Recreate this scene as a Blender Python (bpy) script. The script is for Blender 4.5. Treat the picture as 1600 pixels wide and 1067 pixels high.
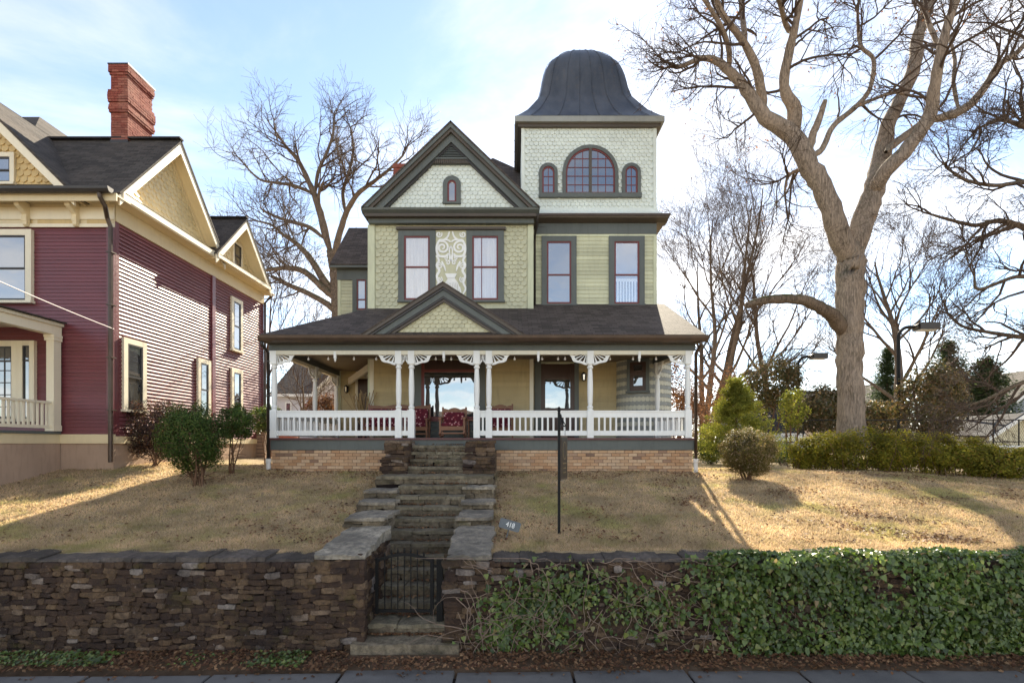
import bpy, math, random
import numpy as np
from mathutils import Vector, Matrix
random.seed(7)
rng = np.random.default_rng(7)
for _o in list(bpy.data.objects):
    bpy.data.objects.remove(_o)
SC = bpy.context.scene
COL = SC.collection
R = math.radians
# ---------------------------------------------------------------- camera
H = 3.2                                   # camera height above the sidewalk
cam = bpy.data.cameras.new('camera')
cam.sensor_width = 36.0
cam.lens = 18.0
cam.shift_y = (694 - 533.5) / 1600.0
cam.clip_start = 0.1
cam.clip_end = 4000
camo = bpy.data.objects.new('camera', cam)
COL.objects.link(camo)
camo.location = (0, 0, H)
camo.rotation_euler = (R(90), 0, 0)
SC.camera = camo
# ---------------------------------------------------------------- sky, sun, exposure
SUN_AZ, SUN_EL = 12.5, 34.5
SKY_STRENGTH, SUN_STRENGTH, EXPOSURE = 0.074, 4.1, 1.92
SC.view_settings.view_transform = 'Standard'
SC.view_settings.look = 'None'
SC.view_settings.gamma = 1.0
SC.view_settings.use_curve_mapping = False
SC.view_settings.exposure = EXPOSURE
world = bpy.data.worlds.new('World')
SC.world = world
world.use_nodes = True
wn = world.node_tree
wn.nodes.clear()
def wnode(t):
    return wn.nodes.new(t)
sky = wnode('ShaderNodeTexSky')
sky.sky_type = 'NISHITA'
sky.sun_disc = False
sky.sun_elevation = R(SUN_EL)
sky.sun_rotation = R(SUN_AZ)
sky.air_density = 1.0
sky.dust_density = 0.06
sky.ozone_density = 2.2
tc = wnode('ShaderNodeTexCoord')
sep = wnode('ShaderNodeSeparateXYZ')
wn.links.new(tc.outputs['Generated'], sep.inputs[0])
hz = wnode('ShaderNodeHueSaturation')          # a pale winter sky
hz.inputs['Saturation'].default_value = 0.92
wn.links.new(sky.outputs[0], hz.inputs['Color'])
# high thin cloud: the view direction is projected on a flat layer overhead
zc = wnode('ShaderNodeMath'); zc.operation = 'MAXIMUM'; zc.inputs[1].default_value = 0.0
wn.links.new(sep.outputs['Z'], zc.inputs[0])
za = wnode('ShaderNodeMath'); za.operation = 'ADD'; za.inputs[1].default_value = 0.16
wn.links.new(zc.outputs[0], za.inputs[0])
dv = wnode('ShaderNodeVectorMath'); dv.operation = 'DIVIDE'
cz = wnode('ShaderNodeCombineXYZ')
for k in range(3):
    wn.links.new(za.outputs[0], cz.inputs[k])
wn.links.new(tc.outputs['Generated'], dv.inputs[0])
wn.links.new(cz.outputs[0], dv.inputs[1])
mp = wnode('ShaderNodeMapping')
mp.inputs['Scale'].default_value = (0.8, 1.25, 0.0)
mp.inputs['Rotation'].default_value = (0, 0, R(25))
mp.inputs['Location'].default_value = (1.7, 0.35, 0)
wn.links.new(dv.outputs[0], mp.inputs['Vector'])
cn = wnode('ShaderNodeTexNoise')
cn.inputs['Scale'].default_value = 1.15
cn.inputs['Detail'].default_value = 9
cn.inputs['Roughness'].default_value = 0.58
cn.inputs['Distortion'].default_value = 0.45
wn.links.new(mp.outputs[0], cn.inputs['Vector'])
cr = wnode('ShaderNodeMapRange')
cr.inputs['From Min'].default_value = 0.36
cr.inputs['From Max'].default_value = 0.72
cr.inputs['To Min'].default_value = 0.05
cr.inputs['To Max'].default_value = 0.85
cr.interpolation_type = 'SMOOTHSTEP'
wn.links.new(cn.outputs['Fac'], cr.inputs['Value'])
# cloud colour: a whitened, brighter copy of the sky behind it (thin cloud scatters the same light)
bw = wnode('ShaderNodeRGBToBW')
wn.links.new(hz.outputs[0], bw.inputs[0])
cm = wnode('ShaderNodeMath'); cm.operation = 'MULTIPLY_ADD'
cm.inputs[1].default_value = 1.25
cm.inputs[2].default_value = 2.3
wn.links.new(bw.outputs[0], cm.inputs[0])
ccol = wnode('ShaderNodeMix'); ccol.data_type = 'RGBA'; ccol.blend_type = 'MULTIPLY'
ccol.inputs[0].default_value = 1.0
ccol.inputs[6].default_value = (1.0, 0.955, 0.90, 1)
wn.links.new(cm.outputs[0], ccol.inputs[7])
cmix = wnode('ShaderNodeMix'); cmix.data_type = 'RGBA'
wn.links.new(cr.outputs[0], cmix.inputs[0])
wn.links.new(hz.outputs[0], cmix.inputs[6])
wn.links.new(ccol.outputs[2], cmix.inputs[7])
bg = wnode('ShaderNodeBackground')
bg.inputs['Strength'].default_value = SKY_STRENGTH
wn.links.new(cmix.outputs[2], bg.inputs['Color'])
wo = wnode('ShaderNodeOutputWorld')
wn.links.new(bg.outputs[0], wo.inputs['Surface'])
sl = bpy.data.lights.new('sun', 'SUN')
sl.energy = SUN_STRENGTH
sl.angle = R(0.5)
sl.color = (1.0, 0.89, 0.70)
so = bpy.data.objects.new('sun', sl)
COL.objects.link(so)
_s = Vector((math.sin(R(SUN_AZ)) * math.cos(R(SUN_EL)), math.cos(R(SUN_AZ)) * math.cos(R(SUN_EL)), math.sin(R(SUN_EL))))
so.rotation_euler = _s.to_track_quat('Z', 'Y').to_euler()
so.location = (10, 40, 30)
# ---------------------------------------------------------------- photograph measurements -> metres
F, CX, CY = 800.0, 800.0, 694.0
def wx(px, Y): return (px - CX) / F * Y
def wz(py, Y): return H - (py - CY) / F * Y
def wp(px, py, Y): return Vector((wx(px, Y), Y, wz(py, Y)))
# ---------------------------------------------------------------- materials
class NT:
    def __init__(s, name):
        s.m = bpy.data.materials.new(name)
        s.m.use_nodes = True
        s.t = s.m.node_tree
        s.t.nodes.clear()
        s.out = s.n('ShaderNodeOutputMaterial')
    def n(s, t, **kw):
        x = s.t.nodes.new(t)
        for k, v in kw.items():
            setattr(x, k, v)
        return x
    def l(s, a, b): s.t.links.new(a, b)
    def pos(s, scale=(1, 1, 1)):
        g = s.n('ShaderNodeNewGeometry')
        m = s.n('ShaderNodeMapping')
        m.inputs['Scale'].default_value = scale
        s.l(g.outputs['Position'], m.inputs['Vector'])
        return m.outputs[0]
    def noise(s, scale, vec=None, detail=4, rough=0.55, dist=0.0):
        x = s.n('ShaderNodeTexNoise')
        x.inputs['Scale'].default_value = scale
        x.inputs['Detail'].default_value = detail
        x.inputs['Roughness'].default_value = rough
        x.inputs['Distortion'].default_value = dist
        s.l(vec if vec is not None else s.pos(), x.inputs['Vector'])
        return x.outputs['Fac']
    def rng(s, v, a, b, c=0.0, d=1.0):
        x = s.n('ShaderNodeMapRange')
        for i, q in zip(('From Min', 'From Max', 'To Min', 'To Max'), (a, b, c, d)):
            x.inputs[i].default_value = q
        s.l(v, x.inputs['Value'])
        return x.outputs[0]
    def math(s, op, a, b=0.0):
        x = s.n('ShaderNodeMath', operation=op)
        for i, q in ((0, a), (1, b)):
            if hasattr(q, 'node'): s.l(q, x.inputs[i])
            else: x.inputs[i].default_value = q
        return x.outputs[0]
    def mix(s, f, a, b, blend='MIX'):
        x = s.n('ShaderNodeMix', data_type='RGBA', blend_type=blend)
        for i, q in ((0, f), (6, a), (7, b)):
            if hasattr(q, 'node'): s.l(q, x.inputs[i])
            elif i == 0: x.inputs[i].default_value = q
            else: x.inputs[i].default_value = tuple(q) + (1,)
        return x.outputs[2]
    def ramp(s, v, stops, const=False):
        x = s.n('ShaderNodeValToRGB')
        e = x.color_ramp.elements
        while len(e) < len(stops): e.new(0.5)
        for k, (p, c) in enumerate(stops):
            e[k].position = p
            e[k].color = tuple(c) + (1,)
        if const: x.color_ramp.interpolation = 'CONSTANT'
        s.l(v, x.inputs[0])
        return x.outputs[0]
    def rand(s):
        a = s.n('ShaderNodeObjectInfo').outputs['Random']
        b = s.n('ShaderNodeNewGeometry').outputs['Random Per Island']
        return s.math('FRACT', s.math('ADD', a, b))
    def bump(s, h, strength=0.3, dist=0.02, normal=None):
        x = s.n('ShaderNodeBump')
        x.inputs['Strength'].default_value = strength
        x.inputs['Distance'].default_value = dist
        s.l(h, x.inputs['Height'])
        if normal is not None: s.l(normal, x.inputs['Normal'])
        return x.outputs[0]
    def princ(s, col, rough=0.6, bump=None, spec=0.4, metal=0.0):
        b = s.n('ShaderNodeBsdfPrincipled')
        if hasattr(col, 'node'): s.l(col, b.inputs['Base Color'])
        else: b.inputs['Base Color'].default_value = tuple(col) + (1,)
        if hasattr(rough, 'node'): s.l(rough, b.inputs['Roughness'])
        else: b.inputs['Roughness'].default_value = rough
        b.inputs['Specular IOR Level'].default_value = spec
        b.inputs['Metallic'].default_value = metal
        if bump is not None: s.l(bump, b.inputs['Normal'])
        return b.outputs[0]
    def done(s, sh):
        s.l(sh, s.out.inputs['Surface'])
        return s.m
def sc(c, k): return tuple(min(1.0, x * k) for x in c)
def paint(name, c, rough=0.5, var=0.10, wear=0.38, spec=0.4, rnd=0.05, wearc=None):
    """Weathered house paint: soft tone drift, vertical streaks, fine chips."""
    t = NT(name)
    n1 = t.noise(0.9, detail=5)
    n2 = t.noise(3.5, t.pos((3.0, 3.0, 0.5)), detail=4)
    col = t.mix(t.rng(n1, 0.3, 0.7), sc(c, 1 - var), sc(c, 1 + var))
    col = t.mix(t.math('MULTIPLY', t.rng(n2, 0.5, 0.8), wear), col, wearc or sc(c, 0.55))
    if rnd:
        hv = t.n('ShaderNodeHueSaturation')
        t.l(t.rng(t.rand(), 0, 1, 1 - rnd, 1 + rnd), hv.inputs['Value'])
        t.l(col, hv.inputs['Color'])
        col = hv.outputs[0]
    n3 = t.noise(26, detail=3)
    return t.done(t.princ(col, t.rng(n3, 0.3, 0.7, rough - 0.08, rough + 0.12), t.bump(n3, 0.12, 0.01), spec))
def plain(name, c, rough=0.6, var=0.15, scale=6, bump=0.2, spec=0.4, metal=0.0, rnd=0.0):
    t = NT(name)
    n = t.noise(scale, detail=6)
    col = t.mix(t.rng(n, 0.25, 0.75), sc(c, 1 - var), sc(c, 1 + var))
    if rnd:
        hv = t.n('ShaderNodeHueSaturation')
        t.l(t.rng(t.rand(), 0, 1, 1 - rnd, 1 + rnd), hv.inputs['Value'])
        t.l(col, hv.inputs['Color'])
        col = hv.outputs[0]
    return t.done(t.princ(col, rough, t.bump(t.noise(scale * 6), bump, 0.01), spec, metal))
def shingle_mat(name, c, axis='x', k=1.7, lichen=0.3):
    t = NT(name)
    g = t.n('ShaderNodeNewGeometry')
    sp = t.n('ShaderNodeSeparateXYZ'); t.l(g.outputs['Position'], sp.inputs[0])
    cb = t.n('ShaderNodeCombineXYZ')
    t.l(sp.outputs['X' if axis == 'x' else 'Y'], cb.inputs[0])
    t.l(t.math('MULTIPLY', sp.outputs['Z'], k), cb.inputs[1])
    b = t.n('ShaderNodeTexBrick')
    b.offset = 0.37
    b.inputs['Scale'].default_value = 1.0
    b.inputs['Brick Width'].default_value = 0.30
    b.inputs['Row Height'].default_value = 0.145
    b.inputs['Mortar Size'].default_value = 0.010
    b.inputs['Mortar Smooth'].default_value = 0.3
    b.inputs['Color1'].default_value = sc(c, 0.65) + (1,)
    b.inputs['Color2'].default_value = sc(c, 1.45) + (1,)
    b.inputs['Mortar'].default_value = sc(c, 0.35) + (1,)
    t.l(cb.outputs[0], b.inputs['Vector'])
    n = t.noise(0.7, detail=6, rough=0.65)
    col = t.mix(t.math('MULTIPLY', t.rng(n, 0.45, 0.75), lichen), b.outputs['Color'], (0.17, 0.135, 0.11))
    n2 = t.noise(60, detail=2)
    col = t.mix(t.rng(n2, 0.3, 0.75, 0, 0.5), col, sc(c, 0.4))
    hgt = t.math('SUBTRACT', t.math('MULTIPLY', n2, 0.35), b.outputs['Fac'])
    return t.done(t.princ(col, 0.85, t.bump(hgt, 0.6, 0.02), 0.25))
def leaf_mat(name, stops, trans=0.3, rough=0.5, spec=0.35, patch=None):
    t = NT(name)
    col = t.ramp(t.rand(), stops)
    if patch: col = t.mix(t.rng(t.noise(0.8, detail=5, rough=0.6), 0.52, 0.66, 0, 0.7), col, patch)
    n = t.noise(1.3, detail=3)
    hv = t.n('ShaderNodeHueSaturation')
    t.l(t.rng(n, 0.3, 0.7, 0.7, 1.3), hv.inputs['Value']); t.l(col, hv.inputs['Color'])
    p = t.princ(hv.outputs[0], rough, None, spec)
    tr = t.n('ShaderNodeBsdfTranslucent')
    br = t.n('ShaderNodeHueSaturation'); br.inputs['Value'].default_value = 1.8; br.inputs['Saturation'].default_value = 1.1
    t.l(hv.outputs[0], br.inputs['Color']); t.l(br.outputs[0], tr.inputs['Color'])
    m = t.n('ShaderNodeMixShader'); m.inputs[0].default_value = trans
    t.l(p, m.inputs[1]); t.l(tr.outputs[0], m.inputs[2])
    return t.done(m.outputs[0])
def stone_mat(name, stops, moss=0.5, patch=1.0, mossc=(0.085, 0.075, 0.016), dark=(0.018, 0.014, 0.015), blot=0.35):
    t = NT(name)
    r = t.rand()
    col = t.ramp(r, stops)
    n1 = t.noise(1.1, detail=5, rough=0.6)
    col = t.mix(t.rng(n1, 0.42, 0.66, 0, 0.75 * patch), col, dark)
    n2 = t.noise(16, detail=6, rough=0.7)
    col = t.mix(t.rng(n2, 0.40, 0.70, 0, 0.6), col, sc(dark, 1.6))
    n3 = t.noise(2.2, t.pos((1, 1, 1.4)), detail=6, rough=0.7)
    col = t.mix(t.rng(n3, 0.55, 0.70, 0, moss), col, mossc)
    n5 = t.noise(9, detail=5, rough=0.75)
    col = t.mix(t.rng(n5, 0.63, 0.70, 0, 0.75 * patch), col, (0.30, 0.25, 0.22))
    n6 = t.noise(6.5, detail=7, rough=0.72)
    col = t.mix(t.rng(n6, 0.44, 0.64, 0, blot), col, sc(dark, 1.3))
    h = t.math('ADD', t.math('MULTIPLY', n2, 0.7), t.noise(55, detail=4))
    return t.done(t.princ(col, 0.9, t.bump(h, 0.9, 0.035), 0.2))
def bark_mat(name, c, moss=0.0, k=1.0):
    t = NT(name)
    n = t.noise(24 * k, t.pos((1, 1, 0.14)), detail=7, rough=0.75, dist=0.4)
    n2 = t.noise(1.5, detail=5)
    col = t.mix(t.rng(n, 0.36, 0.62), sc(c, 0.30), sc(c, 1.35))
    col = t.mix(t.rng(n2, 0.45, 0.72, 0, 0.5), col, sc(c, 1.5))
    if moss:
        g = t.n('ShaderNodeNewGeometry'); sp = t.n('ShaderNodeSeparateXYZ'); t.l(g.outputs['Normal'], sp.inputs[0])
        f = t.math('MULTIPLY', t.rng(sp.outputs['Z'], 0.1, 0.7), t.rng(t.noise(5, detail=5), 0.4, 0.55, 0, moss))
        col = t.mix(f, col, (0.055, 0.065, 0.018))
    return t.done(t.princ(col, 0.9, t.bump(n, 0.9, 0.035), 0.15))
def glass_mat(name, refl=0.5, unlit_room=(0.02, 0.022, 0.025), see=False, wob=0.1):
    t = NT(name)
    gl = t.n('ShaderNodeBsdfGlossy'); gl.inputs['Roughness'].default_value = 0.015
    gl.inputs['Color'].default_value = (0.95, 0.97, 1, 1)
    t.l(t.bump(t.noise(2.2, detail=1), wob, 0.02), gl.inputs['Normal'])
    if see:
        b = t.n('ShaderNodeBsdfTransparent'); b.inputs['Color'].default_value = (0.97, 0.97, 0.97, 1)
        b = b.outputs[0]
    else:
        b = t.princ(unlit_room, 0.4, None, 0.2)  # opaque dark body stands in for the unlit room behind
    fr = t.n('ShaderNodeLayerWeight'); fr.inputs['Blend'].default_value = 0.3
    f = t.rng(fr.outputs['Fresnel'], 0, 1, refl, 1.0)
    m = t.n('ShaderNodeMixShader'); t.l(f, m.inputs[0]); t.l(b, m.inputs[1]); t.l(gl.outputs[0], m.inputs[2])
    return t.done(m.outputs[0])
M = {}
M['sage'] = paint('sage_paint', (0.52, 0.515, 0.36), 0.55)
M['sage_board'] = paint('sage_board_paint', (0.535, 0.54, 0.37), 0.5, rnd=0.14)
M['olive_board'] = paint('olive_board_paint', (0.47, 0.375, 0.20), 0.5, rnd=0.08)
M['sage_trim'] = paint('sage_trim_paint', (0.58, 0.60, 0.42), 0.5)
M['mint'] = paint('mint_shingle_paint', (0.70, 0.755, 0.70), 0.5, var=0.06, rnd=0.05, wear=0.15)
M['porch_shingle'] = paint('pediment_shingle_paint', (0.55, 0.53, 0.36), 0.5, rnd=0.07)
M['slate'] = paint('slate_trim_paint', (0.105, 0.118, 0.110), 0.5, rnd=0.04)
M['brownroof'] = paint('brown_trim_paint', (0.085, 0.068, 0.052), 0.45, rnd=0.04)
M['white'] = paint('white_paint', (0.82, 0.83, 0.81), 0.45, var=0.04, wear=0.12, rnd=0.04)
M['ivory'] = paint('ivory_paint', (0.72, 0.68, 0.55), 0.45, var=0.05, wear=0.15)
M['oxblood'] = paint('oxblood_paint', (0.16, 0.035, 0.032), 0.4)
M['darkwood'] = paint('dark_wood', (0.055, 0.026, 0.018), 0.35)
M['deck'] = paint('maroon_deck_paint', (0.12, 0.05, 0.05), 0.45)
M['ceiling'] = paint('porch_ceiling_paint', (0.22, 0.17, 0.115), 0.6)
M['maroon_sunlit'] = paint('maroon_sunlit_gloss_board_paint', (0.185, 0.052, 0.056), 0.46, var=0.10, wear=0.2, spec=0.55, rnd=0.08)  # same maroon, colour lifted as if sunlit, for the side wall
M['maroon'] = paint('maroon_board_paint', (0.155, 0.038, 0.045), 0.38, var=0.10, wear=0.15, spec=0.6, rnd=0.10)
M['cream'] = paint('cream_paint', (0.72, 0.60, 0.38), 0.45, var=0.06, wear=0.15)
M['creamlight'] = paint('light_cream_paint', (0.78, 0.70, 0.53), 0.45, var=0.05, wear=0.12)
M['yellow'] = paint('yellow_shingle_paint', (0.62, 0.45, 0.20), 0.5, rnd=0.08)
M['yellow2'] = paint('pale_yellow_shingle_paint', (0.70, 0.58, 0.34), 0.5, rnd=0.06)
M['roof'] = shingle_mat('porch_roof_shingles', (0.088, 0.070, 0.060))
M['roofside'] = shingle_mat('side_roof_shingles', (0.088, 0.070, 0.060), 'y')
M['roofb'] = shingle_mat('neighbour_roof_shingles', (0.068, 0.058, 0.050), lichen=0.45)
M['roofbs'] = shingle_mat('neighbour_roof_side_shingles', (0.068, 0.058, 0.050), 'y', lichen=0.45)
M['copper'] = None
def metalroof():
    t = NT('weathered_metal_roof')
    n = t.noise(1.2, t.pos((1.5, 1.5, 0.4)), detail=6, rough=0.65)
    n2 = t.noise(7, detail=5)
    col = t.mix(t.rng(n, 0.35, 0.7), (0.050, 0.058, 0.072), (0.105, 0.112, 0.125))
    col = t.mix(t.rng(n2, 0.55, 0.8, 0, 0.5), col, (0.13, 0.10, 0.075))
    return t.done(t.princ(col, 0.45, t.bump(n2, 0.1, 0.02), 0.5, 0.35))
M['metalroof'] = metalroof()
M['glass'] = glass_mat('window_glass', 0.28)
M['glassdark'] = glass_mat('dim_window_glass', 0.22)
M['glasssee'] = glass_mat('clear_window_glass', 0.10, see=True)
M['glassmirror'] = glass_mat('plate_window_glass', 0.30)
M['glasshalf'] = glass_mat('half_clear_window_glass', 0.24, see=True)
def curtain():
    t = NT('lace_curtain')
    n = t.noise(3, t.pos((14, 14, 0.5)), detail=3)
    col = t.mix(t.rng(n, 0.3, 0.7), (0.78, 0.74, 0.71), (0.93, 0.91, 0.89))
    return t.done(t.princ(col, 0.8, t.bump(n, 0.3, 0.03), 0.1))
M['curtain'] = curtain()
M['iron'] = plain('black_iron', (0.010, 0.010, 0.010), 0.6, 0.3, 9, 0.15, 0.25)
M['gutter'] = plain('brown_gutter', (0.075, 0.050, 0.036), 0.38, 0.25, 3, 0.1, 0.5, 0.3)
M['gutterdark'] = plain('dark_gutter', (0.035, 0.030, 0.028), 0.4, 0.25, 3, 0.1, 0.5, 0.2)
M['mortar'] = plain('mortar', (0.19, 0.14, 0.10), 0.9, 0.2, 14, 0.4, 0.1)
M['dark_mortar'] = plain('dark_mortar', (0.018, 0.013, 0.012), 0.95, 0.3, 12, 0.5, 0.1)
def brickm(name, stops):
    t = NT(name)
    col = t.ramp(t.rand(), stops)
    n = t.noise(18, detail=5)
    n2 = t.noise(0.8, detail=4)
    col = t.mix(t.rng(n, 0.3, 0.75, 0, 0.35), col, sc(stops[0][1], 0.5))
    col = t.mix(t.rng(n2, 0.5, 0.75, 0, 0.35), col, (0.40, 0.33, 0.25))
    return t.done(t.princ(col, 0.85, t.bump(n, 0.5, 0.01), 0.2))
M['brick'] = brickm('buff_brick', [(0, (0.50, 0.29, 0.16)), (0.45, (0.60, 0.39, 0.23)), (0.82, (0.66, 0.48, 0.32)), (0.93, (0.42, 0.27, 0.18)), (1, (0.20, 0.13, 0.10))])
M['redbrick'] = brickm('red_brick', [(0, (0.22, 0.055, 0.040)), (0.6, (0.30, 0.085, 0.060)), (1, (0.36, 0.13, 0.09))])
M['stone'] = stone_mat('wall_stone', [(0, (0.068, 0.043, 0.030)), (0.35, (0.105, 0.065, 0.043)), (0.62, (0.155, 0.098, 0.058)), (0.82, (0.23, 0.15, 0.085)), (0.94, (0.30, 0.21, 0.14)), (1, (0.42, 0.36, 0.32))], 0.6)
M['stepstone'] = stone_mat('step_stone', [(0, (0.20, 0.16, 0.11)), (0.5, (0.30, 0.24, 0.165)), (1, (0.40, 0.33, 0.23))], 0.5, 0.75, (0.06, 0.07, 0.02), (0.04, 0.034, 0.026), 0.6)
M['slab'] = stone_mat('pale_flagstone', [(0, (0.40, 0.34, 0.265)), (1, (0.56, 0.49, 0.38))], 0.25, 1.0, (0.10, 0.10, 0.04), (0.085, 0.078, 0.068), 0.75)
M['tread'] = stone_mat('grey_green_flagstone', [(0, (0.25, 0.215, 0.145)), (1, (0.37, 0.32, 0.225))], 0.4, 0.7, (0.075, 0.08, 0.022), (0.055, 0.046, 0.035), 0.6)
M['coping'] = stone_mat('dark_coping', [(0, (0.12, 0.098, 0.082)), (1, (0.20, 0.165, 0.14))], 0.2, 1.0, (0.05, 0.055, 0.03), (0.030, 0.026, 0.023))
M['stucco'] = paint('stucco', (0.42, 0.30, 0.22), 0.85, 0.12, 0.35, 0.15, 0.0, (0.17, 0.12, 0.09))
def walk():
    t = NT('stained_concrete')
    n = t.noise(0.9, detail=6, rough=0.65)
    n2 = t.noise(90, detail=3)
    n3 = t.noise(4, detail=6, rough=0.7)
    col = t.mix(t.rng(n, 0.35, 0.65), (0.095, 0.090, 0.086), (0.165, 0.155, 0.143))
    col = t.mix(t.rng(n2, 0.35, 0.7, 0, 0.5), col, (0.20, 0.20, 0.20))
    col = t.mix(t.rng(n3, 0.62, 0.72, 0, 0.6), col, (0.035, 0.036, 0.042))
    return t.done(t.princ(col, 0.85, t.bump(n2, 0.5, 0.008), 0.25))
M['walk'] = walk()
M['pale_road'] = plain('pale_bounce_road', (0.30, 0.285, 0.26), 0.9, 0.25, 25, 0.6, 0.2)  # unseen road, made pale to bounce light onto the shaded front
def lawnm():
    t = NT('dormant_lawn')
    n = t.noise(0.45, detail=6, rough=0.62)
    n2 = t.noise(3.0, detail=7, rough=0.75)
    n3 = t.noise(55, detail=4, rough=0.7)
    col = t.mix(t.rng(n, 0.36, 0.64), (0.52, 0.395, 0.265), (0.47, 0.375, 0.225))
    col = t.mix(t.rng(t.noise(0.8, detail=5, rough=0.6), 0.52, 0.66, 0, 0.7), col, (0.33, 0.31, 0.125))
    col = t.mix(t.rng(n2, 0.50, 0.70, 0, 0.75), col, (0.17, 0.115, 0.060))
    col = t.mix(t.rng(n3, 0.35, 0.7, 0, 0.6), col, (0.16, 0.115, 0.055))
    return t.done(t.princ(col, 0.95, t.bump(t.math('ADD', n3, n2), 0.9, 0.04), 0.08))
M['lawn'] = lawnm()
M['dirt'] = plain('bare_soil', (0.10, 0.068, 0.045), 0.95, 0.3, 9, 0.8, 0.1)
M['grass'] = leaf_mat('dormant_grass', [(0, (0.49, 0.37, 0.24)), (0.6, (0.56, 0.43, 0.29)), (0.85, (0.42, 0.35, 0.17)), (1, (0.22, 0.15, 0.08))], 0.35, 0.7, 0.1, (0.35, 0.33, 0.13))
M['fallen'] = leaf_mat('fallen_leaves_brown', [(0, (0.075, 0.036, 0.022)), (0.4, (0.15, 0.075, 0.040)), (0.8, (0.22, 0.12, 0.06)), (1, (0.32, 0.20, 0.11))], 0.2, 0.6, 0.2)
M['ivy'] = leaf_mat('ivy_leaf', [(0, (0.036, 0.062, 0.014)), (0.4, (0.078, 0.122, 0.026)), (0.75, (0.12, 0.175, 0.036)), (0.94, (0.20, 0.23, 0.06)), (1, (0.22, 0.14, 0.07))], 0.25, 0.36, 0.55)
M['loropetalum'] = leaf_mat('dark_purple_leaf', [(0, (0.030, 0.022, 0.020)), (0.5, (0.060, 0.036, 0.036)), (0.85, (0.075, 0.060, 0.026)), (1, (0.20, 0.08, 0.06))], 0.4, 0.55, 0.2)
M['boxwood'] = leaf_mat('green_shrub_leaf', [(0, (0.030, 0.050, 0.014)), (0.5, (0.058, 0.098, 0.022)), (0.85, (0.095, 0.145, 0.03)), (1, (0.13, 0.095, 0.045))], 0.3, 0.55, 0.2)
M['camellia'] = leaf_mat('glossy_green_leaf', [(0, (0.04, 0.065, 0.016)), (0.6, (0.09, 0.13, 0.03)), (1, (0.16, 0.17, 0.06))], 0.35, 0.35)
M['balltop'] = leaf_mat('bronze_green_leaf', [(0, (0.06, 0.058, 0.018)), (0.5, (0.115, 0.10, 0.032)), (0.85, (0.20, 0.15, 0.07)), (1, (0.36, 0.28, 0.20))], 0.42, 0.5, 0.25)
M['azalea'] = leaf_mat('azalea_leaf', [(0, (0.085, 0.10, 0.016)), (0.5, (0.21, 0.20, 0.03)), (0.85, (0.32, 0.275, 0.045)), (1, (0.24, 0.14, 0.04))], 0.5, 0.6, 0.2)
M['cypress'] = leaf_mat('yellow_green_needles', [(0, (0.09, 0.11, 0.025)), (0.5, (0.19, 0.20, 0.04)), (1, (0.34, 0.31, 0.07))], 0.45, 0.6, 0.15)
M['magnolia'] = leaf_mat('magnolia_leaf', [(0, (0.05, 0.055, 0.018)), (0.5, (0.10, 0.085, 0.030)), (0.8, (0.17, 0.105, 0.04)), (1, (0.27, 0.20, 0.12))], 0.35, 0.45, 0.35)
M['brownleaf'] = leaf_mat('withered_leaf', [(0, (0.07, 0.035, 0.022)), (0.6, (0.13, 0.065, 0.035)), (1, (0.20, 0.11, 0.06))], 0.4, 0.6)
M['conifer'] = leaf_mat('conifer_needles', [(0, (0.022, 0.040, 0.016)), (0.6, (0.045, 0.070, 0.026)), (1, (0.08, 0.10, 0.04))], 0.25, 0.6)
M['farwood'] = leaf_mat('far_winter_wood', [(0, (0.10, 0.075, 0.055)), (0.5, (0.15, 0.12, 0.085)), (1, (0.14, 0.15, 0.07))], 0.3, 0.8, 0.1)
M['bark'] = bark_mat('pecan_bark', (0.31, 0.245, 0.19), 0.35)
M['limbmoss'] = bark_mat('mossy_bark', (0.17, 0.125, 0.09), 0.9)
M['bark2'] = bark_mat('grey_bark', (0.155, 0.115, 0.085), 0.5)
M['twig'] = plain('twig_bark', (0.095, 0.068, 0.052), 0.9, 0.2, 4, 0.2, 0.1)
M['stem'] = plain('shrub_stem', (0.16, 0.095, 0.06), 0.9, 0.3, 10, 0.4, 0.1)
M['vine'] = plain('dry_vine', (0.26, 0.19, 0.145), 0.9, 0.3, 10, 0.2, 0.1)
def floral():
    t = NT('floral_cushion')
    v = t.n('ShaderNodeTexVoronoi'); v.inputs['Scale'].default_value = 11
    t.l(t.pos(), v.inputs['Vector'])
    n = t.noise(30, detail=2)
    d = t.math('ADD', v.outputs['Distance'], t.math('MULTIPLY', n, 0.35))
    col = t.ramp(d, [(0.30, (0.62, 0.50, 0.47)), (0.42, (0.40, 0.16, 0.17)), (0.55, (0.15, 0.022, 0.035)), (0.85, (0.10, 0.02, 0.03))])
    return t.done(t.princ(col, 0.9, None, 0.1))
M['floral'] = floral()
M['wood'] = paint('stained_wood', (0.20, 0.085, 0.040), 0.4, 0.2, 0.3)
M['straw'] = plain('dried_grass', (0.34, 0.24, 0.12), 0.9, 0.25, 8, 0.2, 0.1)
M['lamp'] = plain('black_lantern', (0.015, 0.014, 0.013), 0.4, 0.2, 9, 0.1)
M['bulb'] = plain('frosted_glass_bulb', (0.70, 0.66, 0.60), 0.2, 0.05, 9, 0.0, 0.6)
M['signgrey'] = plain('grey_slate_plaque', (0.115, 0.13, 0.14), 0.55, 0.2, 18, 0.2)
M['signbrown'] = plain('bronze_sign', (0.040, 0.034, 0.028), 0.4, 0.25, 8, 0.1, 0.5, 0.3)
M['signedge'] = plain('bronze_sign_edge', (0.15, 0.115, 0.085), 0.45, 0.2, 8, 0.1, 0.5, 0.2)
M['gold'] = plain('gold_lettering', (0.30, 0.24, 0.13), 0.4, 0.1, 8, 0.0, 0.5, 0.4)
M['steel'] = plain('galvanised_steel', (0.30, 0.31, 0.32), 0.4, 0.15, 8, 0.05, 0.5, 0.6)
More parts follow.
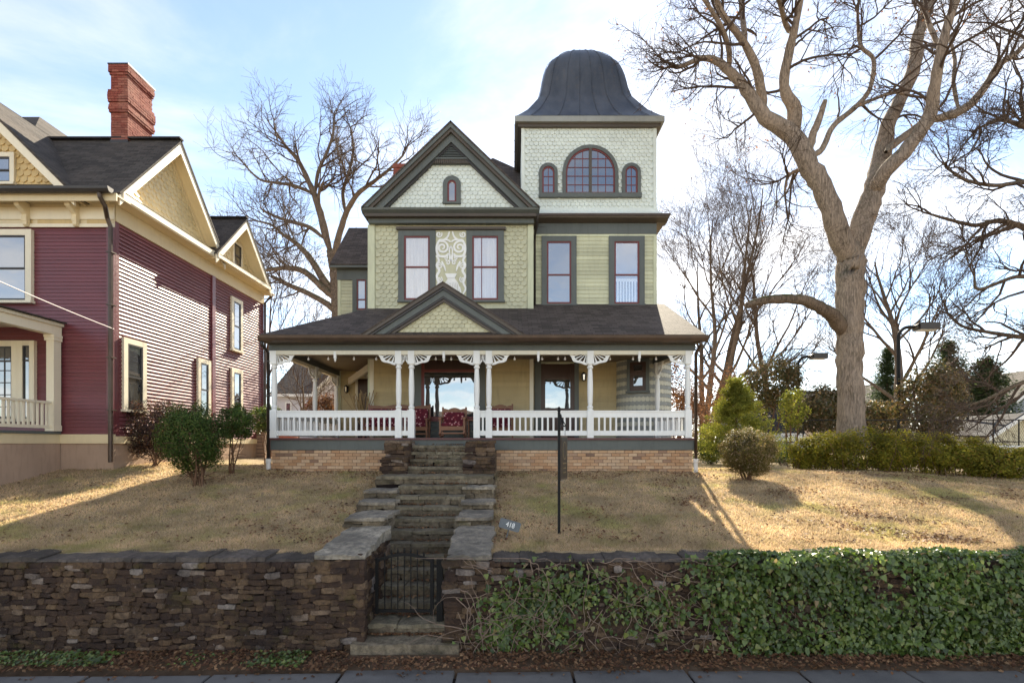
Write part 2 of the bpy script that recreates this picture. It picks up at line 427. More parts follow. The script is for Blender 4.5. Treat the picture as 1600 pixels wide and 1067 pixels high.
M['acunit'] = plain('tan_metal', (0.36, 0.24, 0.16), 0.5, 0.15, 8, 0.1)
M['pvc'] = plain('white_plastic_pipe', (0.72, 0.71, 0.69), 0.4, 0.06, 8, 0.05)
M['cable'] = plain('white_cable', (0.72, 0.66, 0.66), 0.5, 0.05, 8, 0.0)
M['tan'] = paint('tan_siding', (0.44, 0.34, 0.24), 0.6)
M['palesiding'] = paint('pale_siding', (0.60, 0.60, 0.64), 0.6)
M['shedside'] = paint('cream_shed_siding', (0.62, 0.57, 0.40), 0.6)
M['bluegrey'] = paint('blue_grey_siding', (0.22, 0.25, 0.29), 0.6)
M['farroof'] = shingle_mat('far_roof_shingles', (0.10, 0.085, 0.075))
M['farroofs'] = shingle_mat('far_roof_side_shingles', (0.10, 0.085, 0.075), 'y')
M['slateroof'] = shingle_mat('dark_slate_roof', (0.035, 0.035, 0.042))
M['carpaint'] = plain('white_car_paint', (0.72, 0.73, 0.75), 0.2, 0.03, 4, 0.0, 0.6)
M['rubber'] = plain('tyre_rubber', (0.018, 0.018, 0.018), 0.8, 0.2, 12, 0.3, 0.2)
M['stripe'] = paint('grey_scallop_paint', (0.30, 0.31, 0.29), 0.55)
M['stripe2'] = paint('cream_scallop_paint', (0.60, 0.58, 0.47), 0.55)
# ---------------------------------------------------------------- object helpers
W = {}                                     # world translation of each thing / part
def setpar(o, parent):
    if parent is None: return
    o.parent = parent
    o.matrix_parent_inverse = Matrix.Translation(-Vector(W.get(parent.name, (0, 0, 0))))
def link(name, mesh, m, parent=None, label=None, kind=None):
    o = bpy.data.objects.new(name, mesh)
    COL.objects.link(o)
    if m is not None and not mesh.materials: mesh.materials.append(m)
    setpar(o, parent)
    if label: o['label'] = label
    if kind: o['kind'] = kind
    return o
def thing(name, label, cat, loc, group=None, kind=None):
    o = bpy.data.objects.new(name, None)
    COL.objects.link(o)
    o.location = loc
    o.empty_display_size = 0.3
    W[o.name] = tuple(loc)
    tag(o, label, cat, group, kind)
    return o
def tag(o, label=None, cat=None, group=None, kind=None):
    for k, v in (('label', label), ('category', cat), ('group', group), ('kind', kind)):
        if v: o[k] = v
    return o
def np_mesh(name, V, Fc, smooth=False):
    V = np.asarray(V, dtype=np.float32); Fc = np.asarray(Fc, dtype=np.int32)
    me = bpy.data.meshes.new(name)
    nf, k = Fc.shape
    me.vertices.add(len(V)); me.vertices.foreach_set('co', V.ravel())
    me.loops.add(nf * k); me.loops.foreach_set('vertex_index', Fc.ravel())
    me.polygons.add(nf)
    me.polygons.foreach_set('loop_start', np.arange(0, nf * k, k, dtype=np.int32))
    if smooth: me.polygons.foreach_set('use_smooth', np.ones(nf, dtype=bool))
    me.update(calc_edges=True)
    return me
class MB:
    def __init__(s, mat=None): s.V = []; s.F = []; s.M = mat
    def add(s, vs, fs):
        b = len(s.V)
        s.V += [tuple(v) for v in vs]
        s.F += [tuple(i + b for i in f) for f in fs]
        return s
    def box(s, x0, x1, y0, y1, z0, z1):
        return s.add([(x0, y0, z0), (x1, y0, z0), (x1, y1, z0), (x0, y1, z0), (x0, y0, z1), (x1, y0, z1), (x1, y1, z1), (x0, y1, z1)],
                     [(3, 2, 1, 0), (4, 5, 6, 7), (0, 1, 5, 4), (1, 2, 6, 5), (2, 3, 7, 6), (3, 0, 4, 7)])
    def prism(s, pts, axis, a, b):
        def P(p, d):
            return {'y': (p[0], d, p[1]), 'x': (d, p[0], p[1]), 'z': (p[0], p[1], d)}[axis]
        n = len(pts)
        return s.add([P(p, a) for p in pts] + [P(p, b) for p in pts],
                     [tuple(range(n)), tuple(range(2 * n - 1, n - 1, -1))] + [(i, (i + 1) % n, n + (i + 1) % n, n + i) for i in range(n)])
    def strip(s, outer, inner, axis, a, b):
        """A band between two polylines of the same length, extruded."""
        for i in range(len(outer) - 1):
            s.prism([outer[i], outer[i + 1], inner[i + 1], inner[i]], axis, a, b)
        return s
    def hexa(s, b4, t4):
        return s.add(list(b4) + list(t4), [(3, 2, 1, 0), (4, 5, 6, 7), (0, 1, 5, 4), (1, 2, 6, 5), (2, 3, 7, 6), (3, 0, 4, 7)])
    def slab(s, quad, th):
        """A quad (4 points) thickened downwards along its normal."""
        q = [Vector(p) for p in quad]
        n = (q[1] - q[0]).cross(q[2] - q[0]).normalized()
        if n.z < 0: n = -n
        m = len(q)
        low = [p - n * th for p in q]
        return s.add(low + q, [tuple(range(m - 1, -1, -1)), tuple(range(m, 2 * m))] + [(i, (i + 1) % m, m + (i + 1) % m, m + i) for i in range(m)])
    def beam(s, p0, p1, w, h, up=(0, 0, 1)):
        p0, p1, up = Vector(p0), Vector(p1), Vector(up)
        d = (p1 - p0).normalized()
        sd = d.cross(up)
        sd = sd.normalized() if sd.length > 1e-4 else Vector((1, 0, 0))
        u = sd.cross(d).normalized()
        q = lambda c: [c - sd * w / 2 - u * h / 2, c + sd * w / 2 - u * h / 2, c + sd * w / 2 + u * h / 2, c - sd * w / 2 + u * h / 2]
        return s.hexa(q(p0), q(p1))
    def tube(s, pts, rad, n=6):
        V, Fq = tube_np(np.array([tuple(p) for p in pts], float), np.array(rad if hasattr(rad, '__len__') else [rad] * len(pts), float), n)
        s.add(V.tolist(), Fq.tolist())
        k = len(V)
        b = len(s.V) - k
        s.F.append(tuple(range(b, b + n))[::-1]); s.F.append(tuple(range(b + k - n, b + k)))
        return s
    def lathe(s, prof, cx, cy, n=12):
        b = len(s.V)
        for r, z in prof:
            for k in range(n):
                a = 2 * math.pi * k / n
                s.V.append((cx + r * math.cos(a), cy + r * math.sin(a), z))
        for i in range(len(prof) - 1):
            for k in range(n):
                s.F.append((b + i * n + k, b + i * n + (k + 1) % n, b + (i + 1) * n + (k + 1) % n, b + (i + 1) * n + k))
        s.F.append(tuple(range(b, b + n))[::-1])
        e = b + (len(prof) - 1) * n
        s.F.append(tuple(range(e, e + n)))
        return s
    def mesh(s, name, smooth=False):
        V = s.V
        if s.M is not None: V = [tuple(s.M @ Vector(v)) for v in V]
        me = bpy.data.meshes.new(name)
        me.from_pydata(V, [], s.F)
        if smooth:
            me.polygons.foreach_set('use_smooth', np.ones(len(me.polygons), dtype=bool))
        me.update()
        return me
    def build(s, name, m, parent=None, label=None, kind=None, smooth=False):
        return link(name, s.mesh(name, smooth), m, parent, label, kind)
def tube_np(P, r, n):
    T = np.gradient(P, axis=0)
    T /= np.linalg.norm(T, axis=1, keepdims=True) + 1e-9
    ref = np.array([0.31, 0.52, 0.79]) if abs(T[0] @ np.array([0.31, 0.52, 0.79])) < 0.9 else np.array([0.9, -0.3, 0.1])
    A = np.cross(T, ref); A /= np.linalg.norm(A, axis=1, keepdims=True) + 1e-9
    B = np.cross(T, A)
    a = np.arange(n) * 2 * math.pi / n
    V = P[:, None, :] + r[:, None, None] * (np.cos(a)[None, :, None] * A[:, None, :] + np.sin(a)[None, :, None] * B[:, None, :])
    m = len(P)
    i = np.arange(m - 1)[:, None] * n; k = np.arange(n)[None, :]
    Fq = np.stack([i + k, i + (k + 1) % n, i + n + (k + 1) % n, i + n + k], -1).reshape(-1, 4)
    return V.reshape(-1, 3), Fq
def join_tubes(lst):
    VV, FF, b = [], [], 0
    for P, r, n in lst:
        v, f = tube_np(P, r, n)
        VV.append(v); FF.append(f + b); b += len(v)
    return np.concatenate(VV), np.concatenate(FF)
def pieces(items, parent, cap, joined, size=lambda it: it[5]):
    """items: (name, mesh, matrix, material, label, apparent size). The largest `cap` become parts, the rest one joined part."""
    items = sorted(items, key=lambda it: -it[5])
    for nm, me, mx, m, lb, _ in items[:cap]:
        o = link(nm, me, m, parent, lb)
        o.matrix_basis = mx
    rest = items[cap:]
    if rest:
        VV, FF, MI, ms = [], [], [], []
        b = 0
        for nm, me, mx, m, lb, _ in rest:
            if m not in ms: ms.append(m)
            VV += [tuple(mx @ v.co) for v in me.vertices]
            FF += [tuple(i + b for i in p.vertices) for p in me.polygons]
            MI += [ms.index(m)] * len(me.polygons)
            b += len(me.vertices)
        j = bpy.data.meshes.new(joined)
        j.from_pydata(VV, [], FF)
        for m in ms: j.materials.append(m)
        j.polygons.foreach_set('material_index', MI)
        j.update()
        link(joined, j, None, parent, None, 'stuff')
def unitmesh(name, mb, m, smooth=False):
    me = mb.mesh(name, smooth); me.materials.append(m); return me
_board = {}
def board_mesh(m):
    if m.name not in _board:
        o = 0.046 if 'gloss' in m.name else 0.026  # sunlit side boards are tilted further to catch the sun's sheen
        b = MB().prism([(0.0, 0.0), (-o, 0.0), (-o, 0.08), (-0.007, 1.0), (0.0, 1.0)], 'x', 0.0, 1.0)
        _board[m.name] = unitmesh('clapboard', b, m)
    return _board[m.name]
def subtract(a, b, cuts):
    segs = [(a, b)]
    for c, d in cuts:
        n = []
        for p, q in segs:
            if d <= p or c >= q: n.append((p, q)); continue
            if c > p: n.append((p, c))
            if d < q: n.append((d, q))
        segs = n
    return [s for s in segs if s[1] - s[0] > 0.03]
def clapboards(x0, x1, z0, z1, expo, m, Mx, opens=(), limit=None):
    """Boards on the local plane y=0 facing -y; Mx places it. opens: (x0,x1,z0,z1). limit(z)->(x0,x1)."""
    me = board_mesh(m); out = []
    n = max(1, round((z1 - z0) / expo)); e = (z1 - z0) / n
    for i in range(n):
        z = z0 + i * e
        a, b = x0, x1
        if limit: a, b = limit(z + e * 0.5)
        if b - a < 0.05: continue
        cuts = [(o[0], o[1]) for o in opens if o[2] < z + e * 0.8 and o[3] > z + e * 0.2]
        for p, q in subtract(a, b, cuts):
            mx = Mx @ Matrix.Translation((p, 0, z)) @ Matrix.Diagonal((q - p, 1, e * 1.10, 1))
            out.append(('clapboard', me, mx, m, None, (q - p) * e))
    return out
def fishscale(name, parent, m, Mx, x0, x1, z0, z1, w, h, inside=None, opens=(), kind='stuff', out=0.0):
    """Rows of rounded shingles, each a tilted piece with its own thickness."""
    V, Fq = [], []
    nr = int(math.ceil((z1 - z0) / h)); nc = int(math.ceil((x1 - x0) / w)) + 1
    arc = [(-0.5, 0.46), (-0.38, 0.15), (-0.16, 0.0), (0.16, 0.0), (0.38, 0.15), (0.5, 0.46)]
    for r in range(nr):
        zb = z0 + r * h
        for c in range(nc + 1):
            xc = x0 + (c - (0.5 if r % 2 else 0.0)) * w
            if xc < x0 + w * 0.2 or xc > x1 - w * 0.2: continue
            zc = zb + h * 0.5
            if inside and not inside(xc, zc): continue
            if any(o[0] < xc < o[1] and o[2] < zc < o[3] for o in opens): continue
            ww = w * random.uniform(0.93, 0.985); dz = random.uniform(-0.006, 0.006); th = random.uniform(0.030, 0.040)
            b = len(V)
            pts = [(a * ww, q * h) for a, q in arc] + [(0.5 * ww, 1.35 * h), (-0.5 * ww, 1.35 * h)]
            for px, pz in pts:
                y = -th - 0.004 + (pz / (1.35 * h)) * (th - 0.002)
                V.append((xc + px, y - out, zb + pz + dz))
            for px, pz in pts[:6]:
                V.append((xc + px, -out + 0.0, zb + pz + dz))
            Fq.append(tuple(range(b, b + 8)))
            for k in range(5): Fq.append((b + k + 1, b + k, b + 8 + k, b + 9 + k))
    mb = MB(Mx); mb.V = V; mb.F = Fq
    return mb.build(name, m, parent, None, kind)
def front(Y): return Matrix.Translation((0, Y, 0))
def sideX(X): return Matrix.Translation((X, 0, 0)) @ Matrix.Rotation(R(90), 4, 'Z')
def window(parent, Mx, x0, x1, z0, z1, cw, m_case, m_sash, m_glass, split=0.5, head=0.0, sill=True, curtain=None, vbar=None, dep=0.085, bars=None, slats=False, label=None, sw=0.055):
    """x0..z1: outer casing. Parts: window > frame, sash, pane (two), curtain."""
    b = MB(Mx)
    b.box(x0, x0 + cw, -dep, 0.01, z0, z1); b.box(x1 - cw, x1, -dep, 0.01, z0, z1)
    b.box(x0 + cw, x1 - cw, -dep + 0.003, 0.01, z1 - cw, z1)
    if sill: b.box(x0 - 0.03, x1 + 0.03, -dep - 0.05, 0.01, z0 - 0.05, z0 + 0.02)
    else: b.box(x0 + cw, x1 - cw, -dep + 0.003, 0.01, z0, z0 + cw)
    if head: b.box(x0 - 0.05, x1 + 0.05, -dep - 0.05, 0.01, z1 + 0.002, z1 + head)
    win = b.build('window', m_case, parent, label)
    gx0, gx1, gz1 = x0 + cw + 0.001, x1 - cw - 0.001, z1 - cw - 0.001
    gz0 = (z0 + 0.021) if sill else (z0 + cw + 0.001)
    zm = gz0 + (gz1 - gz0) * split
    s = MB(Mx)
    for (a, c, yo) in ((gz0, zm + 0.025, 0.0), (zm - 0.025, gz1, -0.014)):
        s.box(gx0, gx0 + sw, -0.052 + yo, -0.012, a, c); s.box(gx1 - sw, gx1, -0.052 + yo, -0.012, a, c)
        s.box(gx0 + sw, gx1 - sw, -0.050 + yo, -0.013, a, a + sw * (1.5 if yo == 0 else 0.9)); s.box(gx0 + sw, gx1 - sw, -0.050 + yo, -0.013, c - sw * 0.9, c)
    if vbar is not None:
        xm = gx0 + (gx1 - gx0) * vbar
        s.box(xm - 0.012, xm + 0.012, -0.046, -0.014, gz0 + sw, gz1 - sw)
    if bars:
        nx, nz = bars
        for k in range(1, nx):
            xm = gx0 + (gx1 - gx0) * k / nx
            s.box(xm - 0.012, xm + 0.012, -0.047, -0.014, gz0 + sw, gz1 - sw)
        for k in range(1, nz):
            zz = gz0 + (gz1 - gz0) * k / nz
            s.box(gx0 + sw, gx1 - sw, -0.046, -0.015, zz - 0.012, zz + 0.012)
    s.build('sash', m_sash, win)
    MB(Mx).box(gx0 + 0.01, gx1 - 0.01, -0.034, -0.028, gz0 + 0.01, zm).build('pane', m_glass, win)
    MB(Mx).box(gx0 + 0.01, gx1 - 0.01, -0.040, -0.036, zm, gz1 - 0.01).build('pane', m_glass, win)
    if curtain:
        n = 60
        V = []
        for i in range(n + 1):
            x = gx0 + 0.03 + (gx1 - gx0 - 0.06) * i / n
            y = -0.016 + 0.009 * math.sin(i * 1.9) + 0.004 * math.sin(i * 0.7 + x)
            V += [(x, y, gz0), (x, y, gz1)]
        c = MB(Mx); c.V = V; c.F = [(2 * i, 2 * i + 2, 2 * i + 3, 2 * i + 1) for i in range(n)]
        c.build('curtain', curtain, win, smooth=True)
    if slats:
        c = MB(Mx)
        k = 7
        for i in range(k):
            xx = gx0 + 0.08 + (gx1 - gx0 - 0.16) * (i + 0.5) / k
            c.box(xx - 0.028, xx + 0.028, -0.022, -0.012, gz0 + 0.02, gz0 + (zm - gz0) * 0.78)
        c.box(gx0 + 0.04, gx1 - 0.04, -0.024, -0.010, gz0 + (zm - gz0) * 0.78, gz0 + (zm - gz0) * 0.88)
        c.build('pane_slats', M['white'], win)  # white upright slats and a rail behind the lower pane
        MB(Mx).box(gx0, gx1, -0.009, -0.003, gz0, gz1).build('unlit_room_panel', M['gutterdark'], win)  # flat dark panel painted in place of the unlit room
    return win
# ---------------------------------------------------------------- foliage helpers
def leaf_arrays(P, size, nrm=None, flat=0.0, ratio=0.55, g=rng, var=0.35):
    """One folded four-corner leaf per point. nrm: preferred facing (N,3)."""
    N = len(P)
    d = g.normal(size=(N, 3)); d /= np.linalg.norm(d, axis=1, keepdims=True)
    if nrm is not None:
        d = nrm + d * (1 - flat); d /= np.linalg.norm(d, axis=1, keepdims=True) + 1e-9
    t = g.normal(size=(N, 3)); t -= (t * d).sum(1, keepdims=True) * d
    t /= np.linalg.norm(t, axis=1, keepdims=True) + 1e-9
    b = np.cross(d, t)
    s = (size * (1 + var * g.uniform(-1, 1, N)))[:, None]
    w = s * ratio
    V = np.stack([P - t * s * 0.5, P + b * w * 0.5 + d * s * 0.12, P + t * s * 0.5, P - b * w * 0.5 + d * s * 0.12], 1).reshape(-1, 3)
    i = np.arange(N)[:, None] * 4
    Fq = np.concatenate([i + np.array([[0, 1, 2]]), i + np.array([[0, 2, 3]])], 1).reshape(-1, 3)
    return V, Fq
def leaf_obj(name, P, size, m, parent=None, nrm=None, flat=0.0, ratio=0.55, kind='stuff', label=None, var=0.35):
    V, Fq = leaf_arrays(np.asarray(P), size, nrm, flat, ratio, var=var)
    return link(name, np_mesh(name, V, Fq), m, parent, label, kind)
def blob_points(n, c, rad, shell=0.5, lumps=14, lumpr=0.35, zcut=None, g=rng):
    """Points in an uneven ellipsoid made of clumps that sit near its surface."""
    c = np.array(c); rad = np.array(rad)
    cd = g.normal(size=(lumps, 3)); cd /= np.linalg.norm(cd, axis=1, keepdims=True)
    cc = cd * g.uniform(0.55, 0.86, (lumps, 1))
    pick = g.integers(0, lumps, n)
    q = g.normal(size=(n, 3)); q /= np.linalg.norm(q, axis=1, keepdims=True)
    q = cc[pick] + q * lumpr * (g.uniform(0, 1, (n, 1)) ** 0.45)
    base = g.normal(size=(n, 3)); base /= np.linalg.norm(base, axis=1, keepdims=True)
    base = base * (g.uniform(0.25, 1, (n, 1)) ** 0.5) * 0.93
    use = g.uniform(0, 1, n) < shell
    q[use] = base[use]
    P = c + q * rad
    nr = q / (np.linalg.norm(q, axis=1, keepdims=True) + 1e-6)
    if zcut is not None:
        k = P[:, 2] > zcut
        P, nr = P[k], nr[k]
    return P, nr
def crom(P, k=6):
    P = [np.array(p, float) for p in P]
    Q = [2 * P[0] - P[1]] + P + [2 * P[-1] - P[-2]]
    out = []
    for i in range(1, len(Q) - 2):
        p0, p1, p2, p3 = Q[i - 1], Q[i], Q[i + 1], Q[i + 2]
        for j in range(k):
            t = j / k
            out.append(0.5 * ((2 * p1) + (-p0 + p2) * t + (2 * p0 - 5 * p1 + 4 * p2 - p3) * t * t + (-p0 + 3 * p1 - 3 * p2 + p3) * t ** 3))
    out.append(P[-1])
    return np.array(out)
def norm(v): return v / (np.linalg.norm(v) + 1e-9)
def walkcurve(p, d, L, n, jit, up, g):
    pts = [p]; d = norm(d)
    st = L / n
    for i in range(n):
        d = norm(d + g.normal(size=3) * jit + np.array([0, 0, up]))
        p = p + d * st
        pts.append(p)
    return np.array(pts)
def sprout(parentP, parentR, count, t0, Lr, lvl, maxl, acc, prm, g):
    """Side branches along a parent polyline, recursively; acc[lvl] collects (pts, radii, sides)."""
    m = len(parentP)
    T = np.gradient(parentP, axis=0)
    for _ in range(count):
        t = t0 + (1 - t0) * g.uniform(0, 1) ** 0.8
        x = t * (m - 1); i = min(int(x), m - 2); f = x - i
        p = parentP[i] * (1 - f) + parentP[i + 1] * f
        r = parentR[i] * (1 - f) + parentR[i + 1] * f
        d = norm(T[i])
        a = g.normal(size=3); a -= (a @ d) * d; a = norm(a)
        a = norm(a * np.array([1, prm.get('flat', 0.8), 1]))
        ang = g.uniform(*prm['ang'])
        nd = d * math.cos(ang) + a * math.sin(ang)
        L = g.uniform(*Lr) * (1.15 - 0.5 * t)
        r0 = min(r * 0.72, prm['rad'][lvl])
        n = prm['seg'][lvl]
        P = walkcurve(p, nd, L, n, prm['jit'], prm['up'], g)
        rr = np.linspace(r0, max(prm['tip'], r0 * 0.35), n + 1)
        acc[lvl].append((P, rr, prm['sides'][lvl]))
        if lvl + 1 < maxl:
            sprout(P, rr, max(1, int(g.poisson(prm['num'][lvl + 1]))), 0.2, prm['len'][lvl + 1], lvl + 1, maxl, acc, prm, g)
        # a continuing tip
BASEPRM = dict(ang=(0.45, 1.15), jit=0.16, up=0.035, rad=[0.09, 0.035, 0.017, 0.010], tip=0.005, seg=[8, 6, 4, 3], sides=[5, 4, 3, 3],
               len=[(2.0, 4.5), (1.0, 2.4), (0.5, 1.2), (0.2, 0.6)], num=[6, 5, 5, 4], flat=0.8)
def furrow(V, P, n, g, amp):
    """Ridges and hollows along a trunk or limb."""
    m = len(P)
    a = np.arange(n) / n * 2 * math.pi
    h = np.linspace(0, 1, m)[:, None]
    k = 1 + amp * 0.55 * np.sin(3 * a[None] + 1.3 * h + g.uniform(0, 6)) + amp * 0.4 * np.sin(7 * a[None] - 2.2 * h + g.uniform(0, 6)) + amp * 0.35 * np.where(np.arange(n) % 2 == 0, 1, -1)[None]
    k = k + amp * 0.35 * g.normal(size=(m, n)) * 0.6
    C = np.repeat(P, n, axis=0)
    return C + (V - C) * k.reshape(-1, 1)
def traced_tree(name, label, base, trunk, limbs, Y0, prm, seed, mats, group=None, depth=1.2, parts=True, tipleaves=0, limbcount=7, levels=4, limb_t0=0.25):
    """trunk/limbs: lists of (px, py, rpx) read from the photograph, placed round depth Y0 with a wander in depth."""
    g = np.random.default_rng(seed)
    root = thing(name, label, 'tree', base, group)
    def to3(pl, wander):
        a = 0.0; v = g.uniform(-1, 1) * wander
        P, rr = [], []
        for k, q in enumerate(pl):
            Y = Y0 + (q[3] if len(q) > 3 else v * a)
            a += 1.0 / max(1, len(pl) - 1)
            P.append((wx(q[0], Y), Y, wz(q[1], Y))); rr.append(q[2] * Y / F * 0.86)
        C = crom(P, 5)
        rc = np.interp(np.linspace(0, len(rr) - 1, len(C)), np.arange(len(rr)), rr)
        j = g.normal(size=C.shape) * rc[:, None] * 0.05
        j[0] = 0
        return C + j, rc * (1 + 0.03 * g.normal(size=len(rc)))
    tp, tr = to3(trunk, 0)
    V, Fq = tube_np(tp, tr, 44)
    V = furrow(V, tp, 44, g, 0.075)
    link('trunk', np_mesh('trunk', V, Fq, True), mats[0], root)
    acc = [[], [], [], []]
    for lb in limbs:
        P, rr = to3(lb['p'], depth)
        rr[:4] *= np.array([0.45, 0.72, 0.90, 0.97])
        NSd = 22
        Vb, Fb = tube_np(P, rr, NSd)
        Vb = furrow(Vb, P, NSd, g, 0.06)
        # close the broken or cut end
        nv = len(Vb)
        cap = Vb[-NSd:].mean(0)[None] + (P[-1] - P[-2]) * 0.3
        Vb = np.concatenate([Vb, cap])
        Fc = [(nv - NSd + k, nv - NSd + (k + 1) % NSd, nv, nv) for k in range(NSd)]
        me = bpy.data.meshes.new('branch')
        me.from_pydata(Vb.tolist(), [], [tuple(f) for f in Fb.tolist()] + [f[:3] for f in Fc])
        me.polygons.foreach_set('use_smooth', np.ones(len(me.polygons), dtype=bool)); me.update()
        link('branch', me, lb.get('m', mats[0]), root, lb.get('label'))
        if lb.get('n', limbcount):
            sprout(P, rr, lb.get('n', limbcount), lb.get('t0', limb_t0), lb.get('L', prm['len'][0]), 0, levels, acc, prm, g)
            # the limb runs on into a fan of its own
            for _ in range(2):
                Q = walkcurve(P[-1], norm(P[-1] - P[-3]) + g.normal(size=3) * 0.3, g.uniform(*prm['len'][0]) * 0.7, 7, prm['jit'], prm['up'], g)
                q = np.linspace(min(rr[-1], 0.06), prm['tip'], 8)
                acc[0].append((Q, q, 5))
                sprout(Q, q, prm['num'][1], 0.1, prm['len'][1], 1, levels, acc, prm, g)
    lst = [x for lv in acc for x in lv]
    if lst:
        V, Fq = join_tubes(lst)
        link('twigs', np_mesh('twigs', V, Fq, True), mats[1], root, None, 'stuff')
    if tipleaves:
        tips = np.array([x[0][-1] for x in acc[-1] or acc[2]])
        k = g.integers(0, len(tips), tipleaves)
        leaf_obj('withered_leaves', tips[k] + g.normal(size=(tipleaves, 3)) * 0.05, 0.085, M['brownleaf'], root)
    return root
def grown_tree(name, label, base, h, r, seed, mats, prm, nl=8, spread=0.6, lean=(0, 0), fork=0.3, group=None, stems=1, levels=4, tipleaves=0, limbn=6):
    """A tree grown from a few numbers: trunk(s), limbs and twigs."""
    g = np.random.default_rng(seed)
    root = thing(name, label, 'tree', base, group)
    acc = [[], [], [], []]
    for s in range(stems):
        a = g.uniform(0, 6.28)
        d = np.array([lean[0] + (spread * 0.45 * math.cos(a) if stems > 1 else 0), lean[1] + (spread * 0.45 * math.sin(a) if stems > 1 else 0), 1.0])
        hh = h * g.uniform(0.75, 1.0) if stems > 1 else h
        P = walkcurve(np.array(base, float) - np.array([0, 0, 0.3]), d, hh, 14, 0.05, 0.03, g)
        rr = r * (1 - 0.9 * np.linspace(0, 1, 15) ** 0.8) + 0.01
        if stems > 1: rr *= 0.6
        V, Fq = tube_np(P, rr, 10)
        link('trunk', np_mesh('trunk', V, Fq, True), mats[0], root)
        for k in range(nl):
            t = fork + (0.95 - fork) * (k + g.uniform(0, 1)) / nl
            i = int(t * 14); p = P[i]
            az = k * 2.4 + g.uniform(-0.4, 0.4)
            el = 0.55 + 0.7 * t
            nd = np.array([math.cos(az) * math.cos(el), math.sin(az) * math.cos(el), math.sin(el)]) * np.array([spread / 0.6, spread / 0.6, 1])
            L = hh * (0.62 - 0.38 * t) * g.uniform(0.8, 1.2)
            Q = walkcurve(p, nd, L, 9, 0.10, 0.05, g)
            q = np.linspace(min(rr[i] * 0.6, r * 0.35), 0.012, 10)
            V, Fq = tube_np(Q, q, 6)
            link('branch', np_mesh('branch', V, Fq, True), mats[0], root)
            sprout(Q, q, limbn, 0.2, prm['len'][0], 0, levels, acc, prm, g)
    V, Fq = join_tubes([x for lv in acc for x in lv])
    link('twigs', np_mesh('twigs', V, Fq, True), mats[1], root, None, 'stuff')
    if tipleaves:
        tips = np.array([x[0][-1] for x in acc[levels - 1]])
        k = g.integers(0, len(tips), tipleaves)
        leaf_obj('withered_leaves', tips[k] + g.normal(size=(tipleaves, 3)) * 0.08, 0.10, M['brownleaf'], root)
    return root
def shrub(name, label, cat, base, c, rad, n, size, m, stems=6, shell=0.45, lumps=18, lumpr=0.30, group=None, stemr=0.022, zcut=None, flat=0.3, ratio=0.55, leafname='foliage'):
    root = thing(name, label, cat, base, group)
    P, nr = blob_points(n, c, rad, shell, lumps, lumpr, zcut)
    leaf_obj(leafname, P, size, m, root, nr, flat, ratio)
    g = rng
    twl = []
    for k in range(stems):
        b0 = np.array(base) + np.array([g.uniform(-0.12, 0.12), g.uniform(-0.12, 0.12), -0.05])
        a = 6.28 * k / max(1, stems) + g.uniform(-0.4, 0.4)
        tgt = np.array(c) + np.array([math.cos(a) * rad[0] * 0.5, math.sin(a) * rad[1] * 0.5, g.uniform(-0.1, 0.4) * rad[2]])
        P = crom([b0, b0 * 0.6 + tgt * 0.4 + g.normal(size=3) * 0.06, tgt], 4)
        rr = np.linspace(stemr, stemr * 0.35, len(P))
        V, Fq = tube_np(P, rr, 6)
        link('stem', np_mesh('stem', V, Fq, True), M['stem'], root)
        for _ in range(8):
            q = P[g.integers(2, len(P))]
            twl.append((walkcurve(q, g.normal(size=3) + np.array([0, 0, 0.6]), float(np.mean(rad)) * 0.7, 4, 0.25, 0.05, g), np.linspace(stemr * 0.4, 0.004, 5), 4))
    if twl:
        V, Fq = join_tubes(twl)
        link('twigs', np_mesh('twigs', V, Fq, True), M['stem'], root, None, 'stuff')
    return root
# ================================================================ GROUND
def sstep(t):
    t = np.clip(t, 0, 1); return t * t * (3 - 2 * t)
def ghs(x, y):
    x = np.asarray(x, float); y = np.asarray(y, float)
    t = np.clip((y - 8.4) / 6.6, 0, 1)
    z = 1.47 + 0.95 * (0.65 * t + 0.35 * sstep(t))
    z = z + np.clip((-x - 6) / 5, 0, 1) * 0.22 * np.clip((y - 9) / 4.5, 0, 1)
    z = z - np.clip((x - 7) / 8, 0, 1.5) * 0.13 * np.clip((y - 9) / 6, 0, 1)
    z = z + 0.025 * np.sin(x * 1.3 + y * 0.7) * np.sin(y * 1.1 - x * 0.4) + 0.012 * np.sin(x * 4.1 + 1) * np.sin(y * 3.7)
    return z
def gh(x, y): return float(ghs(x, y))
HX0, HX1, HY1 = -2.75, -0.75, 14.75        # the stairs are cut into the bank here
def lawn():
    xs = np.concatenate([np.arange(-70, -14, 4.0), np.arange(-14, 14.01, 0.25), np.arange(18, 71, 4.0)])
    ys = np.concatenate([[8.16, 8.2], np.arange(8.5, 18.01, 0.25), np.arange(20, 61, 4.0)])
    X, Y = np.meshgrid(xs, ys)
    V = np.stack([X, Y, ghs(X, Y) - 0.9 * (Y < 8.18)], -1).reshape(-1, 3)
    nx = len(xs); Fq = []
    for j in range(len(ys) - 1):
        for i in range(nx - 1):
            cx, cy = (xs[i] + xs[i + 1]) / 2, (ys[j] + ys[j + 1]) / 2
            if HX0 < cx < HX1 and cy < HY1: continue
            a = j * nx + i
            Fq.append((a, a + 1, a + nx + 1, a + nx))
    return np_mesh('lawn', V, Fq, True)
link('lawn', lawn(), M['lawn'], kind='structure')
MB().add([(-2500, 58, 2.2), (2500, 58, 2.2), (2500, 3000, 2.2), (-2500, 3000, 2.2)], [(0, 1, 2, 3)]).build('far_ground', M['lawn'], kind='structure')
MB().add([(-2500, -1500, -0.14), (2500, -1500, -0.14), (2500, 75.0, -0.14), (-2500, 75.0, -0.14)], [(0, 1, 2, 3)]).build('ground', M['dirt'], kind='structure')
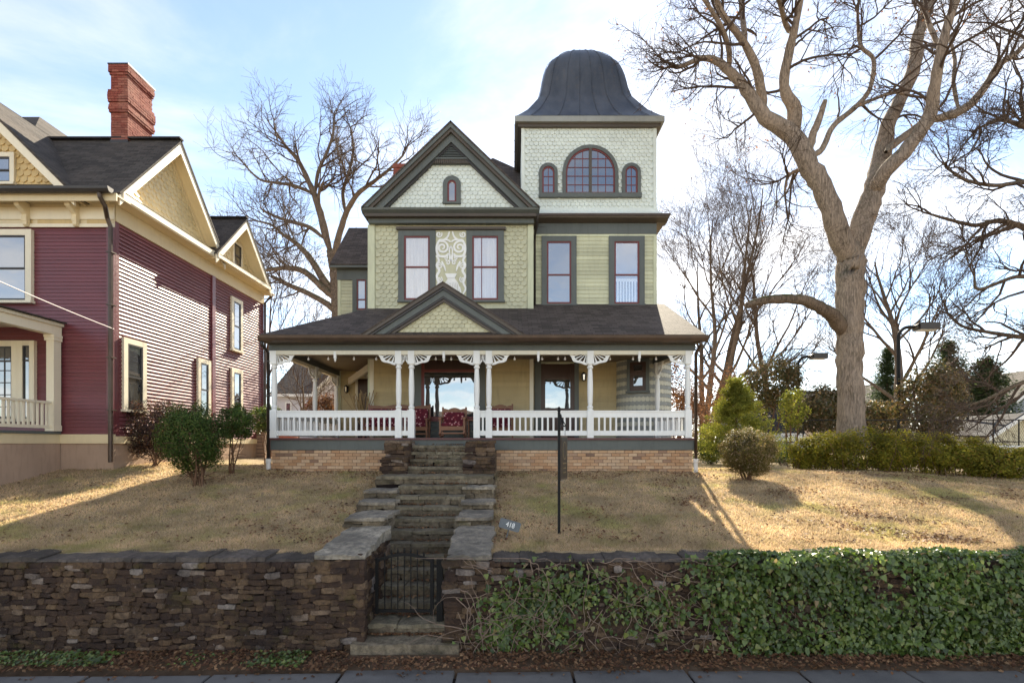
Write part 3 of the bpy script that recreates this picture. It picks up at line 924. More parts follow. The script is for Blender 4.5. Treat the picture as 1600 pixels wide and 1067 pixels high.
MB().box(-300, 300, -4.5, 5.0, -0.30, -0.12).build('road', M['pale_road'], kind='structure')
MB().box(-300, 300, 5.0, 5.16, -0.3, 0.0).build('kerb', M['walk'], kind='structure')
# grassy bank on the camera's side of the road
MB().box(-300, 300, -60, -4.6, -0.3, 0.02).build('opposite_verge', M['lawn'], kind='structure')
# verge between the pavement and the wall
def verge():
    xs = np.arange(-12, 12.01, 0.2); ys = np.linspace(5.1, 8.3, 17)
    X, Y = np.meshgrid(xs, ys)
    Z = -0.09 + 0.10 * sstep((Y - 7.12) / 0.2) + 0.05 * sstep((Y - 7.3) / 0.5) + 0.018 * np.sin(X * 5) * np.sin(Y * 9)
    V = np.stack([X, Y, Z], -1).reshape(-1, 3)
    n = len(xs)
    Fq = [(j * n + i, j * n + i + 1, (j + 1) * n + i + 1, (j + 1) * n + i) for j in range(len(ys) - 1) for i in range(n - 1)]
    return np_mesh('verge', V, Fq, True)
link('verge', verge(), M['dirt'], kind='structure')
pav = MB().box(-12, 12, 5.16, 7.08, -0.3, -0.035).build('pavement', M['dark_mortar'], kind='structure')
jo = [-11.2, -9.4, -7.6, -5.85, -4.18, -2.38, -0.79, 0.85, 2.47, 4.05, 5.55, 7.2, 8.9, 10.6]
for a, b in zip(jo, jo[1:]):
    dz = random.uniform(-0.012, 0.008)
    e = lambda x: 7.24 + 0.024 * x
    s = MB()
    if -2.5 < a < -2.3: e = lambda x: 7.42
    c = 0.015
    p0, p1 = a + 0.02, b - 0.02
    s.hexa([(p0, 5.17, -0.2), (p1, 5.17, -0.2), (p1, e(p1), -0.2), (p0, e(p0), -0.2)], [(p0, 5.17, dz - c), (p1, 5.17, dz - c), (p1, e(p1), dz - c), (p0, e(p0), dz - c)])
    s.hexa([(p0, 5.17, dz - c), (p1, 5.17, dz - c), (p1, e(p1), dz - c), (p0, e(p0), dz - c)], [(p0 + c, 5.18, dz), (p1 - c, 5.18, dz), (p1 - c, e(p1) - c, dz), (p0 + c, e(p0) - c, dz)])
    s.build('paving_slab', M['walk'], pav)
# ================================================================ RUBBLE STONEWORK
def stone_unit(g):
    """A rough block: a cube with every corner cut, pushed about."""
    V = []
    for sx in (-1, 1):
        for sy in (-1, 1):
            for sz in (-1, 1):
                c = np.array([sx, sy, sz]) * 0.5
                k = g.uniform(0.10, 0.36, 3)
                for a in range(3):
                    p = c.copy(); p[a] -= np.sign(c[a]) * k[a]
                    V.append(p * (1 + g.uniform(-0.10, 0.08, 3)))
    import bmesh
    bm = bmesh.new()
    for v in V: bm.verts.new(v)
    bmesh.ops.convex_hull(bm, input=bm.verts)
    me = bpy.data.meshes.new('stone'); bm.to_mesh(me); bm.free()
    return me
_sg = np.random.default_rng(3)
STONES = {}
def stones_of(m):
    if m.name not in STONES:
        STONES[m.name] = [stone_unit(_sg) for _ in range(14)]
        for me in STONES[m.name]: me.materials.append(m)
    return STONES[m.name]
def rubble(Mx, x0, x1, z0, z1, rows, wmin, wmax, m, deep=0.14, proud=0.05, wave=0.02, g=_sg, size=1.0, nm='stone'):
    out = []
    hh = (z1 - z0)
    cuts = np.cumsum(g.uniform(0.65, 1.35, rows)); cuts = np.concatenate([[0], cuts / cuts[-1]]) * hh + z0
    ph = g.uniform(0, 6, 2)
    wv = lambda x, z: wave * (math.sin(x * 1.7 + z * 3 + ph[0]) + 0.6 * math.sin(x * 4.3 - z * 5 + ph[1]))
    U = stones_of(m)
    for i in range(rows):
        x = x0 + g.uniform(-0.06, 0)
        while x < x1 - 0.02:
            h = cuts[i + 1] - cuts[i]
            w = g.uniform(wmin, wmax) * (0.8 + 0.4 * h / (hh / rows))
            w = min(w, x1 + 0.02 - x)
            if w < wmin * 0.4: break
            dz = wv(x, cuts[i]) if 0 < i < rows - 1 else 0
            hs = h * g.uniform(0.82, 1.06)
            if g.uniform() < 0.07 and i < rows - 1: hs *= 1.5
            out.append((nm, U[g.integers(0, len(U))],
                        Mx @ Matrix.Translation((x + w / 2, deep * 0.5 - proud + g.uniform(-0.022, 0.022), cuts[i] + h / 2 + dz)) @ Matrix.Rotation(g.normal() * 0.07, 4, 'Y') @ Matrix.Rotation(g.normal() * 0.08, 4, 'Z') @ Matrix.Rotation(g.normal() * 0.08, 4, 'X') @ Matrix.Diagonal((w * 1.03, deep, hs * 1.05, 1)),
                        m, None, w * hs * size))
            x += w
    return out
YW = 7.85
def retaining_wall(name_label, x0, x1, seed, jag):
    g = np.random.default_rng(seed)
    t = thing('stone_retaining_wall', name_label, 'wall', ((x0 + x1) / 2, YW, 0))
    MB().box(x0, x1, YW + 0.03, YW + 0.42, -0.1, 1.40).build('wall_core', M['dark_mortar'], t)
    it = rubble(front(YW), x0, x1, -0.02, 1.40, 19, 0.07, 0.21, M['stone'], 0.16, 0.05, 0.028, g)
    # only stones inside the view count as largest
    it = [i[:5] + ((i[5] if abs(i[2].translation.x) < 7.9 and not (i[2].translation.x > 2.9) else i[5] * 0.01),) for i in it]
    pieces(it, t, 300, 'stones')
    x = x0
    while x < x1 - 0.3:
        w = min(g.uniform(0.35, 0.95), x1 - x)
        b = MB()
        zt = 1.455 + g.uniform(-0.022, 0.018)
        n = max(3, int(w / 0.13))
        fr = [(x + w * k / n, YW - 0.025 + g.uniform(-0.03, 0.02)) for k in range(n + 1)]
        bk = [(x + w * k / n, YW + 0.47 + g.uniform(-0.05, 0.05)) for k in range(n + 1)]
        for k in range(n):
            p = [(fr[k][0] + 0.004, fr[k][1]), (fr[k + 1][0] + (0 if k < n - 1 else -0.006), fr[k + 1][1]), (bk[k + 1][0], bk[k + 1][1]), (bk[k][0], bk[k][1])]
            zz = [zt + 0.012 * math.sin((x + k) * 2.1), zt + 0.012 * math.sin((x + k + 1) * 2.1)]
            b.hexa([(p[0][0], p[0][1], 1.405), (p[1][0], p[1][1], 1.405), (p[2][0], p[2][1], 1.405), (p[3][0], p[3][1], 1.405)],
                   [(p[0][0], p[0][1] + 0.02, zz[0]), (p[1][0], p[1][1] + 0.02, zz[1]), (p[2][0], p[2][1], zz[1] + 0.03), (p[3][0], p[3][1], zz[0] + 0.03)])
        b.build('coping_stone', M['coping'], t)
        x += w
    return t
wallL = retaining_wall('low dry stone retaining wall of bare dark rubble, left of the iron gate', -11.0, -3.02, 11, 0)
wallR = retaining_wall('stone retaining wall under the ivy, right of the iron gate', -0.30, 11.0, 12, 0)
# ================================================================ STAIRS
st = thing('stone_stairs', 'mossy stone stairs with stepped side walls climbing from the gate to the porch', 'stairs', (-1.65, 8.0, 0))
def XL(y): return -2.27 - 0.085 * (y - 7.85)
def XR(y): return -1.0 - 0.012 * (y - 7.85)
STEPS = [(8.10, 0.36), (8.60, 0.54), (8.95, 0.73), (9.30, 0.92), (9.55, 1.11), (9.80, 1.30), (10.10, 1.49), (10.48, 1.68), (10.86, 1.87),
         (11.26, 2.06), (11.70, 2.25), (12.20, 2.44), (13.25, 2.62), (13.65, 2.80), (14.05, 2.99), (14.45, 3.17), (14.86, 3.387)]
def rough_slab(x0, x1, y0, y1, z0, z1, g, edge=0.02, rise=0.0):
    n = max(3, int((x1 - x0) / 0.14)); b = MB()
    fr = [y0 + g.uniform(-edge, edge) for _ in range(n + 1)]
    zt = [z1 + g.uniform(-0.008, 0.008) for _ in range(n + 1)]
    xs = [x0 + (x1 - x0) * k / n for k in range(n + 1)]
    ny = max(1, int((y1 - y0) / 0.16))
    amp = 0.014 if edge > 0.03 else 0.007
    top = [[(xs[k] + (g.uniform(-edge, edge) if k in (0, n) and edge > 0.03 else 0), (fr[k] + 0.012) * (1 - j / ny) + y1 * j / ny, zt[k] + rise * j / ny + g.uniform(-amp, amp)) for k in range(n + 1)] for j in range(ny + 1)]
    o = len(b.V)
    b.V += [p for row in top for p in row]
    W1 = n + 1
    for j in range(ny):
        for k in range(n):
            b.F.append((o + j * W1 + k, o + j * W1 + k + 1, o + (j + 1) * W1 + k + 1, o + (j + 1) * W1 + k))
    rim = [(0, k) for k in range(n + 1)] + [(j, n) for j in range(1, ny + 1)] + [(ny, k) for k in range(n - 1, -1, -1)] + [(j, 0) for j in range(ny - 1, 0, -1)]
    q = len(b.V)
    b.V += [(top[j][k][0] + g.uniform(-0.006, 0.006), top[j][k][1] + g.uniform(-0.012, 0.012), z0) for j, k in rim]
    L_ = len(rim)
    for i_ in range(L_):
        j_, k_ = rim[i_]; j2, k2_ = rim[(i_ + 1) % L_]
        b.F.append((o + j_ * W1 + k_, o + j2 * W1 + k2_, q + (i_ + 1) % L_, q + i_))
    b.F.append(tuple(range(q, q + L_)))
    return b
g = np.random.default_rng(21)
core = MB()
its = []
for i, (y, z) in enumerate(STEPS[:-1]):
    y2 = STEPS[i + 1][0]
    if i == 11:
        xa, xb = -3.25, -0.45
    else:
        xa, xb = XL(y), XR(y)
    zlow = STEPS[i - 1][1] if i else 0.18
    core.box(xa, xb, y + 0.05, y2 + 0.06, zlow - 0.25, z - 0.075)
    cut = [xa]
    for c in range(g.integers(1, 3)): cut.append(xa + (xb - xa) * (0.35 + 0.35 * c + g.uniform(-0.08, 0.08)))
    cut = sorted(cut) + [xb]
    if i == 11: cut = [xa, -2.45, -1.7, -1.1, xb]
    for a, b in zip(cut, cut[1:]):
        rough_slab(a + 0.006, b - 0.006, y - 0.02, y2 + 0.04, z - 0.072 + g.uniform(-0.01, 0.01), z, g).build('tread', M['tread'], st)
    its += rubble(front(y + 0.045), xa, xb, zlow, z - 0.07, 1 if z - zlow < 0.21 else 2, 0.12, 0.42, M['stepstone'], 0.10, 0.03, 0.0, g, 1.0, 'riser_stone')
core.build('stair_core', M['dark_mortar'], st)
rough_slab(-2.42, -0.80, 7.66, 8.10, -0.08, 0.20, g, 0.012).build('bottom_step', M['stepstone'], st)
def cheek(xo, xi, y0, y1, zt, zb, m, inner, capm, rows=3, caplip=0.05, rise=0.0):
    """A block of a side wall: core, cap slab, rubble on its front and on the face to the steps."""
    global its
    a, b = min(xo, xi), max(xo, xi)
    MB().box(a + 0.05, b - 0.05, y0 + 0.05, y1, zb - 0.5, zt - 0.05).build('cheek_core', M['dark_mortar'], st)
    rough_slab(a - caplip * 0.5, b + caplip * 0.4, y0 - caplip, y1 + 0.02, zt - 0.06, zt, g, 0.045, rise).build('cap_slab', capm, st)
    its += rubble(front(y0 + 0.03), a, b, zb, zt - 0.055, rows, 0.12, 0.30, m, 0.14, 0.035, 0.01, g, 1.3)
    lo = zb - 0.4
    if inner > 0:      # faces +X
        its += rubble(sideX(b - 0.03), y0 + 0.05, y1, lo, zt - 0.055, max(2, int((zt - lo) / 0.11)), 0.12, 0.28, m, 0.12, 0.03, 0.01, g, 0.25)
    else:
        its += rubble(Matrix.Translation((a + 0.03, 0, 0)) @ Matrix.Rotation(R(-90), 4, 'Z'), -y1, -(y0 + 0.05), lo, zt - 0.055, max(2, int((zt - lo) / 0.11)), 0.12, 0.28, m, 0.12, 0.03, 0.01, g, 0.2)
# piers that end the two walls at the gate
cheek(-3.02, -2.30, 7.85, 9.64, 1.50, 0.40, M['stone'], 1, M['slab'], 1, rise=0.16)
its += rubble(front(7.85), -3.02, -2.27, -0.02, 1.42, 16, 0.10, 0.26, M['stone'], 0.16, 0.05, 0.02, g)
its += rubble(sideX(-2.31), 7.9, 9.9, -0.02, 1.0, 9, 0.12, 0.28, M['stone'], 0.12, 0.03, 0.01, g, 0.25)
cheek(-0.34, -1.0, 7.85, 9.70, 1.50, 0.40, M['stone'], -1, M['slab'], 1, rise=0.16)
its += rubble(front(7.85), -1.02, -0.28, -0.02, 1.42, 16, 0.10, 0.26, M['stone'], 0.16, 0.05, 0.02, g)
its += rubble(Matrix.Translation((-0.99, 0, 0)) @ Matrix.Rotation(R(-90), 4, 'Z'), -9.9, -7.9, -0.02, 1.0, 9, 0.12, 0.28, M['stone'], 0.12, 0.03, 0.01, g, 0.2)
for (ya, yb, z, zb) in ((9.66, 10.72, 1.82, 1.62), (10.74, 11.48, 1.99, 1.72), (11.50, 12.18, 2.17, 1.92)):
    cheek(XL(ya) - 0.72, XL(ya) + 0.02, ya, yb, z, zb, M['stepstone'], 1, M['slab'], 2)
for (ya, yb, z, zb) in ((9.72, 10.82, 1.82, 1.62), (10.84, 11.56, 1.98, 1.70), (11.58, 12.18, 2.24, 1.92)):
    cheek(-0.42, XR(ya) - 0.02, ya, yb, z, zb, M['stepstone'], -1, M['slab'], 2)
for (ya, yb, z, zb, xo) in ((13.18, 14.0, 2.87, 2.44, -3.35), (14.02, 14.78, 3.29, 2.80, -3.45)):
    cheek(xo, XL(ya) + 0.0, ya, yb, z, zb, M['stone'], 1, M['stone'], 4, 0.02)
for (ya, yb, z, zb, xo) in ((13.15, 14.0, 2.86, 2.44, -0.47), (14.02, 14.78, 3.29, 2.80, -0.49)):
    cheek(xo, -1.24, ya, yb, z, zb, M['stone'], -1, M['stone'], 4, 0.02)
pieces([('riser_stone' if i[0] == 'riser_stone' else 'stone',) + i[1:] for i in its if i[0] == 'stone'], st, 290, 'stones')
pieces([i for i in its if i[0] == 'riser_stone'], st, 300, 'riser_stones')
# ================================================================ IRON GATE
gt = thing('iron_gate', 'black wrought iron gate with arched top rail at the foot of the stairs', 'gate', (-1.7, 8.25, 0.36))
gx0, gx1, gy = -2.20, -1.26, 8.25
zlo, zs = 0.50, 1.33
MB().box(gx0, gx0 + 0.045, gy - 0.02, gy + 0.02, zlo - 0.03, zs + 0.04).build('stile', M['iron'], gt)
MB().box(gx1 - 0.055, gx1, gy - 0.025, gy + 0.025, zlo - 0.03, zs + 0.04).build('stile', M['iron'], gt)
MB().box(gx0 + 0.046, gx1 - 0.056, gy - 0.018, gy + 0.018, zlo, zlo + 0.045).build('bottom_rail', M['iron'], gt)
arch = [(gx0 + 0.02 + (gx1 - gx0 - 0.04) * k / 14, gy - 0.012, zs + 0.10 * math.sin(math.pi * k / 14)) for k in range(15)]
b = MB()
for p, q in zip(arch, arch[1:]): b.beam(p, q, 0.035, 0.045)
b.build('arched_rail', M['iron'], gt)
for k in range(1, 8):
    x = gx0 + 0.045 + (gx1 - gx0 - 0.1) * k / 8
    zt = zs + 0.10 * math.sin(math.pi * k / 8)
    p = MB().box(x - 0.008, x + 0.008, gy - 0.008, gy + 0.008, zlo + 0.046, zt - 0.018).build('picket', M['iron'], gt)
    MB().lathe([(0.008, zt + 0.02), (0.016, zt + 0.05), (0.003, zt + 0.11)], x, gy, 6).build('finial', M['iron'], p)
MB().box(gx1 + 0.01, gx1 + 0.05, gy - 0.012, gy + 0.012, 0.62, 0.66).box(gx1 + 0.01, gx1 + 0.05, gy - 0.012, gy + 0.012, 1.22, 1.26).build('hinge', M['iron'], gt)
MB().box(gx1 + 0.05, gx1 + 0.15, gy - 0.05, gy + 0.05, 0.34, 1.36).build('gate_post', M['iron'], gt)
MB().box(gx0 - 0.02, gx0 + 0.0, gy - 0.03, gy + 0.03, 0.86, 0.96).build('latch', M['iron'], gt)
# ================================================================ THE GREEN HOUSE
YP, YB, YT, YE = 15.0, 17.6, 18.2, 14.5
hs = thing('victorian_house', 'sage green three storey house with a bell domed tower and a deep white railed porch', 'house', (-1.0, 18.0, 2.4))
ZF = 3.387                                  # porch floor
ZC = 6.12                                   # porch ceiling
XBL, XBR = wx(578, YB), wx(833, YB)
XTL, XTR = wx(815, YT), wx(1025, YT)
def wall(name, x0, x1, y0, y1, z0, z1, m): return MB().box(x0, x1, y0, y1, z0, z1).build(name, m, hs)
wall('wall', XBL, XBR, YB, 25.0, 2.2, 10.9, M['sage'])
wall('wall', XBR + 0.002, XTR, YT, 25.0, 2.2, 10.9, M['sage'])
wall('wall', wx(529, 20.5), XBL - 0.002, 20.5, 22.4, 2.2, 10.2, M['sage'])
# ---------------- brick base, skirt, floor
XA, XB = wx(424, YP), wx(1083, YP)
bk = MB().box(XA + 0.03, XB - 0.03, YP + 0.02, YP + 0.3, 1.9, 3.03).box(XA + 0.03, XA + 0.25, YP + 0.3, 20, 1.9, 3.03).box(XB - 0.25, XB - 0.03, YP + 0.3, 20, 1.9, 3.03)
base = bk.build('brick_base', M['mortar'], hs)
bm_ = unitmesh('brick', MB().box(-0.5, 0.5, -0.05, 0.05, -0.5, 0.5), M['brick'])
its = []
rows, bh = 9, 0.092
for (a, b) in ((XA, -3.42), (-0.46, XB)):
    for r in range(rows):
        zc = 3.03 - (r + 0.5) * bh
        x = a + (0.0 if r % 2 == 0 else -0.125)
        while x < b - 0.02:
            p, q = max(x, a), min(x + 0.25, b)
            if q - p > 0.04:
                its.append(('brick', bm_, Matrix.Translation(((p + q) / 2, YP + 0.045 + random.uniform(-0.006, 0.004), zc)) @ Matrix.Diagonal((q - p - 0.012, 1, bh - 0.013, 1)), M['brick'], None, (q - p) * (1 - 0.01 * r)))
            x += 0.25
pieces(its, base, 300, 'bricks')
# bricks of the two short returns
MB().box(XA - 0.02, XB + 0.02, YP - 0.03, YP + 0.02, 3.035, 3.325).box(XA - 0.02, XA + 0.03, YP + 0.021, 20.4, 3.035, 3.325).box(XB - 0.03, XB + 0.02, YP + 0.021, 19.5, 3.035, 3.325).build('porch_skirt', M['slate'], hs)
fl = MB().box(XA - 0.06, XB + 0.06, YP - 0.09, YP + 0.3, 3.327, ZF - 0.002).build('porch_floor', M['deck'], hs)
nb = 44
bmesh_ = unitmesh('floor_board', MB().box(0, 1, 0, 1, -0.02, 0), M['deck'])
for k in range(nb):
    w = (XB - XA + 0.1) / nb
    o = link('floor_board', bmesh_, None, fl)
    o.matrix_basis = Matrix.Translation((XA - 0.05 + k * w + 0.004, YP - 0.10, ZF)) @ Matrix.Diagonal((w - 0.008, (20.4 if k < 8 or k > nb - 2 else 18.2) - YP + 0.1, 1, 1))
# ---------------- beams, frieze, ceiling
ZB = 5.81
MB().box(XA - 0.03, XB + 0.03, YP - 0.10, YP + 0.10, 5.93, 6.25).box(XA - 0.03, XA + 0.17, YP + 0.102, 20.45, 5.93, 6.25).hexa([(XB - 0.17, YP + 0.102, 5.93), (XB + 0.03, YP + 0.102, 5.93), (4.99, 17.5, 5.93), (4.77, 17.5, 5.93)], [(XB - 0.17, YP + 0.102, 6.25), (XB + 0.03, YP + 0.102, 6.25), (4.99, 17.5, 6.25), (4.77, 17.5, 6.25)]).build('porch_frieze', M['slate'], hs)
MB().box(XA + 0.02, XB - 0.02, YP - 0.085, YP + 0.085, 5.815, 5.928).box(XA + 0.0, XA + 0.14, YP + 0.09, 20.45, 5.83, 5.928).hexa([(XB - 0.14, YP + 0.09, 5.83), (XB, YP + 0.09, 5.83), (4.96, 17.5, 5.83), (4.80, 17.5, 5.83)], [(XB - 0.14, YP + 0.09, 5.928), (XB, YP + 0.09, 5.928), (4.96, 17.5, 5.928), (4.80, 17.5, 5.928)]).build('porch_beam', M['ivory'], hs)
MB().box(XA + 0.17, XB - 0.17, YP + 0.1, 20.45, ZC, ZC + 0.05).build('porch_ceiling', M['ceiling'], hs)
MB().prism([(YP - 0.1, 6.252), (YE + 0.05, 6.252), (YE + 0.05, 6.285), (YP - 0.1, 6.45)], 'x', XA - 0.05, XB + 0.05).build('soffit', M['brownroof'], hs)
gt_ = MB()
prof = [(YE + 0.10, 6.27), (YE + 0.10, 6.14), (YE + 0.04, 6.10), (YE - 0.03, 6.12), (YE - 0.075, 6.20), (YE - 0.09, 6.275)]
gt_.prism(prof, 'x', XA - 0.12, XB + 0.24)
for k in range(22):
    xx = XA + 0.25 + k * 0.57
    gt_.box(xx - 0.012, xx + 0.012, YE - 0.10, YE - 0.07, 6.278, 6.292)
gt_.build('gutter', M['gutter'], hs)
MB().box(XA - 0.04, XB + 0.08, YE + 0.105, YP - 0.105, 6.10, 6.20).build('fascia_board', M['brownroof'], hs)
# ---------------- porch roof
rs = (7.886 - 6.30) / (17.62 - YE)
zt2 = 6.30 + rs * (18.25 - YE)
MB().slab([(XA - 0.10, YE - 0.03, 6.30), (XB + 0.17, YE - 0.03, 6.30), (XB + 0.12, 17.62, 7.886), (XBL, 17.62, 7.886)], 0.04).slab([(XBR, 17.622, 7.888), (XB + 0.12, 17.622, 7.888), (XB + 0.10, 18.25, zt2), (XBR, 18.25, zt2)], 0.04).build('porch_roof', M['roof'], hs)
MB().slab([(XA - 0.10, YE - 0.028, 6.30), (XBL, 17.63, 7.89), (XBL, 20.5, 7.89), (XA - 0.10, 20.5, 6.30)], 0.04).build('porch_roof', M['roofside'], hs)
MB().prism([(YE + 0.1, 6.26), (18.1, 6.26), (18.1, zt2 - 0.1)], 'x', XB + 0.0, XB + 0.06).build('roof_end', M['brownroof'], hs)
MB().box(XB + 0.18, 5.85, 17.3, 19.6, 6.22, 6.36).build('side_porch_roof', M['brownroof'], hs)
# ---------------- posts
def post_mesh(y0, x=0.0):
    b = MB()
    s = 0.092
    b.box(x - s, x + s, y0 - s, y0 + s, ZF + 0.001, 4.20)
    b.lathe([(0.085, 4.20), (0.07, 4.23), (0.088, 4.27), (0.088, 4.30), (0.058, 4.34), (0.072, 4.42), (0.084, 4.75), (0.080, 5.05), (0.064, 5.36), (0.060, 5.40), (0.088, 5.43), (0.088, 5.47), (0.06, 5.50), (0.085, 5.54)], x, y0, 14)
    b.box(x - s, x + s, y0 - s - 0.004, y0 + s + 0.004, 5.54, 5.925)
    return b
PX = [428.5, 623, 643, 745, 764, 922, 1074.5]
XP = [wx(p, YP) for p in PX]
pm = unitmesh('post', post_mesh(0.0), M['white'])
spots = [(x, YP) for x in XP] + [(XP[0], 18.1), (XP[0], 20.3), (4.87, 17.15)]
for x, y in spots:
    o = link('porch_post', pm, None, hs)
    o.location = (x, y, 0)
# ---------------- fan brackets
def fan(ax, bz, th=0.035):
    b = MB()
    N = 18
    def P(t, r):
        sc_ = 1.0 + 0.05 * math.cos(t * 8)
        return (ax * r * math.cos(t) * sc_, -bz * r * math.sin(t) * sc_)
    T = [math.pi / 2 * k / N for k in range(N + 1)]
    b.strip([P(t, 1.0) for t in T], [P(t, 0.80) for t in T], 'y', -th / 2, th / 2)
    b.prism([(0, 0)] + [P(t, 0.26) for t in T[::3]], 'y', -th / 2 - 0.002, th / 2 + 0.002)
    for a0, a1 in ((0, 0.10), (0.27, 0.40), (0.60, 0.72), (0.93, 1.05), (1.28, 1.40), (1.50, 1.5708)):
        b.prism([P(a0, 0.25), P(a0, 0.82), P(a1, 0.82), P(a1, 0.25)], 'y', -th / 2 - 0.003, th / 2 + 0.003)
    # little scroll where the fan dies into the beam
    b.prism([P(0, 0.98), (ax * 1.16, 0), (ax * 1.10, -bz * 0.10), P(0.2, 0.98)], 'y', -th / 2 + 0.002, th / 2 - 0.002)
    return b
fm = unitmesh('bracket', fan(0.52, 0.34), M['white'])
fs = unitmesh('small_bracket', fan(0.095, 0.32), M['white'])
def bracket(x, y, sgn, me, rot=0):
    o = link('bracket', me, None, hs)
    o.matrix_basis = Matrix.Translation((x, y, 5.872)) @ Matrix.Rotation(rot, 4, 'Z') @ Matrix.Diagonal((sgn, 1, 1, 1))
e = 0.093
bracket(XP[0] + e, YP, 1, fm); bracket(XP[1] - e, YP, -1, fm); bracket(XP[2] + e, YP, 1, fm); bracket(XP[3] - e, YP, -1, fm)
bracket(XP[4] + e, YP, 1, fm); bracket(XP[5] - e, YP, -1, fm); bracket(XP[5] + e, YP, 1, fm); bracket(XP[6] - e, YP, -1, fm)
for i in (1, 3):
    bracket(XP[i] + e, YP, 1, fs); bracket(XP[i + 1] - e, YP, -1, fs)
for xx, ys in ((XP[0], ((YP + e, 1), (18.1 - e, -1), (18.1 + e, 1), (20.3 - e, -1))), (XP[-1], ((YP + e, 1),)), (4.87, ((17.15 - e, -1),))):
    for yy, sg in ys: bracket(xx, yy, sg, fm, R(90))
dm = unitmesh('pendant', MB().box(-0.035, 0.035, -0.035, 0.035, 5.70, 5.90).lathe([(0.02, 5.70), (0.038, 5.67), (0.03, 5.64), (0.008, 5.60)], 0, 0, 8), M['white'])
for px in (525, 694, 841, 998):
    o = link('pendant', dm, None, hs); o.location = (wx(px, YP), YP - 0.07, 0)
# ---------------- railings
balm = unitmesh('baluster', MB().box(-0.026, 0.026, -0.026, 0.026, 3.60, 3.985), M['white'])
def railing(p, q):
    p, q = Vector(p), Vector(q)
    L = (q - p).length; d = (q - p).normalized(); a = math.atan2(d.y, d.x)
    Mx = Matrix.Translation((p.x, p.y, 0)) @ Matrix.Rotation(a, 4, 'Z')
    b = MB(Mx)
    b.box(0, L, -0.055, 0.055, 4.145, 4.185); b.box(0, L, -0.032, 0.032, 3.985, 4.144)
    b.box(0, L, -0.035, 0.035, 3.455, 3.60)
    r = b.build('railing', M['white'], hs)
    n = max(1, int(round(L / 0.168)) - 1)
    for k in range(n):
        o = link('baluster', balm, None, r)
        xk = L * (k + 1) / (n + 1)
        o.matrix_basis = Matrix.Translation(p + d * xk) @ Matrix.Rotation(a, 4, 'Z')
        c = MB(Mx).box(xk - 0.03, xk + 0.03, -0.038, -0.0325, 3.992, 4.135).box(xk - 0.03, xk + 0.03, -0.041, -0.0355, 3.462, 3.59)
        r['n'] = k
for i, j in ((0, 1), (1, 2), (3, 4), (4, 5), (5, 6)):
    railing((XP[i] + e, YP, 0), (XP[j] - e, YP, 0))
railing((XP[0], YP + e, 0), (XP[0], 18.1 - e, 0)); railing((XP[0], 18.1 + e, 0), (XP[0], 20.3 - e, 0))
railing((XP[-1], YP + e, 0), (4.88, 17.15 - e, 0))
# ---------------- pediment over the steps
def rake(cx, za, s, zb, layers, parent=hs):
    """layers: (d0, d1, y0, y1, material): bands parallel to the slope, measured square to it."""
    k = math.sqrt(1 + s * s)
    for d0, d1, y0, y1, m in layers:
        v0, v1 = d0 * k, d1 * k
        for sg in (-1, 1):
            pts = [(cx, za - v0), (cx + sg * (za - v0 - zb) / s, zb), (cx + sg * max(0.0, (za - v1 - zb)) / s, zb), (cx, za - v1)]
            MB().prism(pts, 'y', y0, y1).build('rake_board', m, parent)
pcx, pza = -1.95, 7.77
psl = (7.77 - 6.29) / 2.31
rake(pcx, pza, psl, 6.285, [(0.0, 0.10, YE - 0.06, YE + 0.5, M['brownroof']), (0.101, 0.16, YE - 0.02, YE + 0.5, M['gutterdark']), (0.161, 0.31, YE + 0.03, YE + 0.5, M['slate']), (0.311, 0.36, YE + 0.05, YE + 0.5, M['gutterdark']), (0.361, 0.43, YE + 0.09, YE + 0.5, M['brownroof'])])
yint = YE + (pza - 6.30) / rs
for sg in (-1, 1):
    MB().slab([(pcx, YE - 0.08, pza + 0.02), (pcx + sg * 2.36, YE - 0.08, pza + 0.02 - 2.36 * psl), (pcx + sg * 2.36, YE + 0.1, pza + 0.02 - 2.36 * psl), (pcx, yint + 0.2, pza + 0.02)], 0.03).build('pediment_roof', M['roofside'], hs)
kk = math.sqrt(1 + psl * psl)
MB().prism([(pcx - 1.75, 6.285), (pcx + 1.75, 6.285), (pcx, pza - 0.40 * kk)], 'y', YE + 0.20, YE + 0.45).build('pediment_wall', M['porch_shingle'], hs)
fishscale('shingles', hs, M['porch_shingle'], front(YE + 0.20), pcx - 1.8, pcx + 1.8, 6.29, 7.4, 0.165, 0.118, inside=lambda x, z: z < pza - 0.38 * kk - abs(x - pcx) * psl)
# ---------------- upper bay with the pair of windows
zc0, zc1 = 10.84, 11.10
wz0, wz1 = wz(471, YB), wz(361, YB)
WL, WR = (wx(623, YB), wx(681, YB)), (wx(729, YB), wx(787.5, YB))
opens = [(WL[0] - 0.02, WR[1] + 0.02, wz0 - 0.1, wz1 + 0.12)]
cbw = 0.19
for xa in (XBL - 0.01, XBR - cbw + 0.01):
    MB().box(xa, xa + cbw, YB - 0.06, YB - 0.001, 7.7, zc0 - 0.12).build('corner_board', M['sage_trim'], hs)
MB().box(XBL - 0.06, XBL, YB - 0.055, YB + 0.2, 3.4, zc0 - 0.12).build('corner_board', M['sage_trim'], hs)
fishscale('shingles', hs, M['sage'], front(YB), XBL + cbw, XBR - cbw, 7.80, zc0 - 0.12, 0.196, 0.141, opens=opens)
MB().box(XBL + cbw, XBR - cbw, YB - 0.04, YB, 7.72, 7.86).build('base_board', M['sage_trim'], hs)
for (a, b), vb, lb in ((WL, None, 'left'), (WR, 0.36, 'right')):
    window(hs, front(YB), a, b, wz0, wz1, 0.20, M['slate'], M['oxblood'], M['glasssee'], split=0.52, sill=True, curtain=M['curtain'], vbar=vb)
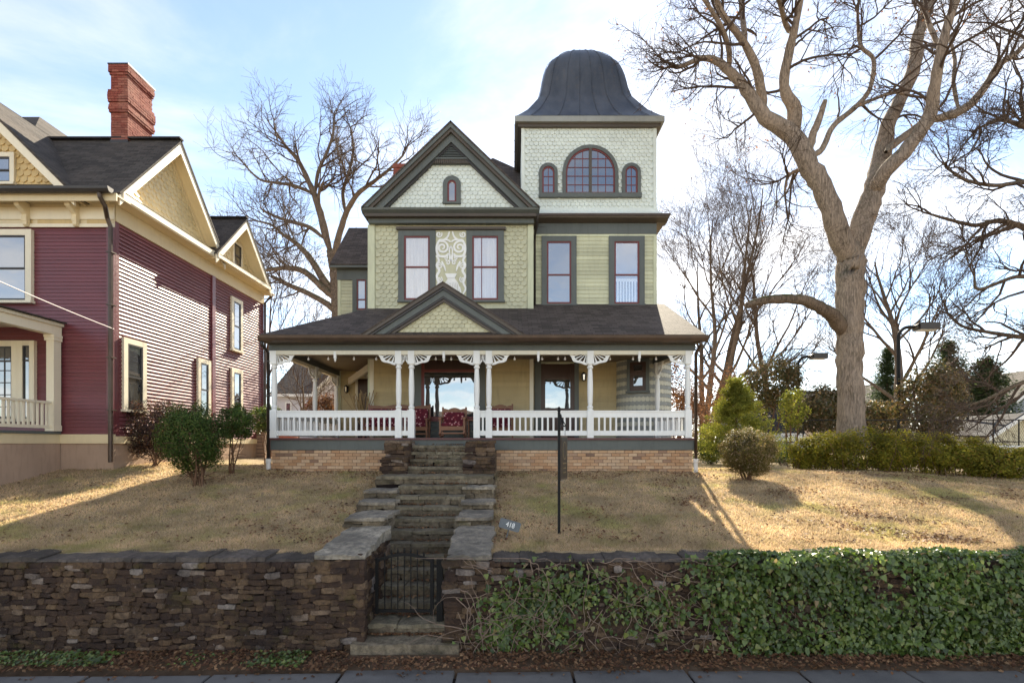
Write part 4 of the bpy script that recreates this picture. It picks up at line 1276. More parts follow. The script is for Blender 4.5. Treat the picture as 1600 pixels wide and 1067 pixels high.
MB().box(WL[0] - 0.06, WR[1] + 0.06, YB - 0.16, YB, wz1 + 0.003, wz1 + 0.09).build('window_head', M['brownroof'], hs)
# carved panel between the windows
cp = MB().box(WL[1] + 0.003, WR[0] - 0.003, YB - 0.05, YB, wz0 - 0.05, wz1 - 0.002).build('carved_panel', M['sage'], hs)
def ribbon(b, pts, w, y0, y1):
    P = np.array(pts); T = np.gradient(P, axis=0); T /= np.linalg.norm(T, axis=1, keepdims=True) + 1e-9
    Nn = np.stack([-T[:, 1], T[:, 0]], 1)
    n = len(P)
    ww = np.array([w * (0.55 + 0.45 * math.sin(math.pi * min(1, 0.15 + 0.85 * k / (n - 1)))) for k in range(n)])[:, None]
    A, B = P + Nn * ww / 2, P - Nn * ww / 2
    b.strip(A.tolist(), B.tolist(), 'y', y0, y1)
def spiral(cx, cz, r0, turns, a0, sg, n=22):
    return [(cx + sg * r0 * (1 - 0.85 * k / n) * math.cos(a0 + turns * 6.283 * k / n), cz + r0 * (1 - 0.85 * k / n) * math.sin(a0 + turns * 6.283 * k / n)) for k in range(n + 1)]
pcX, pcW = (WL[1] + WR[0]) / 2, (WR[0] - WL[1]) / 2
ph = wz1 - wz0
U = lambda u, v: (pcX + u * pcW, wz1 - v * ph)
y0, y1 = YB - 0.075, YB - 0.05
sw_ = MB()
for sg in (-1, 1):
    c = U(0.55 * sg, 0.245)
    ribbon(sw_, spiral(c[0], c[1], 0.22, 1.6, 1.2, sg), 0.075, y0, y1)
    ribbon(sw_, crom([U(0.03 * sg, 0.44), U(0.12 * sg, 0.34), U(0.35 * sg, 0.37), U(0.80 * sg, 0.36), U(0.93 * sg, 0.25), U(0.75 * sg, 0.15), U(0.45 * sg, 0.14), U(0.2 * sg, 0.09), U(0.10 * sg, 0.02)], 4), 0.085, y0 - 0.003, y1)
    c = U(0.78 * sg, 0.06); ribbon(sw_, spiral(c[0], c[1], 0.11, 1.4, 2.6, sg), 0.05, y0, y1)
    c = U(0.28 * sg, 0.39); ribbon(sw_, spiral(c[0], c[1], 0.075, 1.3, 4.4, sg), 0.04, y0 - 0.002, y1)
    c = U(0.20 * sg, 0.46); ribbon(sw_, spiral(c[0], c[1], 0.085, 1.3, 0.4, sg), 0.042, y0, y1)
    ribbon(sw_, crom([U(0.95 * sg, 0.36), U(0.78 * sg, 0.43), U(0.93 * sg, 0.50), U(0.75 * sg, 0.57), U(0.92 * sg, 0.65), U(0.80 * sg, 0.74), U(0.95 * sg, 0.83), U(0.70 * sg, 0.93)], 4), 0.085, y0, y1)
    c = U(0.74 * sg, 0.505); ribbon(sw_, spiral(c[0], c[1], 0.10, 1.4, 1.5, sg), 0.042, y0 - 0.004, y1)
    c = U(0.76 * sg, 0.70); ribbon(sw_, spiral(c[0], c[1], 0.11, 1.5, 2.2, sg), 0.045, y0 - 0.004, y1)
    ribbon(sw_, crom([U(0.60 * sg, 0.44), U(0.42 * sg, 0.52), U(0.34 * sg, 0.58)], 4), 0.06, y0 - 0.006, y1)
    ribbon(sw_, crom([U(0.02 * sg, 0.17), U(0.22 * sg, 0.14), U(0.42 * sg, 0.145)], 4), 0.06, y0 - 0.007, y1)
    ribbon(sw_, crom([U(0.0, 0.22), U(0.10 * sg, 0.28), U(0.07 * sg, 0.34)], 4), 0.05, y0 - 0.005, y1)
    ribbon(sw_, crom([U(0.55 * sg, 0.80), U(0.62 * sg, 0.90), U(0.50 * sg, 1.0)], 4), 0.06, y0 - 0.005, y1)
sw_.build('scrollwork', M['white'], cp, None, 'stuff')
un = MB()
un.prism([U(-0.38, 0.615), U(0.38, 0.615), U(0.24, 0.68), U(-0.24, 0.68)], 'y', y0 - 0.012, y1)
for k in range(-4, 5):
    u0 = k / 4.6
    un.strip(crom([U(u0 * 0.22, 0.685), U(u0 * 0.50, 0.78), U(u0 * 0.44, 0.90), U(u0 * 0.15, 0.99)], 5).tolist(), crom([U(u0 * 0.22 + 0.075, 0.685), U(u0 * 0.50 + 0.085, 0.78), U(u0 * 0.44 + 0.08, 0.90), U(u0 * 0.15 + 0.05, 0.99)], 5).tolist(), 'y', y0 - 0.012 - 0.002 * (k % 2), y1)
un.build('carved_urn', M['white'], cp)
# cornice of the bay
def cornice(x0, x1, yf, z0, z1, yback, parent=hs, m1=M['slate'], m2=M['brownroof']):
    h = z1 - z0
    MB().box(x0 + 0.16, x1 - 0.16, yf + 0.30, yback, z0 - 0.13, z0 + 0.02).build('frieze', m1, parent)
    MB().box(x0 + 0.08, x1 - 0.08, yf + 0.12, yback, z0 + 0.021, z0 + 0.45 * h).build('cornice', m2, parent)
    MB().prism([(yf + 0.14, z0 + 0.45 * h + 0.001), (yf + 0.02, z0 + 0.75 * h), (yf, z1), (yback, z1), (yback, z0 + 0.45 * h + 0.001)], 'x', x0, x1).build('crown_moulding', m1, parent)
cornice(XBL - 0.16, XBR + 0.18, YB - 0.52, zc0, zc1, YB + 6)
gcx, gza = wx(704.8, 17.2), 13.94
gsl = (13.94 - 11.13) / 2.92
rake(gcx, gza, gsl, zc1 + 0.002, [(0.0, 0.13, 17.05, 17.6, M['slate']), (0.131, 0.22, 17.10, 17.6, M['brownroof']), (0.221, 0.42, 17.2, 17.6, M['slate']), (0.421, 0.48, 17.26, 17.6, M['gutterdark'])])
k2 = math.sqrt(1 + gsl * gsl)
for sg in (-1, 1):
    MB().slab([(gcx, 17.03, gza + 0.03), (gcx + sg * 2.98, 17.03, gza + 0.03 - 2.98 * gsl), (gcx + sg * 2.98, 24.0, gza + 0.03 - 2.98 * gsl), (gcx, 24.0, gza + 0.03)], 0.05).build('gable_roof', M['roofside'], hs)
MB().prism([(gcx - 2.8, zc1), (gcx + 2.8, zc1), (gcx, gza - 0.1)], 'y', 17.42, 17.62).build('gable_wall', M['mint'], hs)
fishscale('shingles', hs, M['mint'], front(17.42), gcx - 2.6, gcx + 2.6, zc1, 12.62, 0.17, 0.137, inside=lambda x, z: z < gza - 0.42 * k2 - abs(x - gcx) * gsl, opens=[(wx(692, 17.4), wx(721, 17.4), 11.2, 12.1)])
# louvred peak with a row of little teeth
lz = wz(250, 17.4)
zz = gza - 0.46 * k2
MB().prism([(gcx - (zz - lz) / gsl, lz), (gcx + (zz - lz) / gsl, lz), (gcx, zz)], 'y', 17.36, 17.42).build('louvre_back', M['gutterdark'], hs)
n = 8
for i in range(n):
    z = lz + (zz - lz) * i / n
    hw = (zz - z) / gsl - 0.02
    MB().prism([(17.28, z), (17.36, z + 0.07), (17.36, z + 0.085), (17.28, z + 0.02)], 'x', gcx - hw, gcx + hw).build('louvre_slat', M['slate'], hs)
hw = (gza - 0.42 * k2 - (lz - 0.17)) / gsl
MB().box(gcx - hw + 0.02, gcx + hw - 0.02, 17.25, 17.42, lz - 0.05, lz).build('peak_shelf', M['slate'], hs)
MB().box(gcx - hw + 0.02, gcx + hw - 0.02, 17.33, 17.418, lz - 0.20, lz - 0.051).build('peak_band', M['slate'], hs)
tm = unitmesh('dentil', MB().box(-0.024, 0.024, 17.27, 17.33, lz - 0.18, lz - 0.053), M['brownroof'])
for k in range(19):
    o = link('dentil', tm, None, hs); o.location = (gcx - hw + 0.1 + (2 * hw - 0.2) * k / 18, 0, 0)
def arched(parent, Y, cx, zs, half, r, z0, casing, sash, glass, nx, nz, cw, dep=0.08, fan=None):
    """A round-headed window: casing, sash, glazing bars and panes. half = outer half width, the head springs at zs."""
    N = 18
    def head(hw, zoff=0.0): return [(cx + hw * math.cos(math.pi * k / N), zs + hw * math.sin(math.pi * k / N)) for k in range(N + 1)]
    def ring(h0, h1): return [(cx + h0, z0)] + head(h0) + [(cx - h0, z0)], [(cx + h1, z0)] + head(h1) + [(cx - h1, z0)]
    b = MB(); o, i = ring(half, half - cw); b.strip(o, i, 'y', Y - dep, Y + 0.01)
    w = b.build('window', casing, parent)
    b = MB(); h = half - cw; o, i = ring(h - 0.001, h - 0.055); b.strip(o, i, 'y', Y - dep * 0.72, Y)
    h -= 0.055
    b.box(cx - h, cx + h, Y - dep * 0.7, Y, z0, z0 + 0.05)
    for k in range(1, nx):
        x = cx - h + 2 * h * k / nx
        zt = zs + math.sqrt(max(0.0, h * h - (x - cx) ** 2))
        b.box(x - 0.012, x + 0.012, Y - dep * 0.62, Y - 0.02, z0 + 0.05, zt)
    for k in range(1, nz):
        z = z0 + (zs + h - z0) * k / nz
        hh = h if z < zs else math.sqrt(max(0.0, h * h - (z - zs) ** 2))
        b.box(cx - hh, cx + hh, Y - dep * 0.60, Y - 0.018, z - 0.012, z + 0.012)
    b.build('sash', sash, w)
    if fan:
        MB().box(cx - 0.05, cx + 0.05, Y - dep * 0.95, Y, z0 + 0.001, zs + half - cw - 0.002).build('mullion', M['brownroof'], w)
    MB().prism([(cx - h, z0 + 0.01)] + [p for p in head(h)[::-1]] + [(cx + h, z0 + 0.01)], 'y', Y - dep * 0.45, Y - dep * 0.38).build('pane', glass, w)
    return w
acx = wx(706.3, 17.42)
arched(hs, 17.42, acx, wz(290, 17.42), 0.30, 0, wz(317, 17.42), M['slate'], M['oxblood'], M['glass'], 1, 1, 0.15)
MB().box(acx - 0.31, acx + 0.31, 17.32, 17.42, wz(317, 17.42) - 0.06, wz(317, 17.42) - 0.001).build('window_sill', M['slate'], hs)
# ---------------- tower
DC = (XTL + XTR) / 2; HWT = (XTR - XTL) / 2; YC = YT + HWT
zfl, ztw = wz(341, YT), wz(192, YT)
MB().box(XTL, XTR, YT, YT + 2 * HWT, 10.8, ztw).build('tower_wall', M['mint'], hs)
for xa in (XTL - 0.012, XTR - 0.11):
    MB().box(xa, xa + 0.122, YT - 0.045, YT - 0.001, zfl + 0.25, ztw - 0.03).build('corner_board', M['mint'], hs)
bw_, sw2 = wx(922, YT), 0
wins = [(wx(878, YT), wx(966, YT), wz(310, YT), wz(262, YT)), (wx(842, YT), wx(872, YT), wz(310, YT), wz(260, YT)), (wx(970, YT), wx(1002, YT), wz(310, YT), wz(260, YT))]
def insT(x, z):
    if math.hypot(x - bw_, z - wz(272, YT)) < 0.96 and z > wz(272, YT): return False
    for c in (856.6, 986):
        if math.hypot(x - wx(c, YT), z - wz(271, YT)) < 0.30: return False
    return True
fishscale('shingles', hs, M['mint'], front(YT), XTL + 0.11, XTR - 0.11, zfl + 0.28, ztw, 0.163, 0.134, inside=insT, opens=[(wx(878, YT), wx(966, YT), wz(311, YT), wz(272, YT)), (wx(842.5, YT), wx(871, YT), wz(311, YT), wz(271, YT)), (wx(971, YT), wx(1001, YT), wz(311, YT), wz(271, YT))])
MB().box(wx(842, YT), wx(1001.5, YT), YT - 0.14, YT, wz(310.5, YT), wz(304, YT)).build('window_sill', M['slate'], hs)
arched(hs, YT, bw_, wz(272, YT), 43.5 / F * YT, 0, wz(303.8, YT), M['slate'], M['oxblood'], M['glassdark'], 6, 5, 0.12, 0.10, fan=True)
for c in (856.6, 986):
    arched(hs, YT, wx(c, YT), wz(271, YT), 14.6 / F * YT, 0, wz(303.8, YT), M['slate'], M['oxblood'], M['glassdark'], 2, 3, 0.115, 0.09)
# flared foot of the tower
flare = MB()
prof = [(0.34, 0.0), (0.25, 0.05), (0.15, 0.13), (0.07, 0.22), (0.02, 0.36)]
for (d0, z0), (d1, z1) in zip(prof, prof[1:]):
    q = lambda d, z: [(XTL - d, YT - d, zfl + z), (XTR + d, YT - d, zfl + z), (XTR + d, YT + 2 * HWT + d, zfl + z), (XTL - d, YT + 2 * HWT + d, zfl + z)]
    flare.hexa(q(d0, z0), q(d1, z1))
flare.build('tower_flare', M['mint'], hs)
MB().box(XBR + 0.002, XTR + 0.40, YT - 0.40, YT + 4.5, zfl - 0.07, zfl - 0.001).build('eave_board', M['gutter'], hs)
MB().prism([(YT - 0.37, zfl - 0.072), (YT - 0.34, zfl - 0.13), (YT - 0.10, zfl - 0.20), (YT + 0.2, zfl - 0.20), (YT + 0.2, zfl - 0.072)], 'x', XBR + 0.002, XTR + 0.36).build('cornice', M['brownroof'], hs)
MB().box(XBR + 0.1, XTR + 0.01, YT - 0.05, YT, zfl - 0.58, zfl - 0.201).build('frieze', M['slate'], hs)
MB().box(XBR + 0.1, XTR + 0.01, YT - 0.035, YT, zfl - 0.66, zfl - 0.582).build('frieze_moulding', M['sage_trim'], hs)
MB().box(XTR - 0.10, XTR + 0.02, YT - 0.045, YT - 0.001, 7.9, zfl - 0.67).build('corner_board', M['sage_trim'], hs)
tw = [(wx(846, YT), wx(900.5, YT)), (wx(951, YT), wx(1006.5, YT))]
tz0, tz1 = wz(477, YT), wz(370, YT)
pieces_all = clapboards(XBR + 0.05, XTR - 0.10, 8.0, zfl - 0.67, 0.132, M['sage_board'], front(YT), [(a, b, tz0 - 0.06, tz1) for a, b in tw])
for k, (a, b) in enumerate(tw):
    window(hs, front(YT), a, b, tz0, tz1, 0.19, M['slate'], M['oxblood'], M['glass'] if k == 0 else M['glasshalf'], split=0.47, sill=True, slats=(k == 1))
# dome
DP = [(HWT + 0.25, 14.72), (2.54, 14.82), (2.40, 14.99), (2.20, 15.25), (1.99, 15.62), (1.77, 16.04), (1.66, 16.50), (1.60, 16.87), (1.54, 17.18), (1.47, 17.45), (1.38, 17.70), (1.25, 17.95), (1.06, 18.20), (0.80, 18.43), (0.48, 18.64), (0.15, 18.78), (0.0, 18.83)]
zd = DP[0][1]
NS = 48
def ringp(w, t):
    a = 2 * math.pi * t / NS
    p = 2.0 + 60.0 * max(0.0, (w / DP[0][0] - 0.40) / 0.6) ** 2.0 if w > 0.4 * DP[0][0] else 2.0
    p = min(60.0, p + 1.2)
    c, s_ = math.cos(a), math.sin(a)
    r = w / (abs(c) ** p + abs(s_) ** p) ** (1 / p)
    return DC + r * c, YC + r * s_
V, Fq = [], []
for w, z in DP:
    for t in range(NS): V.append((*ringp(max(w, 0.001), t), z))
for i in range(len(DP) - 1):
    for t in range(NS):
        Fq.append((i * NS + t, i * NS + (t + 1) % NS, (i + 1) * NS + (t + 1) % NS, (i + 1) * NS + t))
dome = link('dome', np_mesh('dome', V, Fq, True), M['metalroof'], hs)
for sidek in range(4):
    for u in np.linspace(-0.84, 0.84, 6):
        base_t = sidek * NS / 4 + u * NS / 8
        P = []
        for w, z in DP[:-2]:
            x, y = ringp(w * 1.006, base_t)
            P.append((x, y, z + 0.012))
        MB().tube(P, 0.010, 4).build('seam', M['metalroof'], dome)
MB().box(DC - HWT - 0.24, DC + HWT + 0.24, YC - HWT - 0.24, YC + HWT + 0.24, zd - 0.20, zd - 0.004).build('tower_gutter', M['stripe'], hs)
MB().box(DC - HWT - 0.14, DC + HWT + 0.14, YC - HWT - 0.14, YC + HWT + 0.14, 14.40, zd - 0.201).build('tower_shadow_cornice', M['brownroof'], hs)  # dark band doubles as the shadow line under the gutter
# ---------------- main hip roof and chimney behind
ap = (wx(770, 22), 22.0, wz(247, 22))
c4 = [(-4.9, 17.9, 10.9), (5.0, 18.3, 10.9), (5.0, 26.5, 10.9), (-4.9, 26.5, 10.9)]
hr = MB()
hr.add([ap] + c4, [(0, 1, 2), (0, 2, 3), (0, 3, 4), (0, 4, 1), (4, 3, 2, 1)])
hr.build('hip_roof', M['roof'], hs)
chn = MB().box(wx(617, 23), wx(636, 23), 22.7, 23.4, 11.0, wz(268, 23)).box(wx(616, 23), wx(637, 23), 22.67, 23.43, wz(267.9, 23), wz(262, 23)).build('chimney', M['redbrick'], hs)
# ---------------- left wing
YL = 20.5
XW = wx(529, YL)
ze = wz(414, 20.3)
wr = MB()
zr = wz(353, 22.0)
q = [(XW - 0.25, 20.2, ze), (XBL, 20.2, ze), (XBL, 22.2, zr), (wx(545, 22.2), 22.2, zr)]
wr.slab(q, 0.06)
wr.build('wing_roof', M['roof'], hs)
MB().slab([(XW - 0.25, 20.2, ze), (wx(545, 22.2), 22.2, zr), (wx(545, 22.2), 22.22, zr), (XW - 0.25, 22.6, ze)], 0.06).build('wing_roof', M['roofside'], hs)
MB().box(XW - 0.24, XBL, 20.16, YL, ze - 0.14, ze - 0.062).box(XW - 0.05, XBL, YL - 0.06, YL - 0.001, ze - 0.55, ze - 0.142).build('wing_frieze', M['slate'], hs)
ww = (wx(551.5, YL), wx(579.5, YL), wz(492, YL), wz(431, YL))
pieces_all += clapboards(XW + 0.1, XBL - 0.02, 7.6, ze - 0.55, 0.135, M['sage_board'], front(YL), [(ww[0], ww[1], ww[2] - 0.1, ww[3])])
MB().box(XW - 0.02, XW + 0.10, YL - 0.05, YL - 0.001, 3.4, ze - 0.552).build('corner_board', M['sage_trim'], hs)
window(hs, front(YL), ww[0], ww[1], ww[2], ww[3], 0.17, M['slate'], M['oxblood'], M['glass'], split=0.35, sill=False)
# ---------------- first floor behind the porch
bwin = (wx(647, YB), wx(758.5, YB), wz(651, YB), 6.10)
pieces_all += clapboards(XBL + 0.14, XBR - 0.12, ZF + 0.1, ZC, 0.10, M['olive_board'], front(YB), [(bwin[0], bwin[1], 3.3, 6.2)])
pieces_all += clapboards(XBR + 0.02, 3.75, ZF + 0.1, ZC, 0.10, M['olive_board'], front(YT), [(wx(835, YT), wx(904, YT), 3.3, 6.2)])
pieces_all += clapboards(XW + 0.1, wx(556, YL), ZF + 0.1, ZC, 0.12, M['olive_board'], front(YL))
pieces(pieces_all, hs, 300, 'clapboards')
MB().box(XBL - 0.01, XBL + 0.14, YB - 0.05, YB - 0.001, ZF, ZC).build('corner_board', M['ivory'], hs)
MB().box(XBR - 0.12, XBR + 0.01, YB - 0.05, YB - 0.001, ZF, ZC).build('corner_board', M['ivory'], hs)
# plate window with a timber transom above and a boarded panel below
cw = 0.26
pw = MB().box(bwin[0], bwin[0] + cw, YB - 0.10, YB, ZF + 0.01, bwin[3]).box(bwin[1] - cw, bwin[1], YB - 0.10, YB, ZF + 0.01, bwin[3]).build('plate_window', M['slate'], hs)
x0, x1 = bwin[0] + cw + 0.002, bwin[1] - cw - 0.002
MB().box(x0, x0 + 0.10, YB - 0.085, YB - 0.01, bwin[2], 6.08).box(x1 - 0.10, x1, YB - 0.085, YB - 0.01, bwin[2], 6.08).box(x0 + 0.1, x1 - 0.1, YB - 0.083, YB - 0.01, 5.66, 5.76).box(x0 - 0.1, x1 + 0.1, YB - 0.13, YB - 0.01, bwin[2] - 0.16, bwin[2] - 0.002).build('frame', M['oxblood'], pw)
MB().box(x0 + 0.1, x1 - 0.1, YB - 0.06, YB - 0.01, 5.762, 6.08).build('transom', M['darkwood'], pw)
MB().box(x0 + 0.1, x1 - 0.1, YB - 0.045, YB - 0.035, bwin[2], 5.66).build('pane', M['glassmirror'], pw)
its = []
for k in range(5):
    its.append(MB().box(x0 - 0.02, x1 + 0.02, YB - 0.055 - 0.004 * (k % 2), YB - 0.002, ZF + 0.02 + k * 0.122, ZF + 0.134 + k * 0.122).build('panel_board', M['slate'], pw))
# front door
dx0, dx1 = wx(835, YT), wx(904, YT)
dr = MB().box(dx0, dx0 + 0.23, YT - 0.09, YT, ZF + 0.002, ZC - 0.01).box(dx1 - 0.15, dx1, YT - 0.09, YT, ZF + 0.002, ZC - 0.01).build('door_casing', M['slate'], hs)
a, b = dx0 + 0.232, dx1 - 0.152
d = MB()
d.box(a, a + 0.15, YT - 0.075, YT - 0.01, ZF + 0.01, 6.05).box(b - 0.15, b, YT - 0.075, YT - 0.01, ZF + 0.01, 6.05)
d.box(a + 0.15, b - 0.15, YT - 0.073, YT - 0.01, 5.50, 5.66).box(a + 0.15, b - 0.15, YT - 0.073, YT - 0.01, 4.36, 4.48).box(a + 0.15, b - 0.15, YT - 0.073, YT - 0.01, ZF + 0.01, 3.6)
d.box(a + 0.15, b - 0.15, YT - 0.05, YT - 0.01, 3.6, 4.36)
door = d.build('front_door', M['darkwood'], hs)
MB().box(a + 0.15, b - 0.15, YT - 0.045, YT - 0.035, 4.48, 5.50).build('pane', M['glassmirror'], door)
MB().box(a + 0.15, b - 0.15, YT - 0.05, YT - 0.02, 5.66, 6.04).build('transom', M['darkwood'], door)
MB().lathe([(0.02, 4.22), (0.035, 4.25), (0.02, 4.28)], a + 0.08, YT - 0.11, 8).build('handle', M['gold'], door)
# side door in the wing
sdr = MB().box(wx(556, YL), wx(560, YL), YL - 0.09, YL, ZF, ZC - 0.1).box(wx(556, YL), XBL, YL - 0.088, YL, ZC - 0.3, ZC - 0.101).build('side_door_casing', M['ivory'], hs)
MB().box(wx(560, YL) + 0.002, XBL, YL - 0.06, YL - 0.01, ZF, ZC - 0.31).build('side_door', M['darkwood'], hs)
MB().beam((XBL - 0.02, YB + 0.03, 5.85), (XA + 0.6, 20.3, 5.7), 0.10, 0.24).build('brace_beam', M['ivory'], hs)
# round bay with scalloped stripes
tx, ty, trr = 4.68, 18.4, 0.98
MB().lathe([(trr, 2.3), (trr, 6.22)], tx, ty, 40).build('round_bay', M['stripe'], hs)
V = {0: MB(), 1: MB()}
nrow = 20; rh = (6.2 - 3.40) / nrow
for r in range(nrow):
    b = V[r % 2]
    zb = 3.40 + r * rh
    n = 44
    for c in range(n):
        am = 2 * math.pi * (c + 0.5 * (r % 2)) / n
        if math.sin(am) > 0.35: continue
        hwid = math.pi / n * 0.97
        pts = [(-1, 0.3), (-0.7, 0.08), (0, 0.0), (0.7, 0.08), (1, 0.3), (1, 1.3), (-1, 1.3)]
        P, Q = [], []
        for u, v in pts:
            rr = trr + 0.028 - 0.022 * v / 1.3
            a_ = am + u * hwid
            P.append((tx + rr * math.cos(a_), ty + rr * math.sin(a_), zb + v * rh))
            Q.append((tx + trr * math.cos(a_), ty + trr * math.sin(a_), zb + v * rh))
        b.add(P + Q[:5], [tuple(range(7))] + [(k + 1, k, 7 + k, 8 + k) for k in range(4)])
V[0].build('scallop_shingles', M['stripe'], hs, None, 'stuff'); V[1].build('scallop_shingles', M['stripe2'], hs, None, 'stuff')
Mr = Matrix.Translation((tx, ty, 0)) @ Matrix.Rotation(R(-22), 4, 'Z') @ Matrix.Translation((0, -trr - 0.02, 0))
rwin = window(hs, Mr, -0.37, 0.37, wz(612, 17.5), ZC - 0.02, 0.10, M['slate'], M['darkwood'], M['glassdark'], split=0.62, sill=True, sw=0.12, dep=0.10)
# ---------------- downspouts
def downspout(name, pts, r, m, parent, lab=None, n=8): return MB().tube(pts, r, n).build(name, m, parent, lab, smooth=True)
xr = wx(1081.5, 14.85)
for xx, top in ((XA - 0.055, 6.12), (XB + 0.055, 6.12)):
    ds = downspout('downspout', [(xx, YE + 0.02, top), (xx, YE + 0.05, top - 0.10), (xx, YP - 0.07, top - 0.26), (xx, YP - 0.07, 2.75)], 0.047, M['gutterdark'] if xx < 0 else M['gutter'], hs)
    MB().lathe([(0.062, 2.30), (0.062, 2.66), (0.075, 2.68), (0.075, 2.78)], xx, YP - 0.07, 10).build('drain_boot', M['pvc'], ds)
xx = wx(836, 17.75)
downspout('downspout', [(XBR + 0.14, 17.2, 10.95), (XBR + 0.13, 17.5, 10.72), (xx, 17.9, 10.5), (xx, 18.08, 10.3), (xx, 18.08, 8.12)], 0.045, M['gutterdark'], hs)
for zz_ in (5.6, 4.6, 3.6):
    MB().box(XA - 0.11, XA, YP - 0.125, YP - 0.02, zz_, zz_ + 0.03).build('downspout_strap', M['gutterdark'], hs)
# ================================================================ THE MAROON HOUSE NEXT DOOR
YM = 13.8
XM = wx(178, YM)
mh = thing('maroon_house', 'maroon clapboard house with cream trim, yellow shingled gables and a tall red chimney', 'house', (-15.0, 17.5, 2.6))
def hw_(name, mb, m, lab=None): return mb.build(name, m, mh, lab)
hw_('wall', MB().box(-24, XM - 0.03, YM + 0.03, 22.05, 2.0, 9.7), M['maroon'])
hw_('foundation', MB().box(-24, XM - 0.02, YM + 0.02, 22.06, 1.6, 3.22), M['stucco'])
hw_('water_table', MB().box(-24, XM + 0.03, YM - 0.03, YM + 0.02, 3.222, 3.47).box(XM - 0.02, XM + 0.03, YM + 0.022, 22.08, 3.222, 3.42), M['cream'])
zs0, zs1 = 3.47, 9.05
wA = (-14.05, wx(53, YM), wz(472, YM), wz(360, YM))
wB = (-14.9, wx(57.5, YM), 3.86, wz(533, YM))
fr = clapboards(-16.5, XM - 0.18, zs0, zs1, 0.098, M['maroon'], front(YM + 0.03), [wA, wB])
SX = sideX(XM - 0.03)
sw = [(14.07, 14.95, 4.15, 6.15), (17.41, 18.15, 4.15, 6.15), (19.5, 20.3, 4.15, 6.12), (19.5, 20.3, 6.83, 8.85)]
fr += clapboards(YM + 0.17, 18.26, 3.42, 9.22, 0.108, M['maroon_sunlit'], SX, sw)
fr += clapboards(18.46, 21.95, 3.42, 9.22, 0.108, M['maroon_sunlit'], SX, sw)
pieces(fr, mh, 300, 'clapboards')
for b in (MB().box(XM - 0.18, XM + 0.01, YM - 0.03, YM + 0.03, zs0, zs1), MB().box(XM - 0.03, XM + 0.012, YM + 0.031, YM + 0.17, 3.42, 9.22),
          MB().box(XM - 0.05, XM + 0.05, 18.26, 18.46, 3.42, 9.22), MB().box(XM - 0.03, XM + 0.02, 21.95, 22.08, 3.42, 9.22)):
    hw_('corner_board', b, M['maroon'])
window(mh, front(YM), *wA, 0.16, M['creamlight'], M['gutterdark'], M['glass'], split=0.5, sill=True, sw=0.045)
w0 = (wB[0], wx(31, YM), wB[2], wB[3]); w1 = (wx(31.3, YM), wB[1], wB[2], wB[3])
window(mh, front(YM), *w0, 0.15, M['creamlight'], M['gutterdark'], M['glassdark'], split=0.80, sill=True, bars=(6, 6), sw=0.045)
window(mh, front(YM), *w1, 0.13, M['creamlight'], M['gutterdark'], M['glassdark'], split=0.80, sill=True, sw=0.035)
for k, s_ in enumerate(sw):
    window(mh, sideX(XM), *s_, 0.15, M['creamlight'], M['gutterdark'], M['glassdark' if k < 2 else 'glass'], split=0.5, sill=True, sw=0.05, dep=0.07)
# frieze with recessed panels and brackets
hw_('frieze', MB().box(-24, XM + 0.015, YM - 0.02, YM + 0.02, zs1 + 0.001, 9.72), M['cream'])
hw_('frieze_rail', MB().box(-24, XM + 0.03, YM - 0.05, YM - 0.021, zs1 - 0.02, zs1 + 0.07).box(-24, XM + 0.03, YM - 0.05, YM - 0.021, 9.24, 9.56), M['creamlight'])
for a, b in ((-13.1, wx(52, YM)), (wx(60, YM), wx(118, YM)), (wx(137, YM), wx(170, YM))):
    hw_('frieze_panel', MB().box(a, b, YM - 0.028, YM - 0.021, zs1 + 0.075, 9.235), M['yellow'])
bkm = unitmesh('eave_bracket', MB().prism([(0, 0), (-0.10, 0.04), (-0.12, 0.14), (-0.10, 0.22), (-0.20, 0.30), (-0.30, 0.36), (-0.36, 0.46), (-0.36, 0.53), (0, 0.53)], 'x', -0.065, 0.065).prism([(-0.05, -0.08), (-0.09, -0.04), (-0.09, 0.05), (0, 0.05), (0, -0.08)], 'x', -0.05, 0.05), M['cream'])
for px in (-30, 46, 123):
    o = link('eave_bracket', bkm, None, mh); o.location = (wx(px, YM), YM - 0.052, 9.11)
hw_('soffit', MB().box(-24, XM + 0.44, YM - 0.46, YM + 0.02, 9.66, 9.70).box(XM - 0.02, XM + 0.42, YM + 0.021, 22.3, 9.661, 9.70), M['cream'])
hw_('fascia', MB().box(-24, XM + 0.45, YM - 0.50, YM - 0.461, 9.52, 9.72), M['cream'])
g_ = MB().prism([(13.28, 9.80), (13.26, 9.72), (13.20, 9.67), (13.12, 9.68), (13.08, 9.74), (13.07, 9.80)], 'x', -24, XM + 0.40)
hw_('gutter', g_, M['gutterdark'])
hw_('frieze', MB().box(XM - 0.02, XM + 0.035, YM + 0.031, 22.1, 9.222, 9.659), M['cream'])
